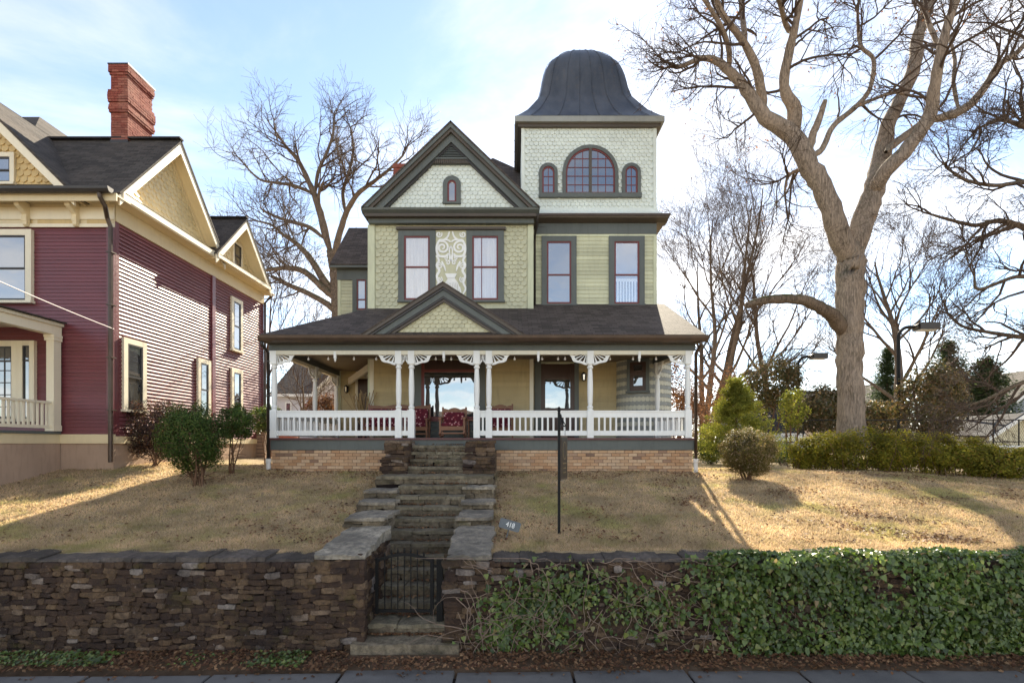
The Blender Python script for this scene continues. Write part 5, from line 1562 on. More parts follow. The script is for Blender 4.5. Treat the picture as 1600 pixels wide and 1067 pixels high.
# side gables: pent ledge, shingles, deep rakes
def side_gable(yc, zap, half, zb, xo, win=None):
    s = (zap - zb) / half
    k = math.sqrt(1 + s * s)
    hw_('ledge', MB().box(XM + 0.02, xo + 0.02, yc - half + 0.02, yc + half - 0.02, 9.702, zb - 0.02), M['creamlight'])
    hw_('pent_roof', MB().prism([(XM + 0.0, zb + 0.16), (xo + 0.03, zb - 0.015), (XM + 0.0, zb - 0.015)], 'y', yc - half + 0.1, yc + half - 0.1), M['creamlight'])
    hw_('gable_wall', MB().prism([(yc - half, zb - 0.1), (yc + half, zb - 0.1), (yc, zap - 0.12)], 'x', XM - 0.25, XM - 0.01), M['yellow2'])
    o = [win] if win else []
    fishscale('shingles', mh, M['yellow2'], sideX(XM - 0.01), yc - half, yc + half, zb + 0.05, zap - 0.1, 0.22, 0.165, inside=lambda x, z: z < zap - 0.20 * k - abs(x - yc) * s, opens=o)
    for sg in (-1, 1):
        th = 0.24
        A = Vector((0, yc, zap)); B = Vector((0, yc + sg * (half + 0.08), zap - (half + 0.08) * s))
        # rake board
        v = th * k
        hw_('rake_board', MB().prism([(A.y, A.z), (B.y, B.z), (B.y, B.z - v * 0.9), (A.y, A.z - v)], 'x', xo - 0.04, xo), M['creamlight'])
        # soffit board under the overhang
        hw_('rake_soffit', MB().prism([(A.y, A.z - 0.08 * k), (B.y, B.z - 0.08 * k), (B.y, B.z - 0.11 * k), (A.y, A.z - 0.11 * k)], 'x', XM - 0.005, xo - 0.041), M['cream'])
        hw_('rake_frieze', MB().prism([(A.y, A.z - 0.111 * k), (B.y - sg * 0.05, B.z - 0.111 * k + 0.05 * s), (B.y - sg * 0.05, B.z - 0.24 * k + 0.05 * s), (A.y, A.z - 0.24 * k)], 'x', XM - 0.004, XM + 0.03), M['cream'])
    return s
s1 = side_gable(15.95, 12.62, 2.40, 9.90, XM + 0.42)
s2 = side_gable(19.72, 11.84, 1.95, 9.86, XM + 0.52, (19.62, 20.3, 10.05, 11.05))
window(mh, sideX(XM), 19.6, 20.28, 10.08, 11.04, 0.10, M['creamlight'], M['gutterdark'], M['glassdark'], split=0.5, sill=True, sw=0.04, dep=0.06)
def slope(name, pts, m, th=0.06): return MB().slab(pts, th).build(name, m, mh)
XR_ = XM + 0.44
f = 2.52
slope('roof', [(-24, 15.95 - f, 12.66 - f * s1), (XR_, 15.95 - f, 12.66 - f * s1), (XR_, 15.95, 12.66), (-24, 15.95, 12.66)], M['roofb'])
slope('roof', [(XR_, 15.95, 12.66), (-24, 15.95, 12.66), (-24, 15.95 + f, 12.66 - f * s1), (XR_, 15.95 + f, 12.66 - f * s1)], M['roofb'])
slope('roof', [(XR_ + 0.1, 19.72 - 2.05, 11.88 - 2.05 * s2), (XR_ + 0.1, 19.72, 11.88), (-16, 19.72, 11.88), (-16, 19.72 - 2.05, 11.88 - 2.05 * s2)], M['roofb'])
slope('roof', [(XR_ + 0.1, 19.72 + 2.05, 11.88 - 2.05 * s2), (XR_ + 0.1, 19.72, 11.88), (-16, 19.72, 11.88), (-16, 19.72 + 2.05, 11.88 - 2.05 * s2)], M['roofb'])
hw_('ridge_cap', MB().beam((-24, 15.95, 12.70), (XR_, 15.95, 12.70), 0.20, 0.05).beam((-16, 19.72, 11.92), (XR_ + 0.1, 19.72, 11.92), 0.18, 0.05), M['slateroof'])
# tall hip at the left
zt_ = wz(183, 18.0)
tx0 = wx(62, 18.0)
hip = MB()
hip.hexa([(-26, 14.2, 11.2), (-13.6, 14.2, 11.2), (-13.6, 24, 11.2), (-26, 24, 11.2)], [(-22, 18.0, zt_), (tx0, 18.0, zt_), (tx0, 21, zt_), (-22, 21, zt_)])
hw_('hip_roof', hip, M['roofb'])
# front gable at the left edge
fcx, fza, fh = -14.6, 12.90, 3.12
for sg in (1, -1):
    sl_ = 1.0
    A = (fcx, fza); B = (fcx + sg * (fh + 0.05), fza - fh - 0.05)
    hw_('rake_board', MB().prism([A, B, (B[0] - sg * 0.0, B[1] - 0.30), (A[0], A[1] - 0.36)], 'y', 13.36, 13.42), M['creamlight'])
    hw_('rake_soffit', MB().prism([(A[0], A[1] - 0.12), (B[0], B[1] - 0.12), (B[0], B[1] - 0.16), (A[0], A[1] - 0.16)], 'y', 13.421, YM - 0.03), M['cream'])
    slope('gable_roof', [(fcx, 13.34, fza + 0.04), (fcx + sg * (fh + 0.14), 13.34, fza - fh - 0.10), (fcx + sg * (fh + 0.14), 14.2, fza - fh - 0.10), (fcx, 17.8, fza + 0.04)], M['roofbs'])
hw_('gable_wall', MB().prism([(fcx - fh, 9.75), (fcx + fh, 9.75), (fcx, fza - 0.1)], 'y', YM - 0.02, YM + 0.2), M['yellow'])
gw = (-14.3, wx(27.5, YM), wz(289, YM), wz(241, YM))
fishscale('shingles', mh, M['yellow'], front(YM - 0.02), fcx - fh, fcx + fh, 9.9, fza, 0.20, 0.165, inside=lambda x, z: z < fza - 0.28 - abs(x - fcx) and x > -14.3, opens=[gw])
window(mh, front(YM - 0.02), *gw, 0.12, M['creamlight'], M['gutterdark'], M['glass'], split=0.5, sill=True, sw=0.04)
slope('pent_roof', [(-20, 13.30, 9.79), (-11.6, 13.30, 9.79), (-11.6, 13.79, 9.96), (-20, 13.79, 9.96)], M['roofb'], 0.03)
# chimney, laid in courses with corbelled bands
cx0, cx1, cy0, cy1 = wx(179, 16.0), wx(205, 16.0), 15.85, 16.95
cz0, cz1 = 12.3, wz(108, 16.0)
ch = hw_('chimney', MB().box(cx0 + 0.03, cx1 - 0.03, cy0 + 0.03, cy1 - 0.03, cz0, cz1 - 0.01), M['mortar'])
bb = MB()
nc = 34; h_ = (cz1 - cz0) / nc
for r in range(nc):
    t = r / nc
    o = 0.0
    if 0.42 < t < 0.53: o = 0.04 * (1 - abs(t - 0.475) / 0.055) * 0.6 + 0.03
    elif 0.53 <= t < 0.70: o = 0.045 + 0.02 * math.sin((t - 0.53) / 0.17 * 3.14)
    elif t > 0.90: o = 0.05
    elif t > 0.86: o = 0.025
    z = cz0 + r * h_
    for (a, b, axis) in ((cx0 - o, cx1 + o, 'x'), (cy0 - o, cy1 + o, 'y')):
        x = a - (0.11 if r % 2 else 0)
        while x < b - 0.01:
            p, q = max(a, x), min(b, x + 0.215)
            if q - p > 0.03:
                j = random.uniform(-0.004, 0.004)
                if axis == 'x': bb.box(p + 0.004, q - 0.004, cy0 - o + j, cy0 + 0.05, z + 0.005, z + h_ - 0.005)
                else: bb.box(cx1 - 0.05, cx1 + o + j, p + 0.004, q - 0.004, z + 0.005, z + h_ - 0.005); bb.box(cx0 - o + j, cx0 + 0.05, p + 0.004, q - 0.004, z + 0.005, z + h_ - 0.005)
            x += 0.215
bb.build('bricks', M['redbrick'], ch, None, 'stuff')
MB().box(cx0 - 0.06, cx1 + 0.06, cy0 - 0.06, cy1 + 0.06, cz1, cz1 + 0.04).build('chimney_cap', M['gutterdark'], ch)
MB().box(cx0 - 0.012, cx1 + 0.012, cy0 - 0.012, cy1 + 0.012, 12.2, 12.62).build('flashing', M['gutterdark'], ch)
# downspouts
p1 = wx(160, 13.3); p2 = wx(172.5, 13.66)
hw_('downspout', MB().tube([(p1, 13.2, 9.70), (p1, 13.22, 9.58), (p1 + 0.03, 13.35, 9.40), (p2 - 0.02, 13.58, 9.20), (p2, 13.66, 9.0), (p2, 13.66, 2.72)], 0.055, 8), M['gutter'])
for zz_ in (8.3, 6.9, 5.5, 4.1): hw_('downspout_strap', MB().box(p2 - 0.075, p2 + 0.075, 13.60, YM - 0.02, zz_, zz_ + 0.03), M['gutter'])
hw_('downspout', MB().tube([(XM + 0.40, 22.1, 9.62), (XM + 0.25, 22.12, 9.5), (XM + 0.06, 22.12, 9.3), (XM + 0.06, 22.12, 2.6)], 0.05, 8), M['gutter'])
# porch whose right side shows
PXr = -12.2
hw_('porch_foundation', MB().box(-20, PXr + 0.02, 9.0, YM + 0.0, 1.4, 3.22), M['stucco'])
hw_('porch_skirt', MB().box(-20, PXr + 0.04, 8.97, YM - 0.035, 3.222, 3.47), M['cream'])
hw_('porch_floor', MB().box(-20, PXr + 0.08, 8.9, YM - 0.036, 3.472, 3.54), M['slate'])
hw_('porch_column', MB().box(PXr - 0.10, PXr + 0.10, 13.52, 13.74, 3.55, 6.10).box(PXr - 0.13, PXr + 0.13, 13.49, 13.745, 5.94, 6.03).box(PXr - 0.14, PXr + 0.14, 13.48, 13.746, 6.031, 6.098).box(PXr - 0.12, PXr + 0.12, 13.50, 13.744, 3.551, 3.70), M['creamlight'])
hw_('porch_beam', MB().box(PXr - 0.12, PXr + 0.10, 9.0, YM - 0.04, 6.102, 6.34), M['creamlight'])
hw_('porch_cornice', MB().box(-20, PXr + 0.16, 8.9, YM - 0.04, 6.342, 6.42), M['creamlight'])
MB().slab([(-20, 8.8, 6.45), (PXr + 0.24, 8.8, 6.45), (PXr + 0.24, YM - 0.03, 6.46), (-20, YM - 0.03, 6.9)], 0.03).build('porch_roof', M['roofb'], mh)
rl = hw_('railing', MB().box(PXr - 0.05, PXr + 0.05, 9.1, 13.51, 4.27, 4.33).box(PXr - 0.03, PXr + 0.03, 9.1, 13.51, 3.62, 3.70), M['creamlight'])
bl = unitmesh('baluster', MB().box(-0.022, 0.022, -0.022, 0.022, 3.70, 4.27), M['creamlight'])
for k in range(34):
    o = link('baluster', bl, None, rl); o.location = (PXr, 13.42 - k * 0.127, 0)
# ================================================================ OVERHEAD CABLE
a = Vector((XM + 0.01, 13.78, 6.30)); b = Vector((wx(0, 9.2), 9.2, wz(436, 9.2)))
d = b - a
pts = [a + d * t + Vector((0, 0, -0.05 * math.sin(math.pi * min(1, t / 1.6)))) for t in (0, 0.2, 0.4, 0.6, 0.8, 1.0, 1.3, 1.6)]
tag(MB().tube(pts, 0.011, 6).build('overhead_cable', M['cable']), 'white overhead cable running to the corner of the maroon house', 'cable')
# ================================================================ PORCH FURNITURE AND SMALL THINGS
def arm_seat(name, label, cat, x0, x1, y, zseat, ztop, group=None, rock=False):
    t = thing(name, label, cat, ((x0 + x1) / 2, y, ZF))
    w = 0.055
    z0 = ZF + 0.002
    for xx in (x0, x1 - w):
        MB().box(xx, xx + w, y - 0.55, y - 0.50, z0 + (0.06 if rock else 0), zseat + 0.24).build('leg', M['wood'], t)
        MB().prism([(y - 0.02, z0 + (0.06 if rock else 0)), (y + 0.04, z0 + (0.06 if rock else 0)), (y + 0.17, ztop), (y + 0.10, ztop + 0.03)], 'x', xx, xx + w).build('leg', M['wood'], t)
        MB().prism([(y - 0.60, zseat + 0.20), (y + 0.08, zseat + 0.24), (y + 0.08, zseat + 0.28), (y - 0.60, zseat + 0.25)], 'x', xx - 0.02, xx + w + 0.02).build('armrest', M['wood'], t)
        if rock:
            P = [(xx + w / 2, y - 0.68 + 0.98 * k / 10, z0 + 0.045 + 0.10 * ((k - 5) / 5) ** 2) for k in range(11)]
            b = MB()
            for p, q in zip(P, P[1:]): b.beam(p, q, 0.04, 0.05)
            b.build('rocker', M['wood'], t)
    MB().box(x0 + w, x1 - w, y - 0.55, y + 0.03, zseat - 0.14, zseat - 0.02).build('seat_frame', M['wood'], t)
    MB().box(x0 + w, x1 - w, y - 0.53, y - 0.50, z0 + 0.13, z0 + 0.17).build('stretcher', M['wood'], t)
    MB().box(x0 + w, x1 - w, y - 0.01, y + 0.02, z0 + 0.13, z0 + 0.17).build('stretcher', M['wood'], t)
    n = 16
    top = [(x0 + 0.01 + (x1 - x0 - 0.02) * k / n, ztop - 0.07 + 0.05 * abs(math.cos(math.pi * 2 * k / n)) + 0.03 * math.sin(math.pi * k / n)) for k in range(n + 1)]
    b = MB(); b.strip(top, [(p[0], ztop - 0.24) for p in top], 'y', y + 0.10, y + 0.145); b.build('crest_rail', M['wood'], t)
    k = max(1, int(round((x1 - x0) / 0.65)))
    ww = (x1 - x0 - 2 * w) / k
    for i in range(k):
        a = x0 + w + i * ww
        def pad(b, x0_, x1_, ya, yb, za, zb):
            e = 0.03
            b.hexa([(x0_ + e, ya + e, za), (x1_ - e, ya + e, za), (x1_ - e, yb - e, za), (x0_ + e, yb - e, za)], [(x0_, ya, za + e), (x1_, ya, za + e), (x1_, yb, za + e), (x0_, yb, za + e)])
            b.hexa([(x0_, ya, za + e), (x1_, ya, za + e), (x1_, yb, za + e), (x0_, yb, za + e)], [(x0_, ya, zb - e), (x1_, ya, zb - e), (x1_, yb, zb - e), (x0_, yb, zb - e)])
            b.hexa([(x0_, ya, zb - e), (x1_, ya, zb - e), (x1_, yb, zb - e), (x0_, yb, zb - e)], [(x0_ + e, ya + e, zb), (x1_ - e, ya + e, zb), (x1_ - e, yb - e, zb), (x0_ + e, yb - e, zb)])
            return b
        pad(MB(), a + 0.01, a + ww - 0.01, y - 0.55, y - 0.02, zseat - 0.02, zseat + 0.09).build('seat_cushion', M['floral'], t)
        pad(MB(), a + 0.02, a + ww - 0.02, y - 0.06, y + 0.09, zseat + 0.06, ztop - 0.14).build('back_cushion', M['floral'], t)
    return t
arm_seat('porch_settee', 'wooden settee with floral cushions under the front left bay wall, beside dried stems', 'settee', wx(574, 17.1), wx(672, 17.1), 17.1, ZF + 0.40, wz(632, 17.1))
arm_seat('rocking_chair', 'wooden rocking chair with maroon floral cushions facing the top of the stairs', 'rocking chair', wx(690, 16.1), wx(729, 16.1), 16.1, ZF + 0.38, wz(637, 16.1), rock=True)
arm_seat('porch_armchair', 'wooden armchair with floral cushions behind the railing right of the stairs', 'armchair', wx(762, 17.0), wx(802, 17.0), 17.0, ZF + 0.38, wz(632, 17.0))
t = thing('side_table', 'small wooden side table beside the rocking chair', 'table', (wx(737, 16.3), 16.3, ZF))
xa, xb = wx(731, 16.3), wx(745, 16.3)
MB().box(xa, xb, 16.1, 16.5, 3.95, 3.98).build('table_top', M['wood'], t)
for x in (xa + 0.01, xb - 0.05):
    for y in (16.12, 16.45): MB().box(x, x + 0.035, y, y + 0.035, ZF + 0.002, 3.949).build('leg', M['wood'], t)
t = thing('dried_grass_bundle', 'tall bundle of dried grass stems standing beside the settee', 'dried stems', (wx(566, 17.3), 17.35, ZF))
MB().lathe([(0.09, ZF + 0.002), (0.13, ZF + 0.15), (0.10, ZF + 0.42), (0.12, ZF + 0.46)], wx(566, 17.3), 17.35, 12).build('vase', M['darkwood'], t)
ls = []
for k in range(60):
    p = np.array([wx(566, 17.3), 17.35, ZF + 0.3])
    ls.append((walkcurve(p, np.array([rng.normal() * 0.16, rng.normal() * 0.1, 1.0]), rng.uniform(0.6, 1.45), 6, 0.06, 0.0, rng), np.linspace(0.006, 0.016, 7), 4))
V, Fq = join_tubes(ls)
link('stems', np_mesh('stems', V, Fq), M['straw'], t, None, 'stuff')
def lantern(label, x, y, z):
    t = thing('wall_lantern', label, 'lantern', (x, y, z), 'porch wall lanterns')
    MB().box(x - 0.05, x + 0.05, y - 0.02, y - 0.001, z - 0.16, z + 0.10).build('back_plate', M['lamp'], t)
    MB().tube([(x, y - 0.02, z + 0.04), (x, y - 0.09, z + 0.14), (x, y - 0.15, z + 0.12)], 0.012, 6).build('arm', M['lamp'], t)
    MB().lathe([(0.012, z + 0.13), (0.09, z + 0.06), (0.095, z + 0.045), (0.02, z + 0.045)], x, y - 0.15, 8).build('cap', M['lamp'], t)
    c = MB()
    for k in range(6):
        a = 6.283 * k / 6
        c.beam((x + 0.085 * math.cos(a), y - 0.15 + 0.085 * math.sin(a), z + 0.045), (x + 0.06 * math.cos(a), y - 0.15 + 0.06 * math.sin(a), z - 0.15), 0.012, 0.012)
    c.build('cage', M['lamp'], t)
    MB().lathe([(0.055, z - 0.15), (0.078, z + 0.04)], x, y - 0.15, 6).build('glass_shade', M['glassdark'], t)
    MB().lathe([(0.01, z - 0.20), (0.065, z - 0.165), (0.065, z - 0.151)], x, y - 0.15, 8).build('base', M['lamp'], t)
lantern('black wall lantern at the far left end of the porch, by the side door', wx(543, YL), YL - 0.03, wz(607, YL))
lantern('black wall lantern right of the dark front door', wx(911, YT), YT - 0.03, wz(588, YT))
sl_ = thing('string_lights', 'string of small round glass bulbs strung under the porch beam', 'string lights', (0, YP + 0.2, 5.7))
ys = YP + 0.18
MB().beam((XA + 0.2, ys, 5.80), (XB - 0.2, ys, 5.80), 0.012, 0.012).build('cord', M['iron'], sl_)
bmh = unitmesh('bulb', MB().lathe([(0.014, 0.0), (0.014, -0.035), (0.034, -0.06), (0.034, -0.085), (0.012, -0.11)], 0, 0, 8), M['bulb'])
for px in (482, 513, 553, 588, 659, 681, 705, 727, 804, 847, 872, 883, 953, 989, 1025):
    o = link('bulb', bmh, None, sl_); o.location = (wx(px, ys), ys, 5.795)
# ================================================================ SIGNS IN THE LAWN
def text_mesh(s, size, m, Mx, th=0.003):
    cu = bpy.data.curves.new('lettering', 'FONT')
    cu.body = s; cu.size = size; cu.extrude = th; cu.align_x = 'CENTER'; cu.align_y = 'CENTER'
    tmp = bpy.data.objects.new('lettering', cu)
    COL.objects.link(tmp)
    dg = bpy.context.evaluated_depsgraph_get()
    me = bpy.data.meshes.new_from_object(tmp.evaluated_get(dg))
    bpy.data.objects.remove(tmp)
    me.transform(Mx)
    me.materials.clear(); me.materials.append(m)
    return me
Yp = 9.35
sx_, sz0, sz1 = wx(873.5, Yp), gh(wx(873, Yp), Yp), wz(640, Yp)
t = thing('hanging_sign', 'bronze hanging sign board on a tall thin iron post in the right lawn', 'sign', (sx_, Yp, sz0))
MB().box(sx_ - 0.024, sx_ + 0.024, Yp - 0.024, Yp + 0.024, sz0 - 0.3, sz1 - 0.05).build('post', M['iron'], t)
MB().lathe([(0.018, sz1 - 0.05), (0.032, sz1 - 0.02), (0.022, sz1 + 0.01), (0.03, sz1 + 0.03), (0.004, sz1 + 0.06)], sx_, Yp, 8).build('finial', M['iron'], t)
# the arm and the board run away from the street, so they are seen nearly edge-on
D = Vector((0.31, 1.0, 0)).normalized()
P = lambda s_, z: Vector((sx_, Yp, 0)) + D * s_ + Vector((0, 0, z))
zarm = wz(664, Yp)
MB().beam(P(0.02, zarm), P(0.62, zarm), 0.022, 0.022).build('arm', M['iron'], t)
b = MB()
def scroll3(c, r, turns, a0, sg):
    return [P(c[0] + sg * r * (1 - 0.8 * k / 16) * math.cos(a0 + turns * 6.283 * k / 16), c[1] + r * (1 - 0.8 * k / 16) * math.sin(a0 + turns * 6.283 * k / 16)) for k in range(17)]
b.tube(scroll3((0.13, zarm + 0.13), 0.10, 1.4, -1.5, 1), 0.010, 5); b.tube(scroll3((0.33, zarm + 0.08), 0.07, 1.3, -1.5, 1), 0.009, 5)
b.tube([P(0.02, zarm + 0.22), P(0.2, zarm + 0.12), P(0.42, zarm + 0.08), P(0.6, zarm + 0.02)], 0.009, 5)
b.build('scroll', M['iron'], t)
ztop, zbot = wz(680, Yp), wz(751, Yp)
for s_ in (0.10, 0.56):
    c = MB()
    for k in range(3):
        zc_ = zarm - 0.03 - k * (zarm - ztop) / 3
        c.tube([P(s_ + 0.018 * math.cos(a_), zc_ + 0.026 * math.sin(a_)) for a_ in np.linspace(0, 6.283, 9)], 0.005, 4)
    c.build('chain', M['steel'], t)
Bm = Matrix.Translation(P(0.05, 0)) @ Matrix.Rotation(math.atan2(D.y, D.x), 4, 'Z')
bd = MB(Bm).box(0, 0.60, -0.028, 0.028, zbot, ztop).build('board', M['signedge'], t)
MB(Bm).box(0.03, 0.57, 0.0285, 0.033, zbot + 0.03, ztop - 0.03).build('face', M['signbrown'], bd)
MB(Bm).box(0.03, 0.57, -0.033, -0.0285, zbot + 0.03, ztop - 0.03).build('face', M['signbrown'], bd)
for sgn in (1, -1):
    e = MB(Bm)
    zc_ = ztop - 0.28
    O = [(0.30 + 0.16 * math.cos(a_), zc_ + 0.17 * math.sin(a_)) for a_ in np.linspace(0, 6.283, 25)]
    I = [(0.30 + 0.145 * math.cos(a_), zc_ + 0.155 * math.sin(a_)) for a_ in np.linspace(0, 6.283, 25)]
    y0_, y1_ = (0.0332, 0.0365) if sgn > 0 else (-0.0365, -0.0332)
    e.strip(O, I, 'y', y0_, y1_)
    e.build('emblem', M['gold'], bd)
    e = MB(Bm)
    for zz_, a_, b_ in ((ztop - 0.53, 0.14, 0.46), (ztop - 0.62, 0.18, 0.42), (ztop - 0.70, 0.16, 0.44)):
        e.box(a_, b_, y0_, y1_, zz_, zz_ + 0.018)
    e.build('line_of_lettering', M['gold'], bd)
Yn = 8.95
nx, nz = wx(796.5, Yn), wz(820, Yn)
zg = gh(-0.3, Yn)
t = thing('house_number_sign', 'small tilted grey number plaque reading 418 beside the stone stairs', 'sign', (nx - 0.08, Yn, zg))
Nm = Matrix.Translation((nx, Yn, nz)) @ Matrix.Rotation(R(16), 4, 'Y') @ Matrix.Rotation(R(-12), 4, 'X')
pl = MB(Nm).prism([(-0.185, -0.07), (-0.165, -0.085), (0.165, -0.085), (0.185, -0.065), (0.19, 0.07), (0.165, 0.085), (-0.165, 0.085), (-0.188, 0.065)], 'y', -0.012, 0.012).build('plaque', M['signgrey'], t)
me = text_mesh('418', 0.125, M['white'], Nm @ Matrix.Translation((0.01, -0.0155, 0)) @ Matrix.Rotation(R(90), 4, 'X') @ Matrix.Diagonal((0.85, 1, 1, 1)))
link('lettering', me, None, pl)
MB().tube([(nx - 0.02, Yn + 0.02, nz - 0.08), (nx - 0.09, Yn + 0.02, zg - 0.1)], 0.011, 6).build('stake', M['signgrey'], t)
# ================================================================ TREES
PRM = dict(BASEPRM)
PA = dict(BASEPRM, len=[(1.4, 3.4), (0.8, 2.0), (0.4, 1.0), (0.2, 0.5)], num=[6, 5, 5, 3], jit=0.17, up=0.02, rad=[0.05, 0.022, 0.011, 0.007], tip=0.0045, sides=[5, 4, 3, 3], seg=[8, 6, 4, 3])
Ya = 17.5
zb = gh(wx(1332, Ya), Ya)
trunkA = [(1333, 712, 25), (1332, 660, 21.5), (1330, 600, 20.5), (1329, 540, 20.5), (1328, 490, 22), (1330, 440, 22.5), (1331, 405, 23), (1330, 388, 17), (1330, 374, 4)]
limbsA = [
    dict(p=[(1331, 415, 19, 0), (1309, 361, 18, -0.2), (1288, 300, 16.5, -0.3), (1262, 256, 17, -0.3), (1236, 211, 14), (1194, 183, 12), (1166, 141, 9.5), (1140, 112, 7.5), (1105, 91, 5), (1058, 106, 3.2)], n=9, t0=0.5),
    dict(p=[(1194, 183, 9), (1185, 120, 7.5), (1164, 70, 6), (1129, 23, 5), (1112, -25, 4)], n=6),
    dict(p=[(1166, 74, 5), (1160, 30, 4.6), (1157, -30, 4)], n=4),
    dict(p=[(1140, 112, 5), (1138, 75, 4.4), (1124, 37, 3.8), (1092, -12, 3)], n=5),
    dict(p=[(1240, 216, 13), (1241, 173, 12), (1225, 136, 8.5), (1232, 84, 8), (1241, 47, 6.5), (1254, -15, 4.5)], n=8),
    dict(p=[(1238, 52, 5), (1228, 38, 4.5), (1215, -12, 3.8)], n=4),
    dict(p=[(1265, 238, 8), (1270, 212, 6.5), (1280, 186, 6), (1289, 158, 4)], n=0, label='broken dead stub with a splintered end'),
    dict(p=[(1270, 244, 6), (1285, 232, 5.2), (1302, 197, 5), (1335, 169, 4.8), (1358, 141, 4), (1365, 94, 3.3), (1344, 70, 3), (1340, 20, 2.4)], n=8),
    dict(p=[(1335, 169, 3.6), (1366, 155, 3), (1396, 145, 2.6), (1425, 150, 2)], n=5),
    dict(p=[(1331, 412, 19, 0), (1349, 347, 18, 0.2), (1365, 300, 17, 0.3), (1377, 253, 15.5), (1386, 201, 12), (1405, 159, 10.5), (1429, 103, 10.5), (1433, 61, 9.5), (1447, 19, 9.5), (1459, -25, 8)], n=8, t0=0.45),
    dict(p=[(1362, 305, 13, 0.3), (1382, 272, 12.5), (1419, 230, 11.5), (1452, 183, 11.5), (1459, 145, 9.5), (1466, 103, 8.5), (1480, 42, 7), (1505, -25, 6)], n=8, t0=0.4),
    dict(p=[(1450, 190, 8), (1503, 173, 7.5), (1536, 141, 6.2), (1560, 103, 5.4), (1592, 80, 4.3), (1618, 42, 3)], n=8),
    dict(p=[(1498, 174, 3.6), (1490, 130, 3.2), (1492, 94, 3), (1484, 60, 2.4)], n=4),
    dict(p=[(1384, 238, 7), (1405, 219, 6.5), (1432, 200, 6.5), (1450, 186, 7)], n=0),
    dict(p=[(1466, 72, 4.5), (1454, 44, 4), (1447, 20, 4)], n=2),
    dict(p=[(1316, 520, 15, 0), (1304, 497, 12, -0.3), (1288, 485, 10.5, -0.6), (1262, 471, 9.5, -0.8), (1235, 467, 8.5, -0.9), (1205, 468, 8, -0.9), (1182, 472, 7, -0.9), (1166, 478, 5, -0.9)], n=0, m=M['limbmoss'], label='thick mossy low limb cut short'),
    dict(p=[(1276, 250, 4), (1255, 262, 3.5), (1232, 275, 2.8), (1226, 300, 1.8)], n=4),
]
traced_tree('pecan_tree', 'huge bare tree with a forked trunk rising from the clipped hedge', (wx(1332, Ya), Ya, zb), trunkA, limbsA, Ya, PA, 101, (M['bark'], M['twig']), depth=2.2, tipleaves=1500)
Yb = 42.0
trunkB = [(530, 690, 12), (529, 560, 11.5), (528, 500, 11), (525, 458, 9), (523, 430, 8.5), (519, 405, 8), (516, 393, 6), (514, 384, 2)]
limbsB = [
    dict(p=[(516, 395, 7.5), (502, 341, 6.5), (492, 306, 5.5), (478, 275, 4.5), (465, 250, 3.5), (450, 233, 2.6), (430, 205, 1.6)], n=10),
    dict(p=[(520, 410, 6), (530, 368, 5.5), (540, 335, 5), (549, 318, 4.5), (560, 302, 4), (585, 283, 3), (608, 265, 2.4), (630, 243, 1.6)], n=11),
    dict(p=[(540, 335, 3.6), (536, 300, 3), (545, 270, 2.6), (552, 235, 2.2), (548, 200, 1.6)], n=8),
    dict(p=[(492, 306, 3.5), (497, 270, 3), (510, 240, 2.5), (520, 212, 2), (522, 190, 1.5)], n=8),
    dict(p=[(525, 462, 7), (505, 436, 6.5), (482, 400, 5), (462, 380, 4), (444, 368, 3), (425, 352, 2), (400, 345, 1.4)], n=9, m=M['limbmoss']),
    dict(p=[(527, 470, 6.5), (502, 448, 6), (478, 426, 5.4), (454, 419, 4.4), (430, 420, 3.5), (409, 424, 2.4)], n=7, m=M['limbmoss']),
    dict(p=[(528, 492, 6), (512, 476, 5.4), (480, 458, 4.6), (450, 445, 4), (425, 432, 3)], n=6, m=M['limbmoss']),
    dict(p=[(505, 372, 4), (485, 356, 3.5), (460, 348, 3), (437, 341, 2.6), (412, 330, 1.8)], n=8),
    dict(p=[(489, 303, 3.4), (470, 294, 3), (454, 289, 2.7), (425, 285, 2.2), (402, 278, 1.8), (372, 246, 1.2)], n=9),
    dict(p=[(500, 335, 3.2), (498, 305, 2.6), (505, 285, 2.2)], n=6),
]
PB = dict(BASEPRM, len=[(2.4, 5.2), (1.3, 3.2), (0.7, 1.7), (0.4, 0.9)], num=[6, 6, 5, 2], jit=0.15, up=0.05, rad=[0.08, 0.038, 0.021, 0.014], tip=0.009, sides=[4, 3, 3, 3])
traced_tree('bare_tree', 'tall bare spreading tree in the gap between the maroon and the green house', (wx(530, Yb), Yb, 2.4), trunkB, limbsB, Yb, PB, 55, (M['bark2'], M['twig']), depth=2.5, levels=3, tipleaves=500)
PCm = dict(BASEPRM, len=[(2.0, 5.0), (1.1, 2.8), (0.6, 1.5), (0.3, 0.5)], num=[5, 5, 5, 2], jit=0.13, up=0.07, rad=[0.07, 0.033, 0.018, 0.009], tip=0.008, sides=[4, 3, 3, 3], ang=(0.35, 0.95))
grown_tree('bare_tree', 'bushy bare tree with several grey stems behind the right porch corner', (wx(1100, 44), 44.0, 2.3), 25.5, 0.55, 201, (M['bark2'], M['twig']), PCm, nl=8, spread=0.66, stems=4, levels=3, fork=0.18, lean=(0.05, 0), tipleaves=900, limbn=10)
grown_tree('bare_tree', 'bare tree behind the white parked car, between the bushy stems and the huge trunk', (wx(1205, 50), 50.0, 2.3), 22.5, 0.42, 202, (M['bark2'], M['twig']), PCm, nl=10, spread=0.64, stems=1, levels=3, fork=0.25, lean=(0.03, 0), limbn=9)
grown_tree('bare_tree', 'slim bare tree behind the nearer lamp post right of the huge trunk', (wx(1418, 36), 36.0, 2.2), 15.0, 0.42, 203, (M['bark2'], M['twig']), PCm, nl=12, spread=0.7, stems=1, levels=3, fork=0.28, limbn=9)
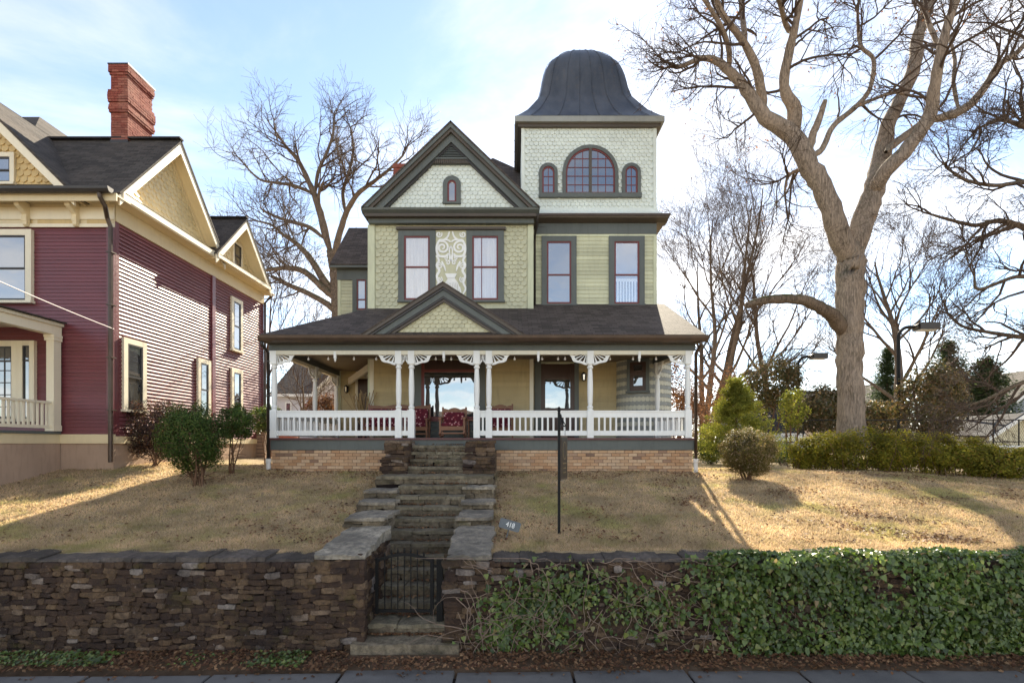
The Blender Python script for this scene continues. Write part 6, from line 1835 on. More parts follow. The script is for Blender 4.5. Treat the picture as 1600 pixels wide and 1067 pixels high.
grown_tree('bare_tree', 'small thin bare tree close behind the far end of the maroon house', (wx(412, 25.5), 25.5, 2.4), 8.6, 0.14, 204, (M['bark2'], M['twig']), PCm, nl=7, spread=0.45, stems=1, levels=3, fork=0.4)
grown_tree('bare_tree', 'low bare tree in front of the pale house in the gap', (wx(458, 27.5), 27.5, 2.4), 5.2, 0.13, 205, (M['bark2'], M['twig']), PCm, nl=6, spread=0.8, stems=1, levels=3, fork=0.3)
# a tree just outside the right edge whose boughs reach into the picture
Ye = 15.0
limbsE = [
    dict(p=[(1700, 420, 9), (1640, 375, 7), (1600, 355, 5), (1560, 345, 4.2), (1525, 352, 3.4), (1490, 345, 2.6), (1455, 335, 1.8)], n=9),
    dict(p=[(1700, 300, 8), (1640, 290, 6), (1600, 285, 4), (1555, 290, 3.4), (1510, 282, 2.6), (1478, 262, 1.8)], n=9),
    dict(p=[(1700, 530, 8), (1640, 525, 6), (1600, 527, 4), (1550, 520, 3.2), (1505, 510, 2.4), (1480, 490, 1.5)], n=9),
    dict(p=[(1700, 250, 8), (1650, 222, 6), (1605, 200, 4.4), (1565, 188, 3), (1530, 200, 2)], n=8),
    dict(p=[(1700, 610, 7), (1640, 590, 5), (1590, 600, 3.4), (1545, 622, 2.4), (1510, 634, 1.5)], n=7),
    dict(p=[(1698, 160, 8), (1740, 80, 6), (1790, 0, 4), (1830, -60, 2)], n=9),
    dict(p=[(1700, 330, 9), (1760, 260, 7), (1830, 210, 5), (1890, 190, 2)], n=9),
    dict(p=[(1700, 460, 6), (1640, 440, 5), (1590, 432, 3.4), (1530, 452, 2.6), (1522, 430, 1.6)], n=6),
]
PE = dict(PA, len=[(1.0, 2.4), (0.6, 1.4), (0.3, 0.8), (0.2, 0.4)], num=[6, 5, 5, 3], up=0.02)
traced_tree('bare_tree', 'bare tree at the right edge whose boughs hang over the shed and hedge', (wx(1705, Ye), Ye, gh(wx(1705, Ye), Ye)), [(1705, 740, 24), (1705, 600, 21), (1702, 450, 19), (1700, 300, 16), (1695, 150, 12), (1702, 20, 8), (1698, -90, 3)], limbsE, Ye, PE, 77, (M['bark2'], M['twig']), depth=1.8)
# ================================================================ SHRUBS AND EVERGREENS
def gbase(px, Y): return (wx(px, Y), Y, gh(wx(px, Y), Y))
b0 = gbase(240, 14.6)
shrub('purple_shrub', 'broad dark purple shrub against the sunlit maroon side wall', 'shrub', b0, (b0[0], 14.7, 3.62), (1.08, 0.75, 0.98), 14000, 0.056, M['loropetalum'], 6, lumps=26)
b0 = gbase(311, 12.6)
shrub('rounded_shrub', 'rounded dark green shrub in front of the purple one, on the left lawn', 'shrub', b0, (wx(299, 12.6), 12.6, wz(684, 12.6)), (0.90, 0.78, 0.88), 22000, 0.048, M['boxwood'], 9, lumps=26, shell=0.4, stemr=0.03)
b0 = gbase(362, 14.0)
shrub('leggy_shrub', 'small leggy green shrub on bare stems between the rounded shrub and the porch', 'shrub', b0, (wx(370, 14.0), 14.0, wz(662, 14.0)), (0.55, 0.5, 0.52), 5200, 0.058, M['boxwood'], 5, lumps=14)
b0 = gbase(418, 17.5)
shrub('glossy_shrub', 'sunlit glossy green shrub by the left porch corner', 'shrub', b0, (wx(418, 17.5), 17.5, wz(655, 17.5)), (0.75, 0.6, 0.5), 3200, 0.085, M['camellia'], 5)
b0 = gbase(505, 24.0)
shrub('russet_shrub', 'round russet shrub seen through the left porch', 'shrub', b0, (wx(505, 24), 24.0, wz(638, 24)), (1.0, 0.8, 0.75), 3000, 0.10, M['brownleaf'], 4)
b0 = gbase(1170, 13.6)
shrub('ball_shrub', 'clipped ball shaped shrub on a short stem in the right lawn', 'shrub', b0, (b0[0], 13.6, wz(707, 13.6)), (0.80, 0.78, 0.72), 22000, 0.044, M['balltop'], 7, shell=0.35, lumps=90, lumpr=0.20, stemr=0.03)
b0 = gbase(1150, 19.5)
root = thing('golden_cypress', 'feathery golden green evergreen beside the right porch corner', 'evergreen', b0)
N = 36000
pp, nn = [], []
gC = np.random.default_rng(61)
for k in range(230):
    t = (k + gC.uniform()) / 230
    a = gC.uniform(0, 6.283)
    rmax = ((1 - t) * 2.0 + 0.18) * gC.uniform(0.7, 1.1)
    z = b0[2] + 0.35 + t * 2.75
    tip = np.array([b0[0] + math.cos(a) * rmax, b0[1] + math.sin(a) * rmax, z + gC.uniform(-0.15, 0.35)])
    s0 = np.array([b0[0], b0[1], z - 0.25])
    m_ = N // 230
    f = gC.uniform(0.25, 1, (m_, 1)) ** 0.7
    q = s0 + (tip - s0) * f + gC.normal(size=(m_, 3)) * np.array([0.085, 0.085, 0.045])
    pp.append(q); nn.append(np.repeat(np.array([[math.cos(a) * 0.5, math.sin(a) * 0.5, 0.6]]), m_, 0))
leaf_obj('foliage', np.concatenate(pp), 0.075, M['cypress'], root, np.concatenate(nn), 0.2, 0.35)
MB().tube([(b0[0], b0[1], b0[2] - 0.1), (b0[0], b0[1], b0[2] + 2.7)], [0.09, 0.02], 8).build('trunk', M['stem'], root)
# low dark shrubs at its foot
for px, Y, rx, rz, lb in ((1108, 20.5, 0.9, 0.55, 'low dark shrub at the foot of the golden evergreen'), (1222, 21.0, 1.0, 0.5, 'low dark shrub behind the ball shaped shrub')):
    b0 = gbase(px, Y)
    shrub('low_shrub', lb, 'shrub', b0, (b0[0], Y, b0[2] + rz * 0.9), (rx, 0.7, rz), 2600, 0.075, M['boxwood'], 3, group='low shrubs')
# the clipped hedge
hroot = thing('clipped_hedge', 'low sunlit yellow green clipped hedge running round the huge trunk', 'hedge', gbase(1400, 15.8))
ctrl = [(1262, 17.3, 0.72, 1.20), (1300, 16.6, 0.95, 1.34), (1350, 16.0, 1.0, 1.42), (1400, 15.7, 1.0, 1.38), (1450, 15.3, 1.0, 1.30), (1500, 14.9, 0.95, 1.16), (1545, 14.6, 0.9, 1.02), (1590, 14.3, 0.9, 0.92), (1650, 14.0, 0.9, 0.85)]
PP, NN = [], []
for px, Y, r, h in ctrl:
    x = wx(px, Y); z = gh(x, Y)
    p, n_ = blob_points(6500, (x, Y, z + h * 0.47), (r, 0.78, h * 0.55), 0.25, 34, 0.26, zcut=z)
    PP.append(p); NN.append(n_)
leaf_obj('foliage', np.concatenate(PP), 0.068, M['azalea'], hroot, np.concatenate(NN) + np.array([0, 0, 0.5]), 0.35)
ls = []
for px, Y, r, h in ctrl:
    for _ in range(16):
        x = wx(px, Y) + rng.uniform(-r, r) * 0.7; y = Y + rng.uniform(-0.4, 0.4)
        ls.append((walkcurve(np.array([x, y, gh(x, y) - 0.05]), np.array([rng.normal() * 0.3, rng.normal() * 0.3, 1]), h * 0.8, 5, 0.15, 0.05, rng), np.linspace(0.012, 0.004, 6), 4))
V, Fq = join_tubes(ls); link('stems', np_mesh('stems', V, Fq), M['stem'], hroot, None, 'stuff')
# evergreens and magnolias beyond the court
def bigbush(name, label, px, Y, pz, rx, rz, n, size, m, stems=4, group=None, lumps=22):
    b = (wx(px, Y), Y, gh(wx(px, Y), Y) if Y < 60 else 2.2)
    return shrub(name, label, 'tree', b, (b[0], Y, wz(pz, Y)), (rx, rx * 0.8, rz), n, size, m, stems, 0.4, lumps, 0.30, group, 0.06)
bigbush('magnolia_tree', 'dense bronze leaved magnolia right of the huge trunk, behind the lamp post', 1455, 26.0, 628, 1.9, 2.2, 7000, 0.17, M['magnolia'])
bigbush('magnolia_tree', 'low bronze magnolia behind the farther lamp post, left of the huge trunk', 1278, 27.0, 643, 1.6, 1.5, 5200, 0.16, M['magnolia'])
bigbush('magnolia_tree', 'dark magnolia rising above the golden evergreen', 1205, 30.0, 602, 2.0, 1.9, 5200, 0.17, M['magnolia'])
bigbush('withered_tree', 'russet tree with withered leaves seen through the right end of the porch', 1062, 25.0, 625, 1.4, 2.6, 5200, 0.10, M['brownleaf'])
bigbush('withered_tree', 'russet leaved tree behind the downspout at the right porch corner', 1110, 29.0, 622, 2.0, 2.4, 5000, 0.11, M['brownleaf'])
bigbush('green_tree', 'bright yellow green bush left of the farther lamp post', 1238, 24.0, 640, 0.8, 1.1, 1800, 0.11, M['cypress'], 3)
bigbush('magnolia_tree', 'brown leaved bush just right of the base of the huge trunk', 1375, 29.0, 655, 1.7, 1.2, 3500, 0.15, M['magnolia'])
def conifer(label, px, Y, ptop, w, n, seed):
    g = np.random.default_rng(seed)
    x = wx(px, Y); zt = wz(ptop, Y); zb_ = 2.2
    r = thing('conifer', label, 'conifer', (x, Y, zb_))
    MB().tube([(x, Y, zb_), (x, Y, zt)], [0.25, 0.03], 8).build('trunk', M['bark2'], r)
    pp, nn = [], []
    K = 240
    for k in range(K):
        t = g.uniform(0.03, 1) ** 0.9; a = g.uniform(0, 6.283)
        L = w * (1 - t) ** 0.8 * g.uniform(0.6, 1.1) + 0.15
        z = zb_ + 0.8 + t * (zt - zb_ - 0.8)
        m_ = int(n / K)
        f = g.uniform(0.1, 1, (m_, 1))
        d = np.array([[math.cos(a), math.sin(a), 0.15]])
        pp.append(np.array([[x, Y, z]]) + d * L * f + g.normal(size=(m_, 3)) * np.array([0.30, 0.30, 0.22]) * (0.6 + f * 0.5) - np.array([[0, 0, 0.25]]) * f * f * L)
        nn.append(np.repeat(np.array([[0, 0, 1.0]]), m_, 0))
    leaf_obj('foliage', np.concatenate(pp), 0.26, M['conifer'], r, np.concatenate(nn), 0.3, 0.4)
conifer('dark conifer behind the tan gabled house', 1386, 58, 545, 4.0, 14000, 1)
conifer('tall dark conifer behind the bronze magnolia', 1482, 46, 535, 4.6, 16000, 2)
conifer('dark conifer above the roof of the cream shed', 1540, 42, 560, 4.0, 14000, 3)
conifer('low conifer at the far right behind the cream shed', 1590, 52, 590, 3.5, 8000, 4)
# far winter wood: one mass that closes the horizon
Pm = []
g = np.random.default_rng(9)
for k in range(260):
    x = g.uniform(-230, 260); y = g.uniform(85, 150)
    h = g.uniform(5, 12)
    q = g.normal(size=(60, 3)) * np.array([3.2, 2.5, h * 0.26]) + np.array([x, y, 2.2 + h * 0.52])
    Pm.append(q)
Pm = np.concatenate(Pm)
tag(leaf_obj('distant_wood', Pm, 0.9, M['farwood'], None, None, 0, 0.6, 'stuff'), 'far winter wood closing the horizon behind the houses', 'wood')
# ================================================================ HOUSES BEYOND
def far_house(name, label, x0, x1, Y, depth, ze, zr, m, roof_axis, mroof, wins=(), z0=2.0, over=0.35, chim=None):
    t = thing(name, label, 'house' if 'shed' not in name else 'shed', ((x0 + x1) / 2, Y, 2.2))
    MB().box(x0, x1, Y, Y + depth, z0, ze).build('wall', m, t)
    if roof_axis == 'y':          # gable towards the street
        cx = (x0 + x1) / 2; s = (zr - ze) / ((x1 - x0) / 2)
        MB().prism([(x0, ze), (x1, ze), (cx, zr)], 'y', Y, Y + depth).build('gable', m, t)
        for sg, xe in ((-1, x0), (1, x1)):
            xo = xe + sg * over
            MB().slab([(cx, Y - over, zr + 0.1), (xo, Y - over, ze + 0.1 - over * s), (xo, Y + depth + over, ze + 0.1 - over * s), (cx, Y + depth + over, zr + 0.1)], 0.1).build('roof', mroof, t)
            MB().prism([(cx, zr + 0.02), (xo, ze + 0.02 - over * s), (xo, ze - 0.22 - over * s), (cx, zr - 0.24)], 'y', Y - over - 0.04, Y - over).build('rake_board', M['white'], t)
    else:
        yc = Y + depth / 2; s = (zr - ze) / (depth / 2)
        MB().prism([(Y, ze), (Y + depth, ze), (yc, zr)], 'x', x0, x1).build('gable', m, t)
        for sg, ye in ((-1, Y), (1, Y + depth)):
            yo = ye + sg * over
            MB().slab([(x0 - over, yc, zr + 0.1), (x1 + over, yc, zr + 0.1), (x1 + over, yo, ze + 0.1 - over * s), (x0 - over, yo, ze + 0.1 - over * s)], 0.1).build('roof', mroof, t)
        MB().box(x0 - over, x1 + over, Y - over - 0.04, Y - over, ze - 0.15 - over * s, ze + 0.05 - over * s).build('fascia', M['white'], t)
    for a, b, c, d in wins:
        w = MB().box(a, b, Y - 0.06, Y + 0.02, c, d).build('window', M['white'], t)
        MB().box(a + 0.1, b - 0.1, Y - 0.075, Y - 0.061, c + 0.1, (c + d) / 2 - 0.03).build('pane', M['glass'], w)
        MB().box(a + 0.1, b - 0.1, Y - 0.075, Y - 0.061, (c + d) / 2 + 0.03, d - 0.1).build('pane', M['glass'], w)
    return t
Y1 = 38
t = far_house('pale_house', 'pale lavender house with a white trimmed gable, seen through the left porch', wx(432, Y1), wx(540, Y1), Y1, 9, wz(612, Y1), wz(548, Y1), M['palesiding'], 'x', M['farroof'],
              [(wx(446, Y1), wx(456, Y1), wz(664, Y1), wz(628, Y1)), (wx(472, Y1), wx(482, Y1), wz(664, Y1), wz(628, Y1)), (wx(518, Y1), wx(527, Y1), wz(664, Y1), wz(618, Y1))])
cx_ = wx(522, 36); MB().box(wx(496, 36), wx(548, 36), 36, 38.0, 2.0, wz(612, 36)).prism([(wx(496, 36), wz(612, 36)), (wx(548, 36), wz(612, 36)), (cx_, wz(585, 36))], 'y', 36, 38.1).build('cross_gable', M['palesiding'], t)
for sg, px in ((-1, 490), (1, 554)):
    MB().prism([(cx_, wz(582, 36)), (wx(px, 36), wz(613, 36)), (wx(px, 36), wz(617, 36)), (cx_, wz(586, 36))], 'y', 35.7, 38.5).build('rake_board', M['white'], t)
far_house('tan_house', 'tan house with a gable and shingled roof far behind the huge trunk', wx(1352, 60), wx(1412, 60), 60, 10, wz(640, 60), wz(598, 60), M['tan'], 'y', M['farroofs'], [(wx(1388, 60), wx(1396, 60), wz(612, 60), wz(601, 60))], over=0.5)
far_house('tan_wing_house', 'low tan house whose long roof shows left of the huge trunk', wx(1290, 62), wx(1366, 62), 63, 9, wz(640, 62), wz(604, 62), M['tan'], 'x', M['farroof'], [(wx(1310, 62), wx(1318, 62), wz(668, 62), wz(650, 62))])
far_house('cream_shed', 'small cream sided shed with white rakes behind the wire fence', wx(1546, 31), wx(1640, 31), 31, 6, wz(678, 31), wz(648, 31), M['shedside'], 'y', M['slateroof'], over=0.3)
MB_ = thing('shed_wing', 'low grey roofed cream lean building adjoining the cream shed', 'shed', (wx(1525, 32), 32, 2.2))
MB().box(wx(1505, 32.2), wx(1552, 32.2), 32.2, 36, 2.0, wz(680, 32.2)).build('wall', M['shedside'], MB_)
MB().slab([(wx(1498, 31.8), 31.8, wz(680, 31.8)), (wx(1556, 31.8), 31.8, wz(680, 31.8)), (wx(1590, 35), 35, wz(652, 35)), (wx(1514, 35), 35, wz(652, 35))], 0.1).build('roof', M['farroof'], MB_)
far_house('blue_grey_house', 'blue grey house at the right edge behind the shed', wx(1588, 46), wx(1690, 46), 46, 9, wz(622, 46), wz(575, 46), M['bluegrey'], 'y', M['farroofs'], over=0.4)
far_house('slate_roofed_house', 'dark building with a steep slate roof behind the golden evergreen', wx(1172, 36), wx(1246, 36), 36, 6, wz(672, 36), wz(622, 36), M['bluegrey'], 'x', M['slateroof'])
# brick outbuilding and air conditioner beside the maroon house
far_house('brick_outbuilding', 'low red brick outbuilding behind the left porch corner', wx(396, 24), wx(424, 24), 24, 3, wz(668, 24), wz(655, 24), M['redbrick'], 'x', M['farroof'])
ac = thing('air_conditioner', 'tan air conditioning unit on the ground beside the brick outbuilding', 'air conditioner', (wx(408, 21.5), 21.5, 2.45))
xa, xb = wx(400, 21.5), wx(413.5, 21.5)
MB().box(xa, xb, 21.5, 21.9, 2.62, wz(673, 21.5)).build('casing', M['acunit'], ac)
for k in range(7): MB().box(xa + 0.03, xb - 0.03, 21.485, 21.499, 2.68 + k * 0.15, 2.70 + k * 0.15).build('louvre', M['gutterdark'], ac)
MB().box(xa - 0.1, xb + 0.1, 21.45, 22.0, 2.45, 2.62).build('base', M['stucco'], ac)
# ================================================================ COURT LAMPS, WIRE FENCE, CAR
def lamp_post(label, px, Y, ptop, phead0, phead1, first=None):
    x = wx(px, Y); zt = wz(ptop, Y); z0 = gh(x, Y) if Y < 60 else 2.2
    t = thing('court_lamp', label, 'lamp post', (x, Y, z0), 'court lamp posts')
    xh = wx(phead0, Y)
    r = min(0.55, xh - x)
    P = [(x, Y, z0 - 0.1), (x, Y, zt - r)] + [(x + r * (1 - math.cos(a)), Y, zt - r + r * math.sin(a)) for a in np.linspace(0.2, math.pi / 2, 6)] + [(xh + 0.05, Y, zt)]
    MB().tube(P, 0.085, 8).build('pole', M['iron'], t)
    xe = wx(phead1, Y)
    h = MB().box(xh, xe, Y - 0.28, Y + 0.28, zt - 0.16, zt + 0.20).prism([(xh - 0.15, zt - 0.05), (xh, zt - 0.12), (xh, zt + 0.16), (xh - 0.15, zt + 0.06)], 'y', Y - 0.2, Y + 0.2).build('lamp_head', M['signbrown'], t)
    MB().box(xh + 0.05, xe - 0.05, Y - 0.22, Y + 0.22, zt - 0.19, zt - 0.161).build('lens', M['bulb'], h)
lamp_post('nearer tall black lamp post right of the huge trunk', 1404, 27, 511, 1432, 1463)
lamp_post('black lamp post left of the huge trunk', 1247, 33, 557, 1268, 1290)
x3 = 1512
Y3 = 34
t = thing('court_lamp', 'black lamp post in front of the cream shed, its head turned left', 'lamp post', (wx(x3, Y3), Y3, 2.2), 'court lamp posts')
MB().tube([(wx(x3, Y3), Y3, 2.0), (wx(x3, Y3), Y3, wz(592, Y3)), (wx(x3 - 3, Y3), Y3, wz(586, Y3)), (wx(x3 - 10, Y3), Y3, wz(584, Y3))], 0.08, 8).build('pole', M['iron'], t)
MB().box(wx(x3 - 36, Y3), wx(x3 - 8, Y3), Y3 - 0.28, Y3 + 0.28, wz(588, Y3), wz(580, Y3)).build('lamp_head', M['signbrown'], t)
t = thing('court_lamp', 'small far lamp post above the golden evergreen', 'lamp post', (wx(1153, 44), 44, 2.2), 'court lamp posts')
MB().tube([(wx(1153, 44), 44, 2.0), (wx(1153, 44), 44, wz(592, 44)), (wx(1156, 44), 44, wz(586, 44)), (wx(1164, 44), 44, wz(583, 44))], 0.08, 8).build('pole', M['iron'], t)
MB().box(wx(1164, 44), wx(1187, 44), 43.7, 44.3, wz(586, 44), wz(580, 44)).build('lamp_head', M['signbrown'], t)
YF = 25.0
fn = thing('wire_fence', 'black chain link court fence along the back of the hedge', 'fence', (wx(1400, YF), YF, 2.2))
fx = [wx(p, YF) for p in (1178, 1255, 1330, 1405, 1480, 1552, 1592, 1670)]
pmh = unitmesh('fence_post', MB().tube([(0, 0, 1.9), (0, 0, wz(655, YF))], 0.03, 6), M['iron'])
for x in fx:
    o = link('fence_post', pmh, None, fn); o.location = (x, YF, 0)
MB().tube([(fx[0], YF, wz(656, YF)), (fx[-1], YF, wz(656, YF))], 0.022, 6).build('top_rail', M['iron'], fn)
MB().tube([(fx[0], YF, wz(690, YF)), (fx[-1], YF, wz(690, YF))], 0.022, 6).build('mid_rail', M['iron'], fn)
b = MB()
for k in range(int((fx[-1] - fx[0]) / 0.11)):
    x = fx[0] + k * 0.11
    hgt = wz(656, YF) - 2.1
    for sg in (1, -1):
        xa = x if sg > 0 else x + hgt * 0.55
        b.beam((xa, YF, 2.1), (xa + sg * hgt * 0.55, YF, 2.1 + hgt), 0.005, 0.005)
b.build('chain_link', M['iron'], fn, None, 'stuff')
MB().tube([(wx(1560, 24), 24, wz(698, 24)), (wx(1690, 24), 24, wz(698, 24))], 0.05, 8).build('white_rail', M['white'], fn)
cr_ = thing('parked_car', 'white car parked behind the left end of the clipped hedge', 'car', (wx(1232, 29), 29, 2.3))
xc, zc_ = wx(1240, 29), 2.30
bp = [(-1.9, 0.35), (-1.9, 0.75), (-1.6, 0.95), (-0.95, 1.02), (-0.45, 1.42), (0.55, 1.45), (1.15, 1.05), (1.85, 0.98), (2.0, 0.6), (1.95, 0.35)]
MB(Matrix.Translation((xc, 29, zc_))).prism(bp, 'y', 0, 1.7).build('body', M['carpaint'], cr_)
MB(Matrix.Translation((xc, 29, zc_))).prism([(-0.80, 1.03), (-0.42, 1.37), (0.05, 1.39), (0.05, 1.03)], 'y', -0.012, -0.002).prism([(0.12, 1.03), (0.12, 1.39), (0.52, 1.39), (1.0, 1.05)], 'y', -0.012, -0.002).build('window', M['glassdark'], cr_)
for x in (-1.2, 1.25):
    for y in (-0.02, 1.52):
        w = MB(Matrix.Translation((xc + x, 29 + y, zc_ + 0.32)) @ Matrix.Rotation(R(90), 4, 'X')).lathe([(0.32, -0.2), (0.32, 0.0)], 0, 0, 16).build('wheel', M['rubber'], cr_)
        MB(Matrix.Translation((xc + x, 29 + y, zc_ + 0.32)) @ Matrix.Rotation(R(90), 4, 'X')).lathe([(0.2, 0.001), (0.19, 0.012)], 0, 0, 12).build('rim', M['steel'], w)
# ================================================================ IVY, GRASS, FALLEN LEAVES
def ivy():
    g = np.random.default_rng(31)
    def dens(x, z):
        # how thickly the ivy grows: full to the right, straggling near the gate
        full = np.clip((x - 2.5) / 1.2, 0, 1)
        low = 0.5 + 0.5 * np.sin(x * 2.3 + 1.0) * np.sin(z * 3.1 + x * 1.2 + 0.7)
        blot = np.exp(-((x + 0.1) ** 2 / 0.14 + (z - 0.28) ** 2 / 0.22)) + np.exp(-((x - 0.3) ** 2 / 0.20 + (z - 0.80) ** 2 / 0.12)) + np.exp(-((x - 1.1) ** 2 / 0.12 + (z - 1.05) ** 2 / 0.08)) + 0.8 * np.exp(-((x - 2.0) ** 2 / 0.3 + (z - 0.75) ** 2 / 0.10)) + 0.7 * np.exp(-((x - 0.7) ** 2 / 0.05 + (z - 0.5) ** 2 / 0.25))
        return np.maximum(full * np.clip(0.10 + 1.25 * low, 0, 1.1), np.clip(blot, 0, 1) * 0.5)
    N = 60000
    x = g.uniform(-0.9, 11.0, N); z = g.uniform(-0.02, 1.50, N)
    k = g.uniform(0, 1, N) < dens(x, z) * 0.52
    x, z = x[k], z[k]
    bulge = np.clip((x - 1.8) / 1.8, 0, 1)
    lump = 0.5 + 0.5 * np.sin(x * 3.1 + 2 * np.sin(z * 4)) * np.cos(z * 4.3 + x * 0.9)
    y = 7.80 - g.uniform(0, 1, len(x)) ** 0.7 * (0.07 + bulge * (0.05 + 0.17 * lump))
    P = np.stack([x, y, z], 1)
    nr = np.repeat(np.array([[0, -0.9, 0.45]]), len(x), 0)
    # the part that spills over the coping
    M_ = 3800
    xt = g.uniform(3.0, 11, M_); yt = 7.72 + g.uniform(0, 1, M_) * (0.22 + 0.22 * np.clip((xt - 3.5) / 1.5, 0, 1)); zt = 1.47 + g.uniform(0, 0.07, M_) + 0.03 * np.sin(xt * 4.0)
    P = np.concatenate([P, np.stack([xt, yt, zt], 1)])
    nr = np.concatenate([nr, np.repeat(np.array([[0, -0.35, 0.9]]), M_, 0)])
    N_ = len(P)
    V, Fq = ivy_leaves(P, nr, g)
    o = link('ivy', np_mesh('ivy', V, Fq), M['ivy'], None)
    tag(o, 'green ivy covering the right retaining wall', 'ivy', None, 'stuff')
    # bare runners
    ls = []
    for _ in range(150):
        xx = g.uniform(-0.9, 3.6) if g.uniform() < 0.85 else g.uniform(3.6, 8)
        zz = g.uniform(0.1, 1.45)
        P = walkcurve(np.array([xx, 7.775, zz]), np.array([g.normal(), 0, g.normal() - 0.3]), g.uniform(0.4, 1.5), 10, 0.30, -0.05, g)
        P[:, 1] = 7.76 - np.abs(P[:, 1] - 7.775) * 0.15 - 0.02
        P[:, 2] = np.clip(P[:, 2], 0.02, 1.48)
        ls.append((P, np.linspace(g.uniform(0.003, 0.010), 0.002, 11), 4))
    V, Fq = join_tubes(ls)
    tag(link('ivy_vines', np_mesh('ivy_vines', V, Fq), M['vine'], None), 'dry bare ivy runners on the right retaining wall', 'vines', None, 'stuff')
def ivy_leaves(P, nr, g):
    """Five-pointed lobed leaves, slightly cupped."""
    N = len(P)
    d = nr + g.normal(size=(N, 3)) * 0.45; d /= np.linalg.norm(d, axis=1, keepdims=True)
    t = np.array([[0, 0, -1.0]]) + g.normal(size=(N, 3)) * 0.6; t -= (t * d).sum(1, keepdims=True) * d
    t /= np.linalg.norm(t, axis=1, keepdims=True); b = np.cross(d, t)
    s = (0.038 + 0.075 * g.uniform(0, 1, N) ** 1.6)[:, None]
    out = [(-0.35, 0.0), (-0.30, 0.42), (0.05, 0.36), (0.62, 0.0), (0.05, -0.36), (-0.30, -0.42)]
    V = np.stack([P + t * s * a + b * s * c + d * s * (0.16 if abs(c) > 0.1 else 0.0) for a, c in out], 1).reshape(-1, 3)
    i = np.arange(N)[:, None] * 6
    Fq = np.concatenate([i + np.array([[0, k, k + 1]]) for k in range(1, 5)], 1).reshape(-1, 3)
    return V, Fq
ivy()
def free(x, y):
    lo = np.where(y < 9.97, -3.02, np.where(y < 12.2, XL(y) - 0.74, -3.45)); hi = np.where(y < 10.0, -0.33, -0.40)
    return ~((x > lo) & (x < hi) & (y < 14.9))
def grass():
    g = np.random.default_rng(41)
    N = 230000
    y = 8.24 + (g.uniform(0, 1, N) ** 1.5) * 8.0
    x = g.uniform(-1, 1, N) * (y * 1.03)
    # a good part of it stands in tufts
    T = 9000
    ty_ = 8.5 + (g.uniform(0, 1, T) ** 1.5) * 7.8
    tx_ = g.uniform(-1, 1, T) * (ty_ * 1.03)
    ti = g.integers(0, T, 110000)
    x = np.concatenate([x, tx_[ti] + g.normal(size=len(ti)) * 0.05]); y = np.concatenate([y, np.maximum(8.45, ty_[ti] + g.normal(size=len(ti)) * 0.05)])
    tall = np.concatenate([np.ones(N), g.uniform(1.0, 1.7, len(ti))])
    k = free(x, y) & ~((x > -7.2) & (x < 5.4) & (y > 14.8))
    x, y, tall = x[k], y[k], tall[k]
    z = ghs(x, y)
    n = len(x)
    a = g.uniform(0, 6.283, n); h = g.uniform(0.018, 0.05, n) * tall; w = g.uniform(0.004, 0.009, n) * (y / 9)
    lx, ly = g.normal(size=n) * 0.035, g.normal(size=n) * 0.035
    V = np.stack([np.stack([x - np.cos(a) * w, y - np.sin(a) * w, z - 0.005], 1), np.stack([x + np.cos(a) * w, y + np.sin(a) * w, z - 0.005], 1), np.stack([x + lx, y + ly, z + h], 1)], 1).reshape(-1, 3)
    tag(link('grass', np_mesh('grass', V, np.arange(3 * n).reshape(-1, 3)), M['grass'], None), 'short dormant tan grass of the lawn', 'grass', None, 'stuff')
grass()
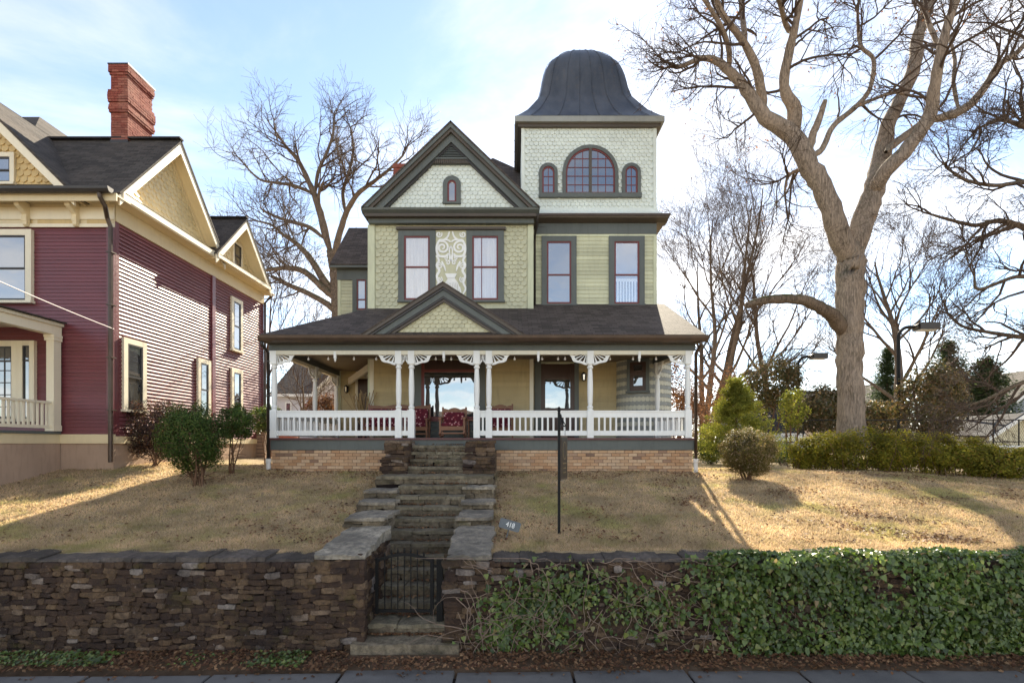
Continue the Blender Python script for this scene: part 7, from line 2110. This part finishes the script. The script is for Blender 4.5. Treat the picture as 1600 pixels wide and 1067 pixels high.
def litter():
    g = np.random.default_rng(43)
    pts = []
    # verge at the foot of the wall
    n = 7000
    x = g.uniform(-9, 9, n); y = g.uniform(7.14, 7.86, n) + 0.018 * x * 0.6
    k = ~((x > -2.45) & (x < -0.78) & (y > 7.55))
    x, y = x[k], y[k]
    pts.append(np.stack([x, np.minimum(y, 7.84), 0.055 + 0.03 * g.uniform(0, 1, len(x))], 1))
    # lawn, in drifts
    n = 30000
    y = 8.7 + g.uniform(0, 1, n) ** 1.3 * 7.0; x = g.uniform(-1, 1, n) * y * 1.0
    dr = 0.5 + 0.5 * np.sin(x * 1.7 + 2 * np.sin(y * 1.3)) * np.sin(y * 2.1 + x * 0.6)
    k = free(x, y) & (g.uniform(0, 1, n) < 0.04 + 0.40 * np.clip(dr * 2 - 1.15, 0, 1) + 0.75 * (x > 3.6) * np.clip(dr * 3 - 1.5, 0, 1) + 0.5 * ((np.abs(x + 0.25) < 0.22) & (y < 12.5)) + 0.8 * ((x > -7.0) & (x < 5.3) & (y > 13.9 + 0.4 * np.sin(x * 2.1)))) & ~((x > -7.2) & (x < 5.4) & (y > 14.85))
    x, y = x[k], y[k]
    pts.append(np.stack([x, y, ghs(x, y) + 0.022 + 0.03 * g.uniform(0, 1, len(x))], 1))
    # back of each tread
    for i, (ys_, zs_) in enumerate(STEPS[:-1]):
        y2 = STEPS[i + 1][0]
        m_ = int(g.integers(14, 70)) + (120 if i == 0 else 0)
        x = np.clip(g.normal(size=m_) * 0.35 + g.uniform(XL(ys_) + 0.2, XR(ys_) - 0.2), XL(ys_) + 0.03, XR(ys_) - 0.03)
        pts.append(np.stack([x, y2 - 0.02 - np.abs(g.normal(size=m_)) * 0.08, np.full(m_, zs_ + 0.02) + 0.02 * g.uniform(0, 1, m_)], 1))
    m_ = 160
    pts.append(np.stack([g.uniform(-2.35, -0.85, m_), 8.07 - np.abs(g.normal(size=m_)) * 0.03, np.full(m_, 0.225)], 1))
    m_ = 140
    xs_ = g.uniform(-7.5, 7.5, m_)
    pts.append(np.stack([xs_, 7.22 + 0.024 * xs_ - np.abs(g.normal(size=m_)) * 0.12, np.full(m_, 0.012)], 1))
    m_ = 200
    pts.append(np.stack([g.uniform(-2.4, -0.8, m_), 7.62 - np.abs(g.normal(size=m_)) * 0.06, np.full(m_, 0.03)], 1))
    P = np.concatenate(pts)
    o = leaf_obj('fallen_leaves', P, 0.062, M['fallen'], None, np.repeat(np.array([[0, -0.15, 1.0]]), len(P), 0), 0.45, 0.62)
    tag(o, 'brown fallen leaves scattered on the lawn, stairs and verge', 'leaves', None, 'stuff')
    n = 2600
    x = g.uniform(-8.5, -3.0, n); y = g.uniform(7.2, 7.7, n)
    k = (np.sin(x * 1.6) + 0.6 * np.sin(x * 4.1 + 2) + g.normal(size=n) * 0.4) > 0.1
    x, y = x[k], y[k]
    o = leaf_obj('ground_ivy', np.stack([x, y, 0.07 + 0.04 * g.uniform(0, 1, len(x))], 1), 0.05, M['ivy'], None, np.repeat(np.array([[0, -0.4, 0.9]]), len(x), 0), 0.4, 0.8)
    tag(o, 'low green weeds on the verge at the foot of the left wall', 'weeds', None, 'stuff')
litter()
# tufts of grass against the wall heads are part of the lawn; the view is complete

# ================================================================ ACROSS THE STREET (seen in the porch windows)
far_house('cream_house', 'cream house across the street, mirrored in the porch windows', -19.0, -6.0, -52.0, 9.0, 5.4, 8.4, M['creamlight'], 'x', M['farroof'], z0=-0.1)
far_house('white_house', 'white house across the street, mirrored in the tower windows', 4.0, 17.0, -55.0, 9.0, 5.6, 9.0, M['white'], 'x', M['farroof'], z0=-0.1)
